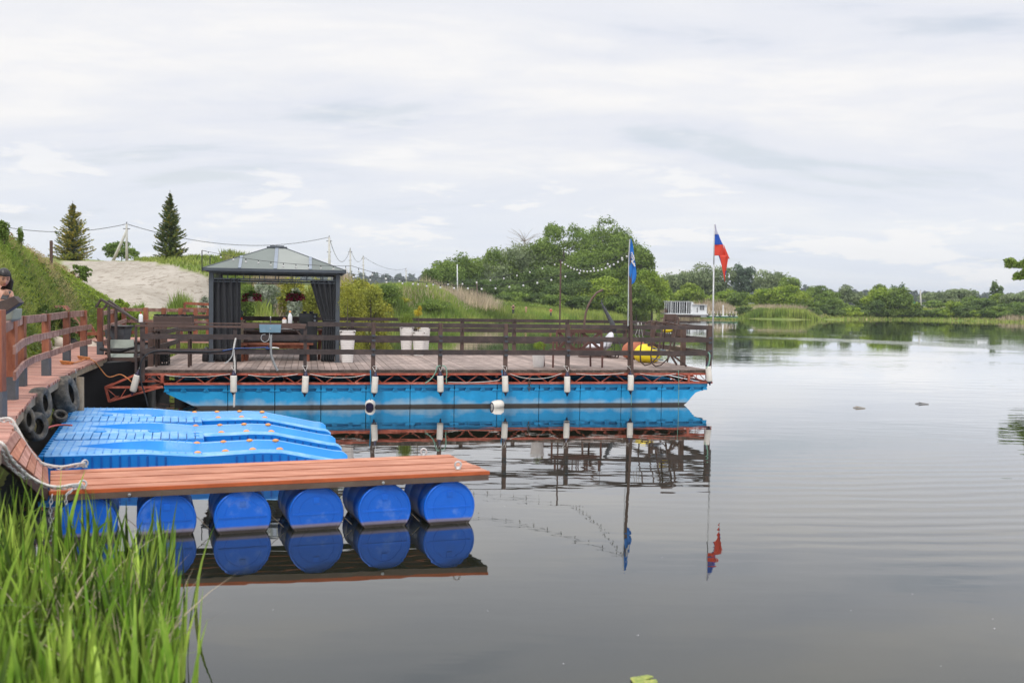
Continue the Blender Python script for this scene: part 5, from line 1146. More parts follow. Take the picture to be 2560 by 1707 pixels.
rt = empty('parasol', P(PF(1552, 868, vq2)[0], vq2, DK), 'folded dark grey parasol leaning beside the swing chair', 'parasol'); mb = MB(); mb.tube([q0-(q1-q0)*.02, q0.lerp(q1, .3), q1, q1.lerp(q2_, .3)], [.02, .045, .075, .06], 8); mb.build('canopy', M['umbrella'], rt, True)
mb = MB(); mb.tube([onP(1503, 748, vq2), q0, q1, q2_, P(PF(1560, 885, vq2)[0], vq2, DK)], .014, 8); mb.build('pole', M['umbrella'], rt)
q = P(*PD(1532, 895), DK); rt = empty('low_table', q, 'small low brown table with splayed legs under the swing chair', 'table'); mb = MB()
for k_ in range(3): mb.frame(q+PV*(.12*k_-.12)+ZV*.17, PU*.20, PV*.055, ZV*.012)
mb.build('top', M['dark_wood'], rt)
for s_ in (-1, 1):
    for y_ in (-.14, .14): mb = MB(); mb.bar(q+PU*s_*.15+PV*y_+ZV*.16, q+PU*s_*.10+PV*y_+ZV*.0, .03, .03); mb.build('leg', M['dark_wood'], rt)
mb = MB(); mb.bar(q-PU*.1-PV*.14+ZV*.02, q+PU*.1-PV*.14+ZV*.02, .03, .03); mb.build('stretcher', M['dark_wood'], rt)
# bean bags
def beanbag(px, py, rx, ry, h_, mt, label, sd):
    q = P(*PD(px, py), DK); q = q+PV*ry; g_ = np.random.default_rng(sd); pts = []; n_ = 28
    for i in range(n_+1):
        an = 2*math.pi*i/n_; row = []
        for j in range(17):
            t_ = j/16; z = h_*(math.sin((t_-.5)*math.pi)*.5+.5); r_ = math.cos((t_-.5)*math.pi)**.55*(1+.05*math.sin(an*5+sd+t_*3)+.03*math.sin(an*11+t_*7)); r_ *= (1.0-.25*t_*t_)
            row.append(q+PU*math.cos(an)*rx*r_+PV*math.sin(an)*ry*r_+ZV*(z*(1+.12*math.sin(an+sd))+.002))
        pts.append(row)
    rt = empty('bean_bag', q, label, 'bean bag'); mb = MB(); mb.grid(pts, .5); mb.build('body', M[mt], rt, True)
    mb = MB()
    for k_ in range(5):
        an = k_*1.26+sd; mb.tube([q+PU*math.cos(an)*rx*1.0*math.cos((t_-.5)*math.pi)**.55*(1-.25*t_*t_)+PV*math.sin(an)*ry*math.cos((t_-.5)*math.pi)**.55*(1-.25*t_*t_)+ZV*h_*(math.sin((t_-.5)*math.pi)*.5+.5)*1.0 for t_ in [.1, .25, .4, .55, .7, .85, .95]], .007, 5)
    mb.build('seam', M[mt], rt, True)
beanbag(1596, 900, .38, .34, .50, 'terracotta', 'terracotta brown bean bag behind the yellow one', 3)
beanbag(1628, 908, .37, .32, .44, 'yellow', 'bright yellow bean bag on the deck by the blue flag mast', 5)
beanbag(1700, 893, .35, .34, .30, 'old_wood', 'flat brownish bean bag behind the swim ladder', 8)
mb = MB(); q = onP(1693, 832, 1.9); mb.frame(q, PU*.12, PV*.1, ZV*.09); o = mb.build('wooden_box', M['post_wood'], bevel=.01)
tag(o, 'reddish box hanging on the right side railing behind the ladder', 'box')
q = onP(1668, 826, 2.0); mb = MB(); mb.lathe(q-ZV*.06, [(.03, 0), (.13, .03), (.15, .08), (.06, .13)], 18); tag(mb.build('yellow_cushion', M['yellow'], smooth=True), 'yellow cushion behind the ladder steps at the right railing', 'cushion')
# swim ladder propped on the deck
vl = .62; rt = empty('swim_ladder', P(*PD(1690, 905), DK), 'tall brown wooden swim ladder frame leaning over the right railing', 'ladder'); mb = MB()
def LQ(px, py, dv=0.): return onP(px, py, vl+dv)
for a_, b_, dv in (((1643, 892), (1662, 788), 0), ((1668, 905), (1690, 792), 0), ((1656, 888), (1664, 800), .3), ((1684, 868), (1697, 798), .3)):
    mb.bar(LQ(*a_, dv), LQ(*b_, dv), .035, .07)
mb.build('side_rails', M['post_wood'], rt)
for y, x0, x1 in ((873, 1640, 1664), (897, 1636, 1658), (845, 1650, 1680), (818, 1654, 1686), (796, 1660, 1690)):
    m2 = MB(); q0 = LQ(x0, y); q1 = LQ(x1, y+3, .0); m2.frame((q0+q1)/2+PV*.12, (q1-q0)/2*1.05, PV*.13, ZV*.014); m2.build('step', M['gaz_light' if y > 860 else 'post_wood'], rt)
mb = MB(); mb.prism([LQ(1663, 785), LQ(1690, 785), LQ(1699, 797), LQ(1690, 803), LQ(1663, 803)], PV*.05); mb.prism([LQ(1660, 803), LQ(1665, 786), LQ(1668, 803)], PV*.05); mb.build('top_board', M['post_wood'], rt)
mb = MB(); mb.bar(LQ(1672, 880), LQ(1692, 912), .035, .045); mb.bar(LQ(1678, 885), LQ(1716, 915), .035, .045); mb.build('foot_braces', M['post_wood'], rt)
for dx in (0, 27):
    pts = [LQ(px+dx, py+dx*.1, -.1) for px, py in ((1615, 808), (1622, 803), (1635, 802), (1660, 808), (1688, 816))] ; pts2 = [LQ(px+dx, py+dx*.1, -.1) for px, py in ((1615, 808), (1610, 830), (1603, 860), (1600, 885), (1602, 905), (1612, 913), (1625, 910), (1640, 896), (1654, 880))]
    mb = MB(); mb.tube(pts, .017, 8); mb.tube(pts2, .017, 8); mb.build('handrail', M['post_wood'], rt, True)
mb = MB()
for k_ in range(3):
    pts = [LQ(1590+k_*6+random.uniform(-3, 3), 806, -.35), LQ(1594+k_*5, 822, -.4), LQ(1588+k_*9, 838, -.38), LQ(1600+k_*5, 852, -.35)]; mb.tube(pts, .008, 5)
tag(mb.build('rope_bundle', M['white_rope']), 'tangle of pale ropes hanging over the rail right of the blue flag mast', 'rope')
# ---------------------------------------------------------------- barbecue, crate
vb_ = .75; u0, z0 = PF(383, 826, vb_); u1, z1 = PF(480, 790, vb_); q = P((u0+u1)/2, vb_, DK); rt = empty('barbecue', q, 'long brown metal barbecue box with charred top beside the left railing', 'barbecue'); mb = MB()
mb.frame(P((u0+u1)/2, vb_+.2, (z0+z1)/2+.03), PU*(u1-u0)/2, PV*.2, ZV*(z1-z0)/2*.75); mb.build('box', M['dark_wood'], rt, bevel=.008)
mb = MB(); mb.frame(P((u0+u1)/2, vb_+.2, z0+.0), PU*(u1-u0)/2*1.08, PV*.24, ZV*.012); mb.build('tray', M['dark_wood'], rt)
for s_ in (-1, 1):
    for y_ in (0, .4): mb = MB(); mb.bar(P((u0+u1)/2+s_*(u1-u0)*.42, vb_+y_, DK), P((u0+u1)/2+s_*(u1-u0)*.42, vb_+y_, z0), .04, .04); mb.build('leg', M['dark_wood'], rt)
mb = MB()
for k_ in range(110): mb.box(P(random.uniform(u0, u1), vb_+random.uniform(.02, .38), z1+random.uniform(.0, .02)), (random.uniform(.02, .05), .03, random.uniform(.01, .035)), random.uniform(0, 3))
mb.build('charred_top', M['gap'], rt)
u, v_ = PD(400, 912); q = P(u, v_, DK); rt = empty('crate', q, 'black plastic crate with grid holes on the deck by the left posts', 'crate'); mb = MB(); W_, D_, H_ = .19, .14, .25
for s_ in (-1, 1):
    for k_ in range(5): mb.frame(q+PU*(-W_+W_*2*k_/4)+PV*s_*D_+ZV*H_/2, PU*.014, PV*.006, ZV*H_/2)
    for z in (.015, .09, .165, .235): mb.frame(q+PV*s_*(D_+.003)+ZV*z, PU*W_, PV*.005, ZV*.015)
    for k_ in range(4): mb.frame(q+PV*(-D_+D_*2*k_/3)+PU*s_*W_+ZV*H_/2, PV*.014, PU*.006, ZV*H_/2)
    for z in (.015, .09, .165, .235): mb.frame(q+PU*s_*(W_+.003)+ZV*z, PV*D_, PU*.005, ZV*.015)
mb.build('walls', M['black'], rt); mb = MB(); mb.frame(q+ZV*.012, PU*W_, PV*D_, ZV*.006); mb.build('bottom', M['black'], rt)
mb = MB(); mb.frame(q+ZV*.17+PU*.03, PU*.12, PV*.1, ZV*.1); tag(mb.build('black_bag', M['black'], bevel=.03), 'black stuffed bag sitting in the plastic crate', 'bag')
# ---------------------------------------------------------------- flags, masts, light strings
um, _ = PF(1576, 900); mtop = onP(1575, 600, -.16); rt = empty('flag_mast', P(um, -.16, .7), 'brown square mast carrying the blue flag at the front railing', 'flag mast')
mb = MB(); mb.bar(P(um, -.17, .70), onP(1574, 632, -.17), .062, .062); mb.build('mast', M['post_wood'], rt)
mb = MB(); mb.tube([onP(1570, 815, -.20), onP(1572, 640, -.2), onP(1574.5, 598, -.2)], .012, 6); mb.build('thin_pole', M['galv'], rt)
def cloth(poly_rows, name, mt, par, wav=.03, n=10):
    pts = []
    for k_, (a_, b_) in enumerate(poly_rows):
        row = []
        for j in range(n+1):
            f_ = j/n; row.append(a_.lerp(b_, f_)+PV*(wav*math.sin(f_*9+k_*.5)*f_**.3))
        pts.append(row)
    mb = MB(); mb.grid(pts, .5); o = mb.build(name, mt, par, True); s_ = o.modifiers.new('t', 'SOLIDIFY'); s_.thickness = .004; return o
fb = mat('flag_blue', (.03, .24, .72), .6, .0, 3, .06, trans=.3)
rows = [(onP(xa, y, -.2), onP(xb, y, -.2)) for xa, xb, y in ((1576.5, 1578, 597), (1576, 1581, 610), (1575, 1584, 628), (1573.5, 1587, 648), (1572, 1589, 668), (1573, 1591, 688), (1577, 1590.5, 697), (1578, 1585, 706), (1579, 1580, 710))]
rr = []
for i in range(len(rows)-1):
    for k_ in range(4): rr.append((rows[i][0].lerp(rows[i+1][0], k_/4), rows[i][1].lerp(rows[i+1][1], k_/4)))
rr.append(rows[-1]); ft = empty('flag', onP(1578, 597, -.2), 'narrow drooping blue flag with white markings on the brown mast', 'flag'); fo = cloth(rr, 'cloth', fb, ft, .018)
mb = MB()
def stroke(pl, r=.009): mb.tube([onP(px, py, -.245) for px, py in pl], r, 5)
stroke([(1577.5, 632), (1580, 631), (1581, 635), (1578.5, 638), (1582, 640)]); stroke([(1581, 636), (1584, 639), (1582, 644), (1585, 646)]); stroke([(1578, 642), (1581, 646), (1583, 650), (1586, 649)]); stroke([(1584, 640), (1586, 645), (1584, 650)], .007)
stroke([(1578.5, 652), (1581, 657), (1584, 661), (1587, 666)], .014); stroke([(1580.5, 651), (1583, 654)], .014); stroke([(1584.5, 657), (1586.5, 661)], .010)
mb.build('white_emblem', M['white_plastic'], fo)
# tricolour
pb = onP(1781, 898, .12); pt = onP(1786, 561, .12); rt = empty('flagpole', Vector((pb.x, pb.y, .9)), 'thin grey flagpole standing at the right corner of the pontoon', 'flagpole')
mid = pb.lerp(pt, .7); mb = MB(); mb.tube([pb, mid], .019, 8); mb.tube([mid, pt], .013, 8); mb.build('pole', M['galv'], rt, True)
mb = MB()
for y in (827, 899): mb.tube([onP(1781+(-.3 if y > 850 else .7), y, .12), onP(1768, y, .0)], .012, 6)
mb.build('bracket', M['galv'], rt)
# stripe boundaries along hoist and along the fly edge (photo measured, own plane)
H_ = lambda px, py: onP(px, py, .12)
def strip(name, hoist, fly, mt, nseg=12, par=None, off=0., wv=.05):
    pts = []
    for i in range(nseg+1):
        t_ = i/nseg; a_ = hoist[0].lerp(hoist[1], t_); b_ = fly[0].lerp(fly[1], t_); row = []
        for j in range(9):
            f_ = j/8; row.append(a_.lerp(b_, f_)+PV*(off+wv*math.sin(f_*7+t_*2)*f_))
        pts.append(row)
    m2 = MB(); m2.grid(pts, .5); o = m2.build(name, mt, par, True); s_ = o.modifiers.new('t', 'SOLIDIFY'); s_.thickness = .003; return o
fw = mat('flag_white', (.68, .68, .82), .6, .0, 3, .04, trans=.4); fbl = mat('flag_tri_blue', (.03, .13, .60), .6, .0, 3, .04, trans=.35); fr = mat('flag_red', (.85, .10, .06), .6, .0, 3, .06, trans=.4)
fl = empty('flag', pt, 'white, blue and red striped flag hanging limp from the thin grey pole', 'flag')
strip('white_stripe', (H_(1785.5, 561), H_(1785, 586)), (H_(1788, 561), H_(1798, 587)), fw, par=fl)
strip('blue_stripe', (H_(1785, 586), H_(1784.5, 612)), (H_(1798, 587), H_(1809, 612)), fbl, par=fl)
strip('red_stripe', (H_(1784.5, 612), H_(1784, 639)), (H_(1809, 612), H_(1817, 639)), fr, par=fl)
strip('red_fold', (H_(1798, 638), H_(1811, 704)), (H_(1817.5, 638), H_(1812, 704)), fr, par=fl, off=-.02, wv=.04)
strip('red_fold', (H_(1815, 625), H_(1809, 680)), (H_(1822, 645), H_(1816, 682)), fr, par=fl, off=.01, wv=.03)
strip('red_fold', (H_(1809, 612), H_(1813, 642)), (H_(1810, 613), H_(1824.5, 648)), fr, par=fl, off=.0, wv=.0)
strip('blue_fold', (H_(1797, 638), H_(1804, 660)), (H_(1801, 638), H_(1805, 661)), fbl, par=fl, off=.02, wv=.02)
strip('blue_fold', (H_(1815, 676), H_(1812, 690)), (H_(1817.5, 678), H_(1815, 690)), fbl, par=fl, off=.03, wv=.02)
# light strings and their poles
def lights(a_, b_, sag, n_, label, r=.026, drop=.05, s0=.5, par=None):
    rt = empty('string_lights', a_, label, 'string lights', 'bulb strings over the pontoon'); pts = sagpts(a_, b_, sag, 16); mb = MB(); mb.tube(pts, .005, 4); mb.build('cable', M['wire'], rt)
    for i in range(n_):
        f_ = (i+s0)/n_; q = Vector(a_).lerp(Vector(b_), f_)-ZV*(4*sag*f_*(1-f_)); d = drop*random.uniform(.8, 1.2)
        mb = MB(); mb.tube([q, q-ZV*d], .010, 5); so_ = mb.build('socket', M['wire'], rt)
        mb = MB(); c_ = q-ZV*(d+r*.9); mb.lathe(c_-ZV*r, [(.004, 0), (r*.7, r*.3), (r, r), (r*.8, r*1.6), (r*.35, r*2)], 10); mb.build('bulb', M['glass_bulb'], rt, True)
va = v0-ov-.05; a1 = onP(505, 626, va); mast_t = onP(1573, 631, -.17)
lights(a1, onP(880, 665, va-.6), .10, 12, 'bulb string crossing in front of the gazebo roof', .025)
pe = P(UB[2], vb, 1.9); ptop = onP(1402, 650, vb)
lights(onP(880, 665, va-.6), mast_t, .62, 20, 'upper bulb string from gazebo corner to the blue flag mast')
lights(onP(862, 681, v0), ptop, .42, 15, 'lower bulb string ending at the thin pole on the back railing')
lights(ptop, mast_t, .34, 19, 'dense sagging bulb garland between thin pole and blue flag mast', .027, .03)
rt = empty('light_pole', Vector((pe.x, pe.y, DK)), 'thin brown pole on the back railing carrying the bulb strings', 'pole'); mb = MB(); mb.bar(Vector((ptop.x, ptop.y, DK)), ptop, .045, .045); mb.build('pole', M['post_wood'], rt); mb = MB(); mb.tube([ptop-PU*.05, ptop+PU*.05], .012, 5); mb.build('hook', M['wire'], rt)
for (px, py, y2, lab) in ((505, 626, 680, 'short thin rod at the left eave corner holding the bulb string'), (525, 641, 672, 'shorter thin rod behind the left eave of the gazebo')):
    vv = va if px == 505 else va+.5; mb = MB(); mb.tube([onP(px, y2, vv), onP(px, py, vv)], .012, 6); mb.tube([onP(px, py, vv), onP(px+12, py+3, vv)], .006, 4); tag(mb.build('rod', M['wire']), lab, 'rod')
# floating scraps and lily pad
p = onz(1610, 1700, .004); rt = empty('lily_pad', p, 'round yellow-green lily pad floating at the bottom edge', 'lily pad'); mb = MB(); R_ = .085
for px, dx, a0 in ((0, -.01, .5),):
    ring = [p+Vector((math.cos(a0+k_*2*math.pi/40)*R_*(1+.04*math.sin(k_*1.3)), math.sin(a0+k_*2*math.pi/40)*R_*.95, .004+.006*math.sin(k_*.5))) for k_ in range(1, 39)]
    mb.add([p+ZV*.003]+ring, [(0, i, i+1) for i in range(1, len(ring))], .5)
o = mb.build('leaf', mat('lily', (.20, .26, .04), .5, .0, 30, .25, col2=(.33, .33, .07)), rt); o.modifiers.new('t', 'SOLIDIFY').thickness = .004
mb = MB()
for i in range(26):
    p = onz(random.uniform(420, 2500), 1100+590*random.random()**.8, .004); s_ = random.uniform(.004, .009); a_ = random.uniform(0, 3)
    mb.add([p+Vector((math.cos(a_+q_)*s_, math.sin(a_+q_)*s_*.6, 0)) for q_ in (0, 1.5, 3.1, 4.6)], [(0, 1, 2, 3)])
tag(mb.build('floating_specks', M['cushion']), 'tiny pale specks of fluff floating over the open water', 'floating specks', kind='stuff')
for (px, py, L_, lab) in ((2305, 1009, .30, 'dark stick floating on the open water at right'), (2148, 1019, .26, 'thin pale weed scrap floating left of the dark stick')):
    p = onz(px, py, .01); mb = MB(); mb.tube([p+Vector((-L_/2, .05, 0)), p+Vector((-L_*.1, 0, .012)), p+Vector((L_/2, -.05, .0))], [.008, .018, .007], 6); mb.tube([p, p+Vector((-.08, .03, .05))], [.008, .003], 4); tag(mb.build('stick', M['rubber' if px > 2200 else 'old_wood']), lab, 'stick')
# ================================================================ boardwalk on the left bank
WZ = 1.06
edge = [onz(px, py, WZ) for px, py in ((-60, 1190), (-18, 1150), (27, 1086), (40, 1040), (80, 991), (122, 961), (188, 923), (222, 909), (266, 893), (292, 872), (318, 852), (325, 843))]
edge = [Vector((edge[0].x+.55, edge[0].y-2.6, WZ)), Vector((edge[0].x+.2, edge[0].y-1.1, WZ))]+edge
bw = empty('boardwalk', edge[6], 'curved reddish brown timber boardwalk with railing along the left bank', 'boardwalk')
def resample(pl, step):
    out = [pl[0]]; acc = 0
    for a_, b_ in zip(pl[:-1], pl[1:]):
        L_ = (b_-a_).length; n_ = max(1, int(L_/.05)); 
        for i in range(1, n_+1):
            q = a_.lerp(b_, i/n_); acc += L_/n_
            if acc >= step: out.append(q); acc = 0
    return out
E_ = resample(edge, .145); mb = MB()
lx = Vector((-7.5, 1.0, 0))
for a_, b_ in zip(E_[:-1], E_[1:]):
    o_ = (b_-a_).normalized()*.004; hz_ = random.uniform(-.002, .002); w_ = random.uniform(-.01, .015)
    q = [a_+o_+Vector((w_, 0, 0)), b_-o_+Vector((w_, 0, 0)), b_-o_+lx, a_+o_+lx]; mb.prism([Vector((p.x, p.y, WZ-.04+hz_)) for p in q], ZV*.04)
mb.build('deck', M['deck_red'], bw)
mb = MB()
for a_, b_ in zip(edge[:-1], edge[1:]): mb.bar(a_+Vector((-.04, 0, -.10)), b_+Vector((-.04, 0, -.10)), .05, .115)
mb.build('edge_beam', M['old_wood'], bw)
mb = MB(); mb.prism([Vector((p.x-.1, p.y, WZ-.07)) for p in edge]+[Vector((p.x-7.4, p.y+1, WZ-.07)) for p in reversed(edge)], ZV*.02); mb.build('underside_shade', M['gap'], bw)  # near-black sheet below the planks, the shade is put into its colour
for px, py in ((197, 930),):
    q = onz(px, py, WZ); mb = MB(); mb.tube([Vector((q.x-.02, q.y+.1, WZ-.1)), Vector((q.x-.02, q.y+.1, -.4))], .07, 8); mb.build('pile', M['old_wood'], bw, True)
for k_ in range(18):
    q = E_[int((k_+.5)/18*len(E_))]; mb = MB(); mb.tube([Vector((q.x-1.8, q.y+.3, WZ-.1)), Vector((q.x-1.8, q.y+.3, -.4))], .08, 8); mb.build('pile', M['bark'], bw, True)
mb = MB()      # near-black block added behind the piles as the shade under the boardwalk
mb.prism([Vector((p.x-.9, p.y+.6, -.3)) for p in edge[3:-4]]+[Vector((p.x+.55, p.y+1.0, -.3)) for p in edge[-4:]]+[Vector((p.x-2.4, p.y+1.2, -.3)) for p in reversed(edge[3:])], ZV*1.25, .2); mb.build('shade_backing', M['gap'], bw)
# posts: (px, py of foot)
PP = [(30, 999), (54, 965), (116, 939), (167, 911), (209.5, 899)]
posts = [onz(px, py, WZ) for px, py in PP]
p0 = onz(4, 1046, WZ)
def wpost(q, w_=.115, h_=1.05, sleeve=.30, mt='red_wood', rz=.15):
    mb = MB(); mb.box((q.x, q.y, WZ+sleeve+(h_-sleeve)/2), (w_, w_, h_-sleeve), rz); po = mb.build('post', M[mt], bw, bevel=.004)
    if sleeve: mb = MB(); mb.box((q.x, q.y, WZ+sleeve/2), (w_+.012, w_+.012, sleeve), rz); mb.build('sleeve', M['sleeve'], po)
for q in posts: wpost(q)
wpost(p0+Vector((-.05, 0, 0)), .15, 1.2); q6 = onz(251, 886, WZ); wpost(q6, .12, 1.08)
def wrail(pl, z, h_=.105, th=.035, off=Vector((.09, -.03, 0)), mt='worn_rail'):
    for a_, b_ in zip(pl[:-1], pl[1:]):
        mb = MB(); A_1 = Vector((a_.x, a_.y, WZ+z))+off; B_1 = Vector((b_.x, b_.y, WZ+z))+off; d = (B_1-A_1).normalized()*.006; mb.bar(A_1+d, B_1-d, th, h_); mb.build('rail_board', M[mt], bw, bevel=.003)
def between(a_, b_, f_): return a_.lerp(b_, f_)
pl = [posts[0]-(posts[1]-posts[0])*.75, posts[0].lerp(posts[1], .0), posts[1], posts[2], posts[3], posts[4]]
wrail([p0.lerp(posts[0], .0)]+pl[1:], .985, .12, .05, Vector((0.0, 0, 0)))
mm = [onz(19, 1030, WZ), posts[0]+Vector((.12, 0, 0)), posts[1].lerp(posts[2], .15), posts[2].lerp(posts[3], .5), posts[4]+Vector((.05, .4, 0))]
mm = [p0.lerp(posts[0], .62), posts[0].lerp(posts[1], .62), posts[1].lerp(posts[2], .24), posts[2].lerp(posts[3], .35), posts[3].lerp(posts[4], .35), posts[4]+(posts[4]-posts[3])*.25]
wrail(mm, .69); wrail(mm[:2]+mm[2:4]+[mm[4], mm[5]], .37)
# further posts behind the stair opening and the far railing
far = [onz(px, py, WZ) for px, py in ((283, 868), (310, 851))]
for q in far: wpost(q, .12, 1.02, .1)
fr_ = [q6, far[0], far[1]]; wrail(fr_, .95, .10, .04, Vector((0, 0, 0))); wrail(fr_, .62, .11); wrail(fr_, .28, .11)
DF = far[1].y; fx = [(364, 0), (409, 0), (451, 0), (488, .2), (520, .4)]
fp = [Vector((xat(px, DF+dy), DF+dy, WZ)) for px, dy in fx]
for q in fp: wpost(q, .13, 1.02, .1)
wrail([far[1]]+fp, .95, .10, .04, Vector((0, -.03, 0))); wrail([far[1]]+fp, .60, .10, .04, Vector((0, -.08, 0)))
mb = MB(); qa = far[1]+Vector((-1, -.5, 0)); qb = fp[-1]+Vector((2.5, .5, 0))
for k_ in range(18): mb.box(((qa.x+qb.x)/2, DF+.1+k_*.15-.2, WZ-.02), (qb.x-qa.x, .14, .04))
mb.build('far_deck', M['deck_red'], bw)
mb = MB(); xa_, xb_ = xat(318, DF), xat(428, DF); mb.box(((xa_+xb_)/2, DF-.2, .35), (xb_-xa_, .06, 1.3)); mb.build('shade_backing', M['gap'], bw)  # near-black panel added as shade below the far deck, hides the green behind
# raised red frame behind the far railing
mb = MB(); D2 = DF+2.2
def f2(px, py): return onY(px, py, D2)
for a_, b_, w_ in (((462, 758), (560, 763), .09), ((462, 772), (560, 774), .08), ((462, 757), (462, 812), .10), ((488, 770), (488, 812), .10), ((556, 765), (556, 812), .1), ((462, 790), (560, 788), .07)): mb.bar(f2(*a_), f2(*b_), .06, w_)
tag(mb.build('timber_rack', M['red_wood'], bevel=.004), 'raised reddish timber rack behind the far railing, left of the gazebo', 'rack')
# stair between boardwalk and pontoon
st = empty('stairs', onz(300, 905, .8), 'short wooden stairs with brown steel handrails between boardwalk and pontoon', 'stairs'); D3 = onz(300, 898, .95).y
def s3(px, py, dd=0): return onY(px, py, D3-.6+dd)
mb = MB(); mb.prism([s3(272, 894), s3(338, 894), s3(338, 905), s3(272, 905)], Vector((0, .9, 0))); mb.build('step', M['dark_wood'], st, bevel=.004)
mb = MB(); mb.prism([s3(262, 880, .4), s3(336, 880, .4), s3(336, 886, .4), s3(262, 886, .4)], Vector((0, 1.0, 0))); mb.build('step', M['deck_edge'], st, bevel=.004)
for a_, b_ in (((272, 765), (272, 965)), ((290, 770), (290, 848))): mb = MB(); mb.bar(s3(*a_, -.1), s3(*b_, -.1), .05, .05); mb.build('handrail_post', M['rail_wood'], st)
for dx, dy, dd in ((0, 0, -.1), (20, 3, .9)):
    mb = MB(); mb.bar(s3(252+dx, 748+dy, dd), s3(347-(6 if dx else 0), 804-dy*.5, dd), .06, .045); mb.bar(s3(240+dx, 768+dy, dd), s3(252+dx, 749+dy, dd), .05, .04); mb.build('handrail', M['rail_wood'], st)
mb = MB(); mb.prism([s3(274, 849, .9), s3(334, 849, .9), s3(334, 870, .8), s3(274, 870, .8)], Vector((0, .03, 0))); mb.prism([s3(276, 884, .1), s3(334, 884, .1), s3(333, 893, .0), s3(278, 893, .0)], Vector((0, .03, 0))); mb.build('riser_panel', M['mat_grey'], st)
mb = MB()
pts = [s3(px, py, .3) for px, py in ((250, 872), (275, 876), (300, 878), (320, 873), (336, 869))]; mb.tube(pts, [.04, .045, .05, .04, .03], 6)
tag(mb.build('rubber_mat', M['gap']), 'rumpled black rubber sheet lying on the stairs beside the boardwalk post', 'rubber sheet')
for px, py, r_, lab in ((325, 928, .30, 'grey boulder under the stairs next to the red ramp frame'),):
    q = onz(px, py, .3)
    pts = [[q+Vector((math.cos(a_)*r_*math.cos(b_)*(1+.15*math.sin(3*a_+b_*2)), math.sin(a_)*r_*math.cos(b_), r_*.8*math.sin(b_)*(1+.1*math.sin(a_*2)))) for b_ in np.linspace(-1.57, 1.57, 10)] for a_ in np.linspace(0, 6.2832, 18)]
    mb = MB(); mb.grid(pts, .5); tag(mb.build('boulder', M['rubber'], smooth=True), lab, 'boulder')
# ropes on the posts
rt = empty('orange_rope', posts[3], 'orange rope coiled round two post feet and running to the red ramp frame', 'rope')
for q in (posts[3], posts[4]):
    mb = MB()
    for k_ in range(3): mb.torus(Vector((q.x, q.y, WZ+.02+.02*k_)), ZV+Vector((.1, .05*k_, 0)), .10+.012*k_, .012, 20, 5)
    mb.build('coil', M['orange_rope'], rt, True)
rope('rope_run', [posts[3]+Vector((.1, -.1, .02)), posts[3].lerp(posts[4], .6)+Vector((.1, -.05, .02)), posts[4]+Vector((.1, -.1, .03)), onz(234, 902, WZ+.02), onY(250, 920, 21.3), onY(271, 942, 21.3), onY(300, 936, 21.6), onP(318, 945, -.05), onP(330, 956, -.05)], .012, 'orange_rope', '', par=rt)
rope('rope', [onz(188, 924, WZ), onY(190, 945, 18.9), onY(192, 965, 18.9), onY(199, 985, 18.8), onY(199, 1010, 18.6)], .014, 'white_rope', 'pale rope dangling over the boardwalk edge to the docks')
rope('rope', [onY(50, 1035, 14.4), onY(70, 1046, 14.2), onY(95, 1055, 14), onY(110, 1075, 14), onz(125, 1067, .42), onz(150, 1062, .41), onz(180, 1063, .41)], .014, 'pink_rope', 'pinkish red rope running from the tyres onto the blue docks')
# tyres
def tyre(px, py, D, Rp, ax, label, wf=.46):
    c = onY(px, py, D); R_ = Rp*D/FL; rt = empty('tyre', c, label, 'tyre', 'old tyres hung as fenders under the boardwalk edge'); ax = Vector(ax).normalized(); x = ax.orthogonal().normalized(); y = ax.cross(x)
    prof = [(.55, .30), (.62, .42), (.78, .50), (.92, .46), (.985, .36), (1.0, .18), (1.005, 0), (1.0, -.18), (.985, -.36), (.92, -.46), (.78, -.5), (.62, -.42), (.55, -.3), (.60, -.26), (.78, -.40), (.9, -.3), (.92, 0), (.9, .3), (.78, .40), (.60, .26)]
    n_ = 44; pts = []
    for i in range(n_+1):
        A2_ = 2*math.pi*i/n_; row = []
        for j, (r_, h_) in enumerate(prof+[prof[0]]):
            rr_ = r_*(1+(.012*(i % 2) if .9 < r_ and abs(h_) < .4 and j < 12 else 0)); row.append(c+(x*math.cos(A2_)+y*math.sin(A2_))*R_*rr_+ax*h_*R_*wf*2)
        pts.append(row)
    mb = MB(); mb.grid(pts, .5); mb.build('tread', M['rubber'], rt, True); mb = MB(); mb.torus(c+ax*.30*R_*wf*2, ax, R_*.58, R_*.03, 30, 6); mb.torus(c-ax*.30*R_*wf*2, ax, R_*.58, R_*.03, 30, 6); mb.build('bead', M['black'], rt, True)
tyre(163, 986, 16.6, 46, (.96, .12, .20), 'tall dark tyre hanging right of the others, next to the wooden pile')
tyre(100, 1008, 14.0, 40, (.97, .10, .10), 'grey tyre with visible tread below the middle of the boardwalk edge')
tyre(88, 1066, 13.1, 36, (.93, -.18, .08), 'tyre with a rusty orange patch facing the blue docks', .42)
tyre(62, 1050, 12.4, 32, (.97, .05, .10), 'tyre half hidden at the left of the rusty one')
tyre(150, 1040, 15.6, 18, (.5, -.5, .8), 'small tyre low by the far corner of the blue docks')
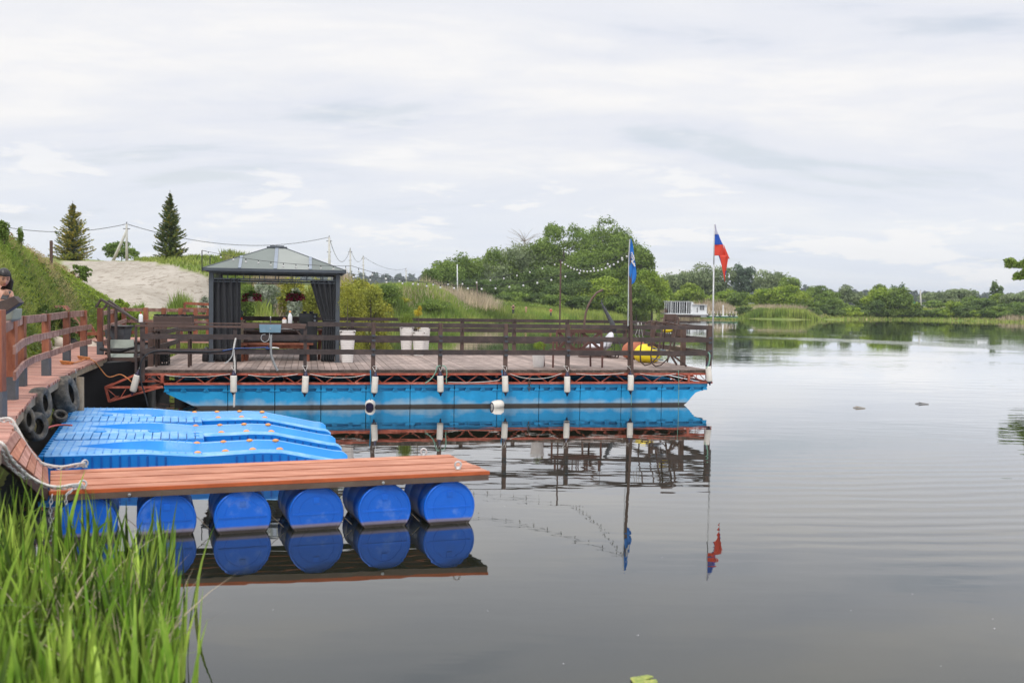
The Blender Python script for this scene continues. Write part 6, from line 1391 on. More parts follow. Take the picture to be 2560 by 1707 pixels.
# things on the boardwalk
q = onz(259, 880, WZ); q = Vector((q.x, q.y+.9, WZ)); rt = empty('waste_bin', q, 'dark grey tapered waste bin behind the stair opening post', 'waste bin')
mb = MB(); mb.prism([q+Vector((a_, b_, 0)) for a_, b_ in ((-.17, -.17), (.17, -.17), (.17, .17), (-.17, .17))], ZV*.0001); mb = MB()
vs = [q+Vector((sx*w_, sy_*w_, z)) for z, w_ in ((0, .19), (.58, .26)) for sx, sy_ in ((-1, -1), (1, -1), (1, 1), (-1, 1))]; mb.add(vs, [(0, 3, 2, 1), (0, 1, 5, 4), (1, 2, 6, 5), (2, 3, 7, 6), (3, 0, 4, 7), (4, 5, 6, 7)]); mb.build('body', M['sleeve'], rt, bevel=.01)
mb = MB(); mb.box(q+ZV*.60, (.58, .58, .05)); mb.build('rim', M['black'], rt, bevel=.01)
def lounge(q, rz, label, mt='red_wood', back=1.0):
    rt = empty('lounger', q, label, 'lounger'); X = Vector((math.cos(rz), math.sin(rz), 0)); Y = Vector((-math.sin(rz), math.cos(rz), 0)); mb = MB()
    for k_ in range(9): mb.frame(q+X*(.1+.14*k_)+ZV*(.33+.004*k_), X*.06, Y*.32, ZV*.012)
    mb.build('seat', M[mt], rt); mb = MB()
    for k_ in range(5): mb.frame(q+X*(-.05-.35*back)+Y*(-.26+.13*k_)+ZV*(.33+.40*back), (X*-.32*back+ZV*.42*back), Y*.055, (X*.8+ZV*.6)*.012)
    mb.build('backrest', M[mt], rt)
    for s_ in (-1, 1):
        mb = MB(); mb.bar(q+X*.1+Y*s_*.34+ZV*.30, q+X*1.35+Y*s_*.34+ZV*.36, .03, .09); mb.build('side_rail', M[mt], rt)
        mb = MB(); mb.bar(q+X*.0+Y*s_*.36+ZV*.55, q+X*.35+Y*s_*.36, .03, .08); mb.build('leg', M[mt], rt); mb = MB(); mb.bar(q+X*1.25+Y*s_*.36+ZV*.38, q+X*1.05+Y*s_*.36, .03, .08); mb.build('leg', M[mt], rt)
    return rt
q = onz(100, 872, WZ); lounge(Vector((q.x, q.y+2.5, WZ)), -.15, 'orange-brown wooden lounger on the boardwalk behind the curved railing', 'red_wood', .9)
q = onz(150, 856, WZ); mb = MB(); D4 = q.y
for a_, b_ in (((100, 815), (146, 846)), ((138, 812), (103, 845)), ((88, 812), (150, 815)), ((112, 820), (138, 850))): mb.bar(onY(*a_, D4), onY(*b_, D4), .05, .07)
tag(mb.build('folding_stool', M['red_wood'], bevel=.004), 'small reddish folding stool with crossed legs behind the orange-brown lounger', 'stool')
# near slanted slab of a lounger at the picture edge
q = onY(0, 800, 12.2); rt = empty('slanted_bench', Vector((q.x-.3, 12.2, WZ)), 'brown slanted bench back at the left edge in front of the woman', 'bench')
mb = MB(); D5 = 12.0; mb.prism([onY(-70, 815, D5), onY(-70, 778, D5), onY(34, 740, D5), onY(50, 757, D5), onY(-10, 796, D5)], Vector((0, .12, 0))); mb.build('backrest', M['rail_wood'], rt, bevel=.008)
mb = MB(); mb.bar(onY(-60, 812, D5+.2), onY(-20, 900, D5+.2)+ZV*-.1, .06, .08); mb.build('leg', M['red_wood'], rt); mb = MB(); mb.prism([onY(-60, 800, D5+.3), onY(33, 770, D5+.3), onY(30, 800, D5+.3), onY(-20, 812, D5+.3)], Vector((0, .25, 0))); mb.build('cushion', M['mat_grey'], rt, bevel=.02)
def rock(q, r_, label, mt='stone', group=None, sd=0):
    g_ = random.Random(sd); A4 = [g_.uniform(0, 6) for _ in range(4)]; c = Vector(q)
    pts = [[c+Vector((math.cos(a_)*math.cos(b_)*r_*(1+.2*math.sin(3*a_+A4[0])*math.cos(b_)), math.sin(a_)*math.cos(b_)*r_*(1+.15*math.sin(2*a_+A4[1])), r_*.62*math.sin(b_)*(1+.15*math.sin(5*a_+A4[2])))) for b_ in np.linspace(-1.57, 1.57, 9)] for a_ in np.linspace(0, 6.28319, 15)]
    mb = MB(); mb.grid(pts, .5); o = mb.build('rock', M[mt], smooth=True); tag(o, label, 'rock', group); return o
for i, (px, py, D, r_) in enumerate([(95, 745, 23, .30), (108, 765, 22.6, .25), (80, 752, 22.4, .2), (133, 838, 24.5, .3), (150, 832, 24.8, .28), (218, 832, 27, .35), (232, 838, 27.5, .3), (140, 822, 25.5, .35), (225, 822, 28, .3)]):
    z = max(G(px, D).z, 0); q = onY(px, py, D); q.z = max(z, .9)+r_*.2 if py > 800 else z; rock(q, r_, 'weathered brownish boulder on the left bank between boardwalk and grass slope', 'stone' if i < 3 else 'sand', 'boulders beside the boardwalk', i)
q = onY(180, 812, 27); mb = MB(); mb.lathe(Vector((q.x, 27, G(180, 27).z)), [(.22, 0), (.26, .15), (.18, .4), (.05, .5)], 12); tag(mb.build('black_bag', M['gap'], smooth=True), 'black plastic sack standing on the bank behind the railing', 'bag')
q = onY(128, 602, 33); mb = MB(); mb.lathe(Vector((q.x, 33, G(128, 33).z)), [(.05, 0), (.05, q.z-G(128, 33).z), (.02, q.z-G(128, 33).z+.01)], 14); tag(mb.build('pipe_post', M['post_wood']), 'short rusty pipe post on the crest left of the golden spruce', 'post')
# ================================================================ blue jet ski docks
Q00, Q10, Q01, Q11 = Vector((-6.05, 12.85, 0)), Vector((-2.17, 13.86, 0)), Vector((-8.35, 19.2, 0)), Vector((-3.62, 19.0, 0))
def J(s_, t_, z): 
    q = (Q00.lerp(Q10, s_)).lerp(Q01.lerp(Q11, s_), t_); q.z = z; return q
def rimz(s_):
    return float(np.interp(s_, [0, .30, .48, .68, .75, .95, 1.0], [.36, .365, .31, .345, .335, .17, .15]))
def trough_half(s_): return float(np.interp(s_, [.08, .22, .36, .46, 1.0], [0.0, .14, .205, .19, .21]))
UH = 1/3; labs = ['nearest blue moulded jet ski dock with four orange roller pairs', 'middle blue moulded jet ski dock with orange rollers', 'farthest blue moulded jet ski dock with orange rollers']
for un in range(3):
    t0 = un*UH; rt = empty('jet_ski_dock', J(0, t0, 0), labs[un], 'jet ski dock', 'blue jet ski docks side by side')
    W1 = UH*.60; tc_ = t0+UH*.31       # cradle part spans t0 .. t0+.62*UH ; centre of the trough
    ns = 96; ntt = 40; top = []; 
    def surf(s_, f_):      # f_ 0..1 across the cradle
        wid = .62*UH; t_ = t0+f_*wid; u_ = (f_-.5)*2; hlf = trough_half(s_)/.31*1.0
        hlf = min(.78, hlf*1.14); z = rimz(s_)
        if abs(u_) < hlf and hlf > 0:
            k_ = 1-abs(u_)/hlf; dep = .23*min(1, hlf/.35); z -= dep*min(1, k_*2.6)**.8+.02*min(1, k_)
        else:
            k_ = (abs(u_)-1)/.06
        e = max(0, abs(u_)-.94)/.06; z -= .03*e*e
        z -= .05*max(0, (s_-.975)/.025)**2
        return J(s_, t_, z)
    mbT = MB(); mbP = MB()
    def hl(s_): return min(.78, trough_half(s_)/.31*1.14)
    NR, NT = 7, 22
    def fcols(s_):
        h_ = hl(s_); return [(-1+(1-h_)*j/NR) for j in range(NR)]+[(-h_+2*h_*j/NT) for j in range(NT)]+[(h_+(1-h_)*j/NR) for j in range(NR+1)]
    ss = [i/ns for i in range(ns+1)]
    grid = [[surf(s_, (u_+1)/2) for u_ in fcols(s_)] for s_ in ss]
    mbP.grid([r_[:NR+1] for r_ in grid], .5); mbP.grid([r_[NR+NT:] for r_ in grid], .5); mbT.grid([r_[NR:NR+NT+1] for r_ in grid], .5)
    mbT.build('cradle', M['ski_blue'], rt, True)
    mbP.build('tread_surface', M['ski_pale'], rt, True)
    def skirt(pl, n_out):
        mb = MB(); mb.grid([[p, Vector((p.x, p.y, -.15))] for p in pl], .5); return mb
    sk_ = MB(); sk_.grid([[p[0], Vector((p[0].x, p[0].y, -.12))] for p in grid], .5); sk_.grid([[p[-1], Vector((p[-1].x, p[-1].y, -.12))] for p in grid], .5)
    sk_.grid([[p, Vector((p.x, p.y, -.12))] for p in grid[0]], .5); sk_.grid([[p, Vector((p.x, p.y, -.12))] for p in grid[-1]], .5)
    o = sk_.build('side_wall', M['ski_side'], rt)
    # ribs, plank-like seams
    mb = MB()
    for k_ in range(33):
        s_ = .03+.97*k_/34
        if .40 < s_ < .60: continue
        a_ = J(s_, t0, 0); zt_ = rimz(s_)-.05; nrm = (J(s_, t0, 0)-J(s_, t0+.01, 0)).normalized(); tn = (J(s_+.01, t0, 0)-a_).normalized()
        mb.frame(Vector((a_.x, a_.y, (zt_-.1)/2))+nrm*.004, tn*.012, nrm*.008, ZV*(zt_+.1)/2)
    mb.build('ribbing', mat('ski_rib', (0., .10, .45), .45), rt)
    mb = MB()
    for k_ in range(19):
        s_ = .02+k_*.026
        for f0, f1 in ((.03, .5-min(.78, trough_half(s_)/.31*1.14)/2-.03), (.5+min(.78, trough_half(s_)/.31*1.14)/2+.03, .97)):
            if f1-f0 < .04: continue
            a_ = J(s_, t0+f0*.62*UH, rimz(s_)+.002); b_ = J(s_, t0+f1*.62*UH, rimz(s_)+.002); mb.bar(a_, b_, .012, .005)
    for f_ in (.0, .5, .97):
        pass
    mb.build('tread_pattern', M['ski_seam'], rt)
    for f_ in (.25, .75):      # notched lugs
        pass
    # walkway finger
    smax = .50 if un < 2 else .0
    if un < 2:
        A_2 = t0+.63*UH; B_2 = t0+.99*UH; mb = MB(); s1 = .50; L_ = 17
        for k_ in range(L_):
            sa = s1*k_/L_+.001; sb = s1*(k_+1)/L_-.002; mb.prism([J(sa, A_2, .34), J(sb, A_2, .34), J(sb, B_2, .34), J(sa, B_2, .34)], ZV*.03)
        mb.build('walkway', M['ski_pale'], rt, bevel=.008)
        mb = MB(); mb.prism([J(0, A_2+.001, -.1), J(s1, A_2+.001, -.1), J(s1, B_2-.001, -.1), J(0, B_2-.001, -.1)], ZV*.438); mb.build('walkway_float', M['ski_blue'], rt, bevel=.01)
        mb = MB()
        for tt in (.3, .7): mb.prism([J(s1-.035, A_2+(B_2-A_2)*(tt-.06), .3715), J(s1-.015, A_2+(B_2-A_2)*(tt-.06), .3715), J(s1-.015, A_2+(B_2-A_2)*(tt+.06), .3715), J(s1-.035, A_2+(B_2-A_2)*(tt+.06), .3715)], ZV*.004)
        mb.build('slots', M['ski_blue'], rt)
        # connecting lugs
        for s_ in (.14, .33):
            mb = MB(); mb.lathe(J(s_, t0+.985*UH, .36), [(.09, 0), (.09, .022), (.03, .026)], 18); mb.build('lug', M['ski_blue'], rt, True)
    for s_ in (.475, .565, .655, .745):      # roller pairs
        for f_, dz in ((.13, .005), (.87, .005)):
            c_ = J(s_, t0+.62*UH*f_, rimz(s_)+.0); tn = (J(s_+.01, t0, 0)-J(s_, t0, 0)).normalized(); mb = MB(); mb.lathe(c_-tn*.035, [(.010, -.012), (.016, 0), (.025, .015), (.027, .035), (.025, .055), (.016, .07), (.010, .082)], 14, tn); ro = mb.build('roller', M['orange'], rt, True)
            mb = MB(); mb.box(c_-ZV*.055, (.03, .03, .06)); mb.build('bracket', M['white_plastic'], ro)
    for k_ in range(9):      # coupling pockets along the shore end
        t_ = t0+UH*(k_+.5)/9; mb = MB(); a_ = J(-.012, t_, .30); mb.frame(a_, Vector((.035, .0, 0)), Vector((-.02, .07, 0)), ZV*.03)
        mb.build('edge_lug', M['ski_blue'], rt, bevel=.006)
# ================================================================ red-brown dock on blue drums
c00, c10, c11, c01 = [onz(px, py, z_) for px, py, z_ in ((125.5, 1226, .505), (1206, 1169, .575), (1120, 1136, .575), (130.6, 1170, .505))]; c00.z = c10.z = c11.z = c01.z = .5
dk = empty('drum_dock', c00, 'small floating dock of red-brown planks carried by six blue drums', 'dock')
UX = ((c10-c00)+(c11-c01)).normalized(); LX = ((c10-c00).length+(c11-c01).length)/2; UY = Vector((-UX.y, UX.x, 0)); 
O1 = c00; WD = (((c01-c00).dot(UY))+((c11-c10).dot(UY)))/2; sk1 = ((c01-c00).dot(UX)+(c11-c10).dot(UX))/2
def DP(a_, b_, z): return Vector((O1.x, O1.y, 0))+UX*(a_*LX+b_*sk1)+UY*(b_*WD)+ZV*(z+(.07*a_ if z > .3 else 0))
npl = 6
for k_ in range(npl):
    b0_, b1_ = k_/npl, (k_+1)/npl-.02; mb = MB(); mb.prism([DP(0, b0_, .470), DP(1, b0_, .470), DP(1, b1_, .470), DP(0, b1_, .470)], ZV*(.035+(.007 if k_ % 2 else 0))); mb.build('plank', M['dock_plank'] if k_ else M['dock_plank'], dk, bevel=.003)
mb = MB(); mb.prism([DP(-.003, -.016, .463), DP(1.003, -.016, .463), DP(1.003, -.002, .463), DP(-.003, -.002, .463)], ZV*.040); mb.build('edge_board', M['dock_edge'], dk, bevel=.003)
mb = MB()
for b_ in (-.008, .995): mb.bar(DP(0, b_, .434), DP(1, b_, .434), .05, .056)
for a_ in (.004, .2, .4, .6, .8, .996): mb.bar(DP(a_, .02, .434), DP(a_, .97, .434), .05, .06)
mb.build('steel_frame', M['dock_steel'], dk)
mb = MB()
for a_ in (.165, .738): mb.lathe(DP(a_, -.035, .434), [(.016, 0), (.016, .01), (.010, .012)], 12, -UY)
mb.build('bolts', M['steel'], dk)
# drums: centre of each face
dcx = [(217, 1290), (417, 1285), (607, 1275), (791, 1267), (962, 1255), (1124, 1240)]
for i, (px, py) in enumerate(dcx):
    zc_ = .145+.008*i; d = ray(px, py); O2 = DP(0, .012, 0); t_ = (O2-CAM).dot(UY)/d.dot(UY); q = CAM+d*t_; q.z = zc_
    ax = Vector((-math.sin(R(20.5)), math.cos(R(20.5)), 0)); R_ = .288; n_ = 40
    rt = None; mb = MB()
    prof = [(R_*.97, .0), (R_*1.0, .008), (R_*1.0, .035), (R_*.965, .045), (R_*.975, .10), (R_*.985, .25), (R_*1.0, .27), (R_*.985, .29), (R_*.985, .6), (R_*1.0, .62), (R_*.985, .64), (R_*.97, .85), (R_*1.0, .87), (R_*.97, .9)]
    mb.lathe(q, prof, n_, ax); dr = mb.build('drum', M['drum_blue'], dk, True); dr['label'] = ['drum end nearest the reeds', 'scuffed drum end, second from the reeds', 'third drum end from the reeds', 'drum end with scratches, third from the right', 'second drum end from the right', 'rightmost drum end'][i]
    # end face: recessed with a rim, ring step and a middle ridge
    mb = MB(); mb.torus(q+ax*.003, ax, R_*.955, .014, 44, 8); mb.build('rim', M['drum_blue'], dr, True)
    mb = MB(); x = Vector((ax.y, -ax.x, 0))
    mb.lathe(q-ax*.002, [(R_*.94, 0), (R_*.92, -.003), (R_*.655, -.003), (R_*.65, .003), (R_*.635, .003), (R_*.63, -.003), (.01, -.003)], 44, ax)
    mb.frame(q-ax*.005+ZV*.0, x*R_*.84, ax*.004, ZV*.010); mb.frame(q-ax*.007+ZV*R_*.5+x*R_*.0, x*.03, ax*.004, ZV*.03)
    mb.build('end_face', M['drum_blue'], dr)
rope('lashing_wires', [DP(.0, -.01, .03)]*0+[DP(.155, .10, .20), DP(.18, .08, .10), DP(.20, .06, .01)], .003, 'old_wood', '', par=dk)
for a_ in (.325, .49, .65, .815): rope('lashing', [DP(a_-.018, .10, .20), DP(a_, .07, .12), DP(a_+.02, .05, .03)], .003, 'old_wood', '', par=dk)
def eyebolt(q, ax, r_=.034):
    mb = MB(); mb.torus(q+ZV*(r_+.012), ax, r_, .011, 22, 8); mb.lathe(q, [(.03, 0), (.03, .008), (.012, .014), (.012, .03)], 12); return mb
eb = [(1056, 1030*1.0884+42, None)]
ebs = [onz(px, py, z_) for px, py, z_ in ((212, 1168, .51), (207, 1221, .51), (1145, 1172, .575), (1059, 1138, .575))]
for q, ax in zip(ebs, (Vector((.75, -.6, 0)), Vector((.6, -.7, .2)), Vector((.2, -1, 0)), Vector((.1, -1, 0)))): eyebolt(q, ax).build('eye_bolt', M['galv'], dk, True)
# gangway of four slats down to the drum dock
gw = empty('gangway', onz(60, 1150, .5), 'short sloping gangway of reddish slats between boardwalk and drum dock', 'gangway')
Ta, Tb = onz(30, 1078, WZ), onz(-6, 1120, WZ-.02); Ba, Bb = DP(-.012, 1, .515), DP(-.008, 0, .515)
Ta = Ba.lerp(Ta, 1.0); 
for k_ in range(6):
    f0, f1 = k_/6+.012, (k_+1)/6-.012; A5 = [Ta.lerp(Ba, f0), Ta.lerp(Ba, f1), Tb.lerp(Bb, f1), Tb.lerp(Bb, f0)]; nn = (A5[1]-A5[0]).cross(A5[3]-A5[0]).normalized(); nn = nn if nn.z > 0 else -nn
    mb = MB(); mb.prism(A5, nn*.035, random.random()); mb.build('slat', M['dock_plank'] if k_ % 2 else M['deck_red'], gw, bevel=.003)
for a_, b_ in ((Ta, Ba), (Tb, Bb)): mb = MB(); mb.bar(a_-ZV*.06, b_-ZV*.06, .05, .1); mb.build('stringer', M['dark_wood'], gw)
# chains and ropes at the gangway
def chain(pts, label, r_=.022, mt='galv', w_=.006):
    P_ = [Vector(p) for p in pts]; seg = []; step = r_*1.9; d_ = 0; mb = MB(); pos = []
    tot = sum((b_-a_).length for a_, b_ in zip(P_[:-1], P_[1:])); n_ = int(tot/step)
    cum = [0]; 
    for a_, b_ in zip(P_[:-1], P_[1:]): cum.append(cum[-1]+(b_-a_).length)
    for i in range(n_):
        s_ = (i+.5)*tot/n_; j = max(k_ for k_ in range(len(cum)-1) if cum[k_] <= s_); f_ = (s_-cum[j])/(cum[j+1]-cum[j]); c_ = P_[j].lerp(P_[j+1], f_); t_ = (P_[j+1]-P_[j]).normalized()
        ax = t_.orthogonal().normalized(); ax = Matrix.Rotation(1.57*(i % 2)+.4, 3, t_) @ ax; y = ax.cross(t_)
        vs = []; 
        loop = [c_+t_*math.cos(a2)*r_*1.25+y*math.sin(a2)*r_*.62 for a2 in [k_*6.2832/12 for k_ in range(13)]]; mb.tube(loop, w_, 5, cap=False)
    o = mb.build('chain', M[mt]); tag(o, label, 'chain'); return o
ch = [onz(-30, 1112, WZ)-ZV*.0, onY(8, 1112, 8.6), onY(30, 1150, 8.8), onY(70, 1190, 9.0), onY(115, 1215, 9.1), onY(150, 1221, 9.15), onY(180, 1216, 9.2), ebs[1]+ZV*.03]
chain(ch, 'galvanised chain sagging along the near side of the gangway to the eye bolt')
rope('rope', [c_+ZV*.02+Vector((0, -.02, 0)) for c_ in ch], .013, 'white_rope', 'white rope along the near gangway chain, knotted on the near eye bolt')
ch2 = [onY(-5, 1048, 10.2), onY(25, 1046, 10.2), onY(42, 1068, 10.2), onY(62, 1105, 10.2), onY(85, 1138, 10.3), onY(105, 1157, 10.4), onY(150, 1166, 10.5), onY(190, 1160, 10.6), ebs[0]+ZV*.05]
rope('rope', ch2, .014, 'white_rope', 'white rope along the far side of the gangway to the far eye bolt')
chain([c_-ZV*.02 for c_ in ch2], 'chain along the far side of the gangway to the far eye bolt')
chain([DP(.004, -.03, .47), DP(.0, -.05, .36), DP(.0, -.05, .2), DP(-.0, -.04, .02)], 'chain hanging vertically at the left corner of the drum dock')
chain([ebs[1]+Vector((-.05, -.04, .02)), ebs[1]+Vector((-.09, -.16, -.03)), ebs[1]+Vector((-.09, -.18, -.12))], 'short loose chain end over the drum dock edge', .018)
chain([onY(2, 1118, 8.7), onY(20, 1160, 8.8), onY(40, 1180, 8.9), onY(66, 1196, 9.0)], 'second short chain loop under the near gangway rope', .02)
# ================================================================ person on the boardwalk
def skinbody(name, pts, edges_, mt, par, lv=2):
    me = bpy.data.meshes.new(name); o0 = wloc(par); me.from_pydata([tuple(Vector(p[0])-o0) for p in pts], edges_, []); o = bpy.data.objects.new(name, me); C.objects.link(o); o.parent = par
    sk2 = o.modifiers.new('skin', 'SKIN'); 
    for i, p in enumerate(pts):
        r_ = p[1]; me.skin_vertices[0].data[i].radius = (r_, r_) if isinstance(r_, float) else r_
    me.skin_vertices[0].data[0].use_root = True; sub = o.modifiers.new('sub', 'SUBSURF'); sub.levels = lv; sub.render_levels = lv; me.materials.append(mt); return o
D6 = 13.0; hp_ = onY(13, 693, D6); wz = WZ; ht = onY(0, 671, D6).z-wz
per = empty('person', Vector((hp_.x-.12, D6, wz)), 'dark-haired woman in a black top looking down at a phone', 'person')
bx, by = hp_.x-.10, D6
def bp_(x, y, z): return Vector((bx+x, by+y, wz+z*ht/1.70))
hd = bp_(.10, -.04, 1.58)
bodyp = [(bp_(0, 0, .92), (.15, .11)), (bp_(0, .0, 1.08), (.125, .09)), (bp_(.0, .0, 1.25), (.15, .10)), (bp_(.01, .0, 1.37), (.13, .085)), (bp_(.03, -.005, 1.44), .052), (bp_(.06, -.02, 1.50), .048),
 (bp_(-.09, 0, .86), .095), (bp_(-.11, .0, .48), .062), (bp_(-.12, .02, .08), .042), (bp_(-.10, -.12, .03), .036), (bp_(.09, 0, .86), .095), (bp_(.10, -.02, .48), .062), (bp_(.10, .02, .08), .042), (bp_(.12, -.12, .03), .036),
 (bp_(-.17, .0, 1.37), .055), (bp_(-.22, -.03, 1.10), .042), (bp_(-.02, -.20, 1.18), .034), (bp_(.18, -.26, 1.255), .026), (bp_(.16, .0, 1.37), .055), (bp_(.23, -.03, 1.11), .042), (bp_(.28, -.18, 1.20), .032), (bp_(.30, -.28, 1.27), .026)]
skinbody('body', bodyp, [(0, 1), (1, 2), (2, 3), (3, 4), (4, 5), (0, 6), (6, 7), (7, 8), (8, 9), (0, 10), (10, 11), (11, 12), (12, 13), (3, 14), (14, 15), (15, 16), (16, 17), (3, 18), (18, 19), (19, 20), (20, 21)], M['skin'], per)
def headmesh(c_, sx, sy_, sz, yaw, pit, par, nm='head'):
    Rm = Matrix.Rotation(yaw, 3, 'Z') @ Matrix.Rotation(pit, 3, 'X'); pts = []; na, nb_ = 36, 28
    for i in range(na+1):
        a_ = 2*math.pi*i/na; row = []
        for j in range(nb_+1):
            b_ = -math.pi/2+math.pi*j/nb_; x = math.cos(b_)*math.sin(a_); y = -math.cos(b_)*math.cos(a_); z = math.sin(b_); fr2 = max(0, -y)
            w_ = 1-.26*max(0, -z)**1.3; X3 = x*sx*w_; Y3 = y*sy_*(1-.10*max(0, -z)*(y > 0)); Z3 = z*sz
            if fr2 > .5:
                nose = math.exp(-((x/.13)**2))*math.exp(-(((z+.12)/.17)**2)); Y3 -= .020*nose
                for ex in (-.36, .36): Y3 += .010*math.exp(-(((x-ex)/.17)**2+((z-.08)/.11)**2))
                Y3 -= .006*math.exp(-((x/.25)**2+((z+.48)/.05)**2))+.005*math.exp(-((x/.2)**2+((z+.58)/.05)**2)); Y3 -= .007*math.exp(-((x/.3)**2+((z+.82)/.14)**2))
            row.append(c_+Rm @ Vector((X3, Y3, Z3)))
        pts.append(row)
    mb = MB(); mb.grid(pts, .5); o = mb.build(nm, M['skin'], par, True); return o, Rm
ho, Rm = headmesh(hd, .074, .092, .115, .75, .45, per)
for ex in (-1, 1):
    e_ = hd+Rm @ Vector((ex*.029, -.080, .010)); mb = MB(); mb.lathe(e_-Vector((0, 0, .008)), [(.002, 0), (.010, .008), (.002, .016)], 10); mb.build('eye', M['hair'], ho, True)
    mb = MB(); mb.tube([hd+Rm @ Vector((ex*.045, -.078, .030)), hd+Rm @ Vector((ex*.03, -.086, .036)), hd+Rm @ Vector((ex*.012, -.088, .032))], .0035, 5); mb.build('eyebrow', M['hair'], ho)
    mb = MB(); mb.lathe(hd+Rm @ Vector((ex*.072, .0, -.02)), [(.008, 0), (.016, .012), (.014, .035), (.004, .045)], 10, Rm @ Vector((0, 0, 1))); mb.build('ear', M['skin'], ho, True)
mb = MB(); mb.tube([hd+Rm @ Vector((-.02, -.089, -.055)), hd+Rm @ Vector((0, -.093, -.053)), hd+Rm @ Vector((.02, -.089, -.055))], .004, 6); mb.build('mouth', M['petal'], ho, True)
pts = []
for i in range(33):      # hair cap open at the face
    a_ = 2*math.pi*i/32; row = []
    for j in range(17):
        t_ = j/16; fr2 = math.cos(a_); lowb = (.42 if fr2 > .55 else (-.25 if fr2 > .1 else -1.0)); b_ = math.pi/2*(1-t_)+math.asin(max(-1, min(1, lowb)))*t_
        row.append(hd+Rm @ Vector((math.cos(b_)*math.sin(a_)*.088, -math.cos(b_)*math.cos(a_)*-1*.108*-1 if False else math.cos(b_)*math.cos(a_)*-.104*-1*(-1), math.sin(b_)*.128+.004)))
    pts.append(row)
mb = MB(); mb.grid(pts, .5); ha = mb.build('hair', M['hair'], per, True); s_ = ha.modifiers.new('t', 'SOLIDIFY'); s_.thickness = .012
mb = MB()
for k_ in range(14):
    a_ = random.uniform(-.07, .07); st_ = hd+Rm @ Vector((a_, .07+random.uniform(0, .02), .04)); mb.tube([st_, st_+Vector((.02+a_*.3, .05, -.12)), bp_(.04+a_*1.1, .11, 1.36), bp_(.05+a_*1.3, .12, 1.15)], [.022, .026, .024, .008], 6)
mb.build('long_hair', M['hair'], per, True)
skinbody('top', [(bp_(0, 0, .90), (.165, .125)), (bp_(0, 0, 1.08), (.138, .10)), (bp_(0, 0, 1.24), (.162, .112)), (bp_(0, .01, 1.32), (.12, .095))], [(0, 1), (1, 2), (2, 3)], M['black'], per)
skinbody('trousers', [(bp_(0, 0, .92), (.16, .12)), (bp_(-.09, 0, .84), .105), (bp_(-.11, 0, .48), .075), (bp_(-.12, .02, .12), .055), (bp_(.09, 0, .84), .105), (bp_(.10, -.02, .48), .075), (bp_(.10, .02, .12), .055)], [(0, 1), (1, 2), (2, 3), (0, 4), (4, 5), (5, 6)], M['black'], per)
def hand(w_, dirv, palmn, par, sc=1.0, side=1):
    d = Vector(dirv).normalized(); nrm = Vector(palmn).normalized(); lat = d.cross(nrm).normalized()*side; pc = Vector(w_)
    pts = [(pc, .024*sc), (pc+d*.045*sc, .030*sc), (pc+d*.085*sc, .026*sc)]; ed = [(0, 1), (1, 2)]
    skinbody('palm', [(p[0], (p[1], p[1]*.55)) for p in pts], ed, M['skin'], par, 1)
    for k_, (o_, L_) in enumerate(((-.026, .066), (-.009, .075), (.009, .070), (.025, .055))):
        b_ = pc+(d*.085+lat*o_)*sc; skinbody('finger', [(b_-d*.02*sc, .0085*sc), (b_+d*L_*.45*sc+nrm*.004*sc, .0080*sc), (b_+d*L_*.8*sc+nrm*.022*sc, .0072*sc), (b_+d*L_*.92*sc+nrm*.042*sc, .006*sc)], [(0, 1), (1, 2), (2, 3)], M['skin'], par, 1)
    b_ = pc+(d*.03-lat*.024)*sc; skinbody('thumb', [(b_, .011*sc), (b_+(d*.028-lat*.022+nrm*.012)*sc, .0095*sc), (b_+(d*.055-lat*.020+nrm*.030)*sc, .0078*sc)], [(0, 1), (1, 2)], M['skin'], par, 1)
hand(bodyp[17][0], (.6, -.3, .35), (-.1, -.4, .9), per, 1, -1); hand(bodyp[21][0], (.0, -.6, .6), (-.3, .3, .9), per, 1, 1)
ph = bp_(.29, -.36, 1.355); mb = MB(); mb.frame(ph, Vector((.036, .01, 0)), Vector((0, .055, .05)), Vector((0, -.003, .004))); mb.build('x', M['black'], None); C.objects[-1].name = 'phone'; tag(C.objects['phone'], 'dark phone held in front of the woman', 'phone')
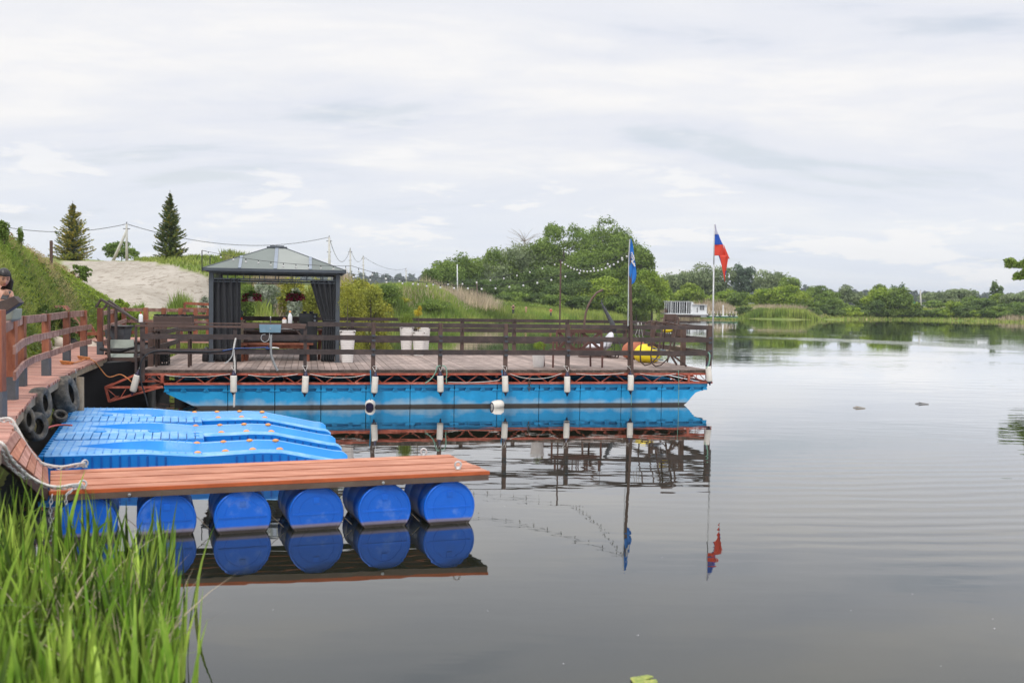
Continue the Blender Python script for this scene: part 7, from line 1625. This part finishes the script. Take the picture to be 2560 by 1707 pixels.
# ================================================================ far things
def standing(px, py, hpx, D, label, shirt, legs, pose=0, hair='hair'):
    q = onY(px, py, D); h_ = hpx*D/FL; rt = empty('person', q, label, 'person'); s_ = h_/1.7
    F = lambda x, y, z: q+Vector((x, y, z))*s_
    pts = [(F(0, 0, .92), (.15*s_, .11*s_)), (F(0, 0, 1.2), (.16*s_, .11*s_)), (F(0, 0, 1.38), (.14*s_, .1*s_)), (F(0, -.01, 1.48), .055*s_), (F(-.09, 0, .85), .09*s_), (F(-.10, 0, .45), .065*s_), (F(-.10, 0, .05), .045*s_), (F(.09, 0, .85), .09*s_), (F(.1, 0, .45), .065*s_), (F(.1, 0, .05), .045*s_),
     (F(-.2, 0, 1.36), .055*s_), (F(-.33, -.1, 1.18), .045*s_), (F(-.05, -.28, 1.24), .035*s_), (F(.2, 0, 1.36), .055*s_), (F(.30, -.1, 1.16), .045*s_), (F(.05, -.28, 1.22), .035*s_), (F(0, -.03, 1.60), .085*s_), (F(0, -.03, 1.66), .07*s_)]
    skinbody('body', pts, [(0, 1), (1, 2), (2, 3), (0, 4), (4, 5), (5, 6), (0, 7), (7, 8), (8, 9), (2, 10), (10, 11), (11, 12), (2, 13), (13, 14), (14, 15), (3, 16), (16, 17)], M['skin'], rt, 1)
    skinbody('shirt', [(F(0, 0, .88), (.18*s_, .14*s_)), (F(0, 0, 1.2), (.19*s_, .135*s_)), (F(0, 0, 1.37), (.17*s_, .12*s_)), (F(-.2, 0, 1.36), .075*s_), (F(-.28, -.05, 1.24), .065*s_), (F(.2, 0, 1.36), .075*s_), (F(.27, -.05, 1.22), .065*s_)], [(0, 1), (1, 2), (2, 3), (3, 4), (2, 5), (5, 6)], shirt, rt, 1)
    skinbody('trousers', [(F(0, 0, .90), (.17*s_, .13*s_)), (F(-.09, 0, .8), .11*s_), (F(-.10, 0, .45), .08*s_), (F(-.1, 0, .1), .06*s_), (F(.09, 0, .8), .11*s_), (F(.1, 0, .45), .08*s_), (F(.1, 0, .1), .06*s_)], [(0, 1), (1, 2), (2, 3), (0, 4), (4, 5), (5, 6)], legs, rt, 1)
    mb = MB(); mb.lathe(F(0, .0, 1.56), [(.08*s_, 0), (.10*s_, .08*s_), (.07*s_, .15*s_), (.01, .17*s_)], 10); mb.build('hair', M[hair], rt, True)
def gy(px, D): # feet a little below the grass tops
    return G(px, D)
dblue = mat('dark_blue_cloth', (.02, .025, .05), .8)
g = gy(1283, 120); standing(1283, 786, 26, 120, 'man in black T-shirt and dark trousers standing in the far marsh grass', M['black'], dblue, hair='bark')
standing(1377, 792, 22, 124, 'person in a bright red shirt standing waist-deep in the far grass', M['red'], dblue)
standing(1315, 782, 17, 124, 'bare-shouldered person crouching in the grass between the man in black and the one in red', M['skin'], M['skin'], hair='bark')
# utility poles
def upole(px, ytop, D, label, r_=.13, brace=False, cat='utility pole', mt='concrete'):
    g = G(px, D); tp = onY(px, ytop, D); rt = empty('utility_pole', g, label, cat); mb = MB(); mb.tube([g-ZV*.5, tp], [r_*1.25, r_*.75], 8); mb.build('pole', M[mt], rt, True)
    if r_ > .1:
        mb = MB(); mb.bar(tp-ZV*.5+Vector((-.35, 0, 0)), tp-ZV*.5+Vector((.35, 0, 0)), .08, .08); mb.tube([tp, tp+ZV*.2], .05, 6); mb.tube([tp-ZV*1.9+Vector((-.25, 0, 0)), tp-ZV*1.9+Vector((.25, 0, 0))], .05, 6); mb.build('crossarm', M['wire'], rt)
    if brace: mb = MB(); mb.tube([onY(318, 574, D)+ZV*0, Vector((xat(271, D), D+.5, G(271, D).z-.5))], [.13, .17], 8); mb.build('brace', M[mt], rt, True)
    return tp
w0 = onY(-40, 556, 104); t1_ = upole(316.5, 560, 104, 'concrete pole with a slanted brace between the two spruces', .14, True)
t2_ = upole(823, 593, 128, 'concrete pole rising above the right slope of the gazebo roof', .17); t3_ = upole(875.5, 622.5, 165, 'thin concrete pole right of the one above the gazebo roof', .15)
t4_ = upole(908, 641, 210, 'small distant utility pole with double post right of the gazebo', .16); t5_ = upole(1015, 672, 260, 'tiny distant pole left of the thicket, left one', .14); t6_ = upole(1064, 684, 262, 'tiny distant pole touching the left end of the thicket', .14)
rt = empty('power_line', t1_, 'overhead cable strung between the concrete poles', 'cable')
for k_, (a_, b_, s_) in enumerate(((w0, t1_, .9), (t1_, t2_, 1.6), (t2_, t3_, 2.6), (t3_, t4_, 1.6), (t4_, t5_, 1.2))):
    mb = MB(); mb.tube(sagpts(a_, b_, s_, 16), .030 if k_ < 2 else .035, 4); mb.build('span', M['wire'], rt)
upole(1143, 661, 150, 'short white post standing before the left part of the thicket', .09, cat='post', mt='white_paint'); upole(1192, 700, 140, 'short rusty post right of the white post', .09, cat='post', mt='post_wood'); upole(2301, 727, 230, 'slender grey lattice mast on the far shore', .22, cat='mast')
# houseboat
D7 = 158
def HBp(px, py, dd=0): return onY(px, py, D7+dd)
hb_ = empty('houseboat', onz(1730, 794, 0), 'white houseboat with a glazed veranda moored at the far shore', 'houseboat')
def hbox(name, x0, y0, x1, y1, dep, mt, d0=0, par=None):
    a_, b_ = HBp(x0, y0, d0), HBp(x1, y1, d0); mb = MB(); mb.box(((a_.x+b_.x)/2, D7+d0+dep/2, (a_.z+b_.z)/2), (abs(b_.x-a_.x), dep, abs(a_.z-b_.z))); return mb.build(name, M[mt], par or hb_)
hbox('cabin', 1731, 762, 1767, 789, 4, 'white_paint'); hbox('cabin_wall', 1727, 755, 1733, 784, 4, 'white_paint', -.1); hbox('veranda_back', 1664, 754, 1727, 784, 1.0, 'window_dark', 2.6)
hbox('veranda_floor', 1662, 783, 1770, 787, 4.4, 'white_paint', -.3); hbox('roof', 1660, 752.5, 1730, 754.5, 4, 'white_paint', -.3); hbox('roof', 1730, 760.5, 1769, 762, 4.4, 'white_paint', -.3)
hbox('hull', 1672, 787, 1752, 793.5, 4, 'post_wood', .2); hbox('hull_end', 1752, 789, 1768, 793.5, 4, 'white_paint', .2)
for px in (1662, 1667, 1672, 1677, 1682, 1688, 1693, 1699, 1705, 1710, 1716, 1722): hbox('mullion', px, 754, px+(1.3 if px in (1677, 1699, 1716) else .5), 784, .12, 'white_paint', -.25)
for y_ in (755, 774): hbox('transom', 1661, y_, 1728, y_+1, .1, 'white_paint', -.2)
hbox('parapet', 1677, 778, 1727, 783, .08, 'window_dark', -.05); hbox('parapet', 1662, 772, 1668, 782, .1, 'post_wood', -.4)
for px in (1750, 1754, 1758): hbox('window', px, 764, px+2.2, 775, .1, 'window_dark', -.08)
hbox('window', 1742.5, 769, 1744, 781, .1, 'window_dark', -.08)
jt = empty('jetty', onz(1800, 794, 0), 'low green and white jetty with tyres right of the houseboat', 'jetty')
hbox('float', 1766, 791, 1845, 794.5, 3, 'green_paint', .2, jt); hbox('deck', 1764, 788.5, 1844, 791, 3.2, 'white_paint', .1, jt)
for y_ in (777.5, 782.5): hbox('rail', 1768, y_, 1841, y_+.8, .08, 'fender', .2, jt)
for k_ in range(10): hbox('rail_post', 1770+k_*7.8, 777.5, 1770.8+k_*7.8, 789, .08, 'fender', .25, jt)
for px in (1770, 1786, 1800, 1824, 1834): q = HBp(px, 788, 0); mb = MB(); mb.torus(q, Vector((0, 1, 0)), .16, .07, 14, 6); mb.build('tyre', M['black'], jt, True)
q = HBp(1655, 773, 1.5); hbox('footbridge', 1645, 773, 1664, 774.5, 1, 'old_wood', 1.5)
for px, py, w_, h_ in ((1807, 762, 1.6, 27),): hbox('white_post', px, py, px+w_, py+h_, .1, 'white_paint', 1.0, jt)
# small cottage roof, beached boat
q = G(2275, 215); rt = empty('cottage', q, 'tiny green-roofed cottage between the far trees', 'cottage'); a_ = onY(2267, 758, 215); b_ = onY(2287, 758, 215); tp = onY(2279, 748, 215)
mb = MB(); mb.box(((a_.x+b_.x)/2, 216.5, (q.z+a_.z)/2), (b_.x-a_.x-.3, 3, a_.z-q.z)); mb.build('wall', M['white_paint'], rt)
mb = MB(); mb.prism([Vector((a_.x-.2, 214.8, a_.z)), Vector((b_.x+.2, 214.8, a_.z)), Vector((tp.x, 214.8, tp.z+.3))], Vector((0, 3.4, 0))); mb.build('roof', M['green_paint'], rt)
def sandpatch(px0, px1, py, D, h_, label):
    a_ = onY(px0, py, D); b_ = onY(px1, py, D); mb = MB(); mb.prism([a_, b_, b_+Vector((.2, 0, h_*.3)), a_+Vector((.4, 0, h_))], Vector((0, 1.2, 0))); return mb
a_, b_ = onz(2408, 800, .05), onz(2436, 800, .05); mb = MB(); n_ = 9; rows = []
for i in range(n_+1):
    f_ = i/n_; w_ = .55*math.sin(math.pi*min(1, max(.02, f_*.95)))**.6; c_ = a_.lerp(b_, f_); rows.append([c_+Vector((0, -w_, .45+.1*abs(f_-.5))), c_+Vector((0, -w_*.6, .05)), c_+Vector((0, 0, -.02)), c_+Vector((0, w_*.6, .05)), c_+Vector((0, w_, .45+.1*abs(f_-.5)))])
mb.grid(rows, .5); rt = empty('rowing_boat', a_.lerp(b_, .5), 'pale rowing boat drawn up at the far right shore', 'boat'); o = mb.build('hull', M['fender'], rt, True); o.modifiers.new('t', 'SOLIDIFY').thickness = .05
mb = MB(); c_ = a_.lerp(b_, .45); mb.box((c_.x, c_.y, .38), (.3, .9, .04)); mb.build('seat', M['old_wood'], rt)
# ================================================================ haze
mb = MB(); mb.box((300, 1000, 23), (7000, 7400, 54)); hz_o = mb.build('haze', M['gap']); hz_o.data.materials.clear()
hm = bpy.data.materials.new('haze'); hm.use_nodes = True; t = hm.node_tree; t.nodes.clear(); N = t.nodes.new
pv = N('ShaderNodeVolumePrincipled'); pv.inputs['Color'].default_value = (0.80, 0.87, 0.97, 1); pv.inputs['Density'].default_value = 0.00026; pv.inputs['Anisotropy'].default_value = 0.2
ou = N('ShaderNodeOutputMaterial'); t.links.new(pv.outputs[0], ou.inputs['Volume']); hz_o.data.materials.append(hm); tag(hz_o, kind='stuff')
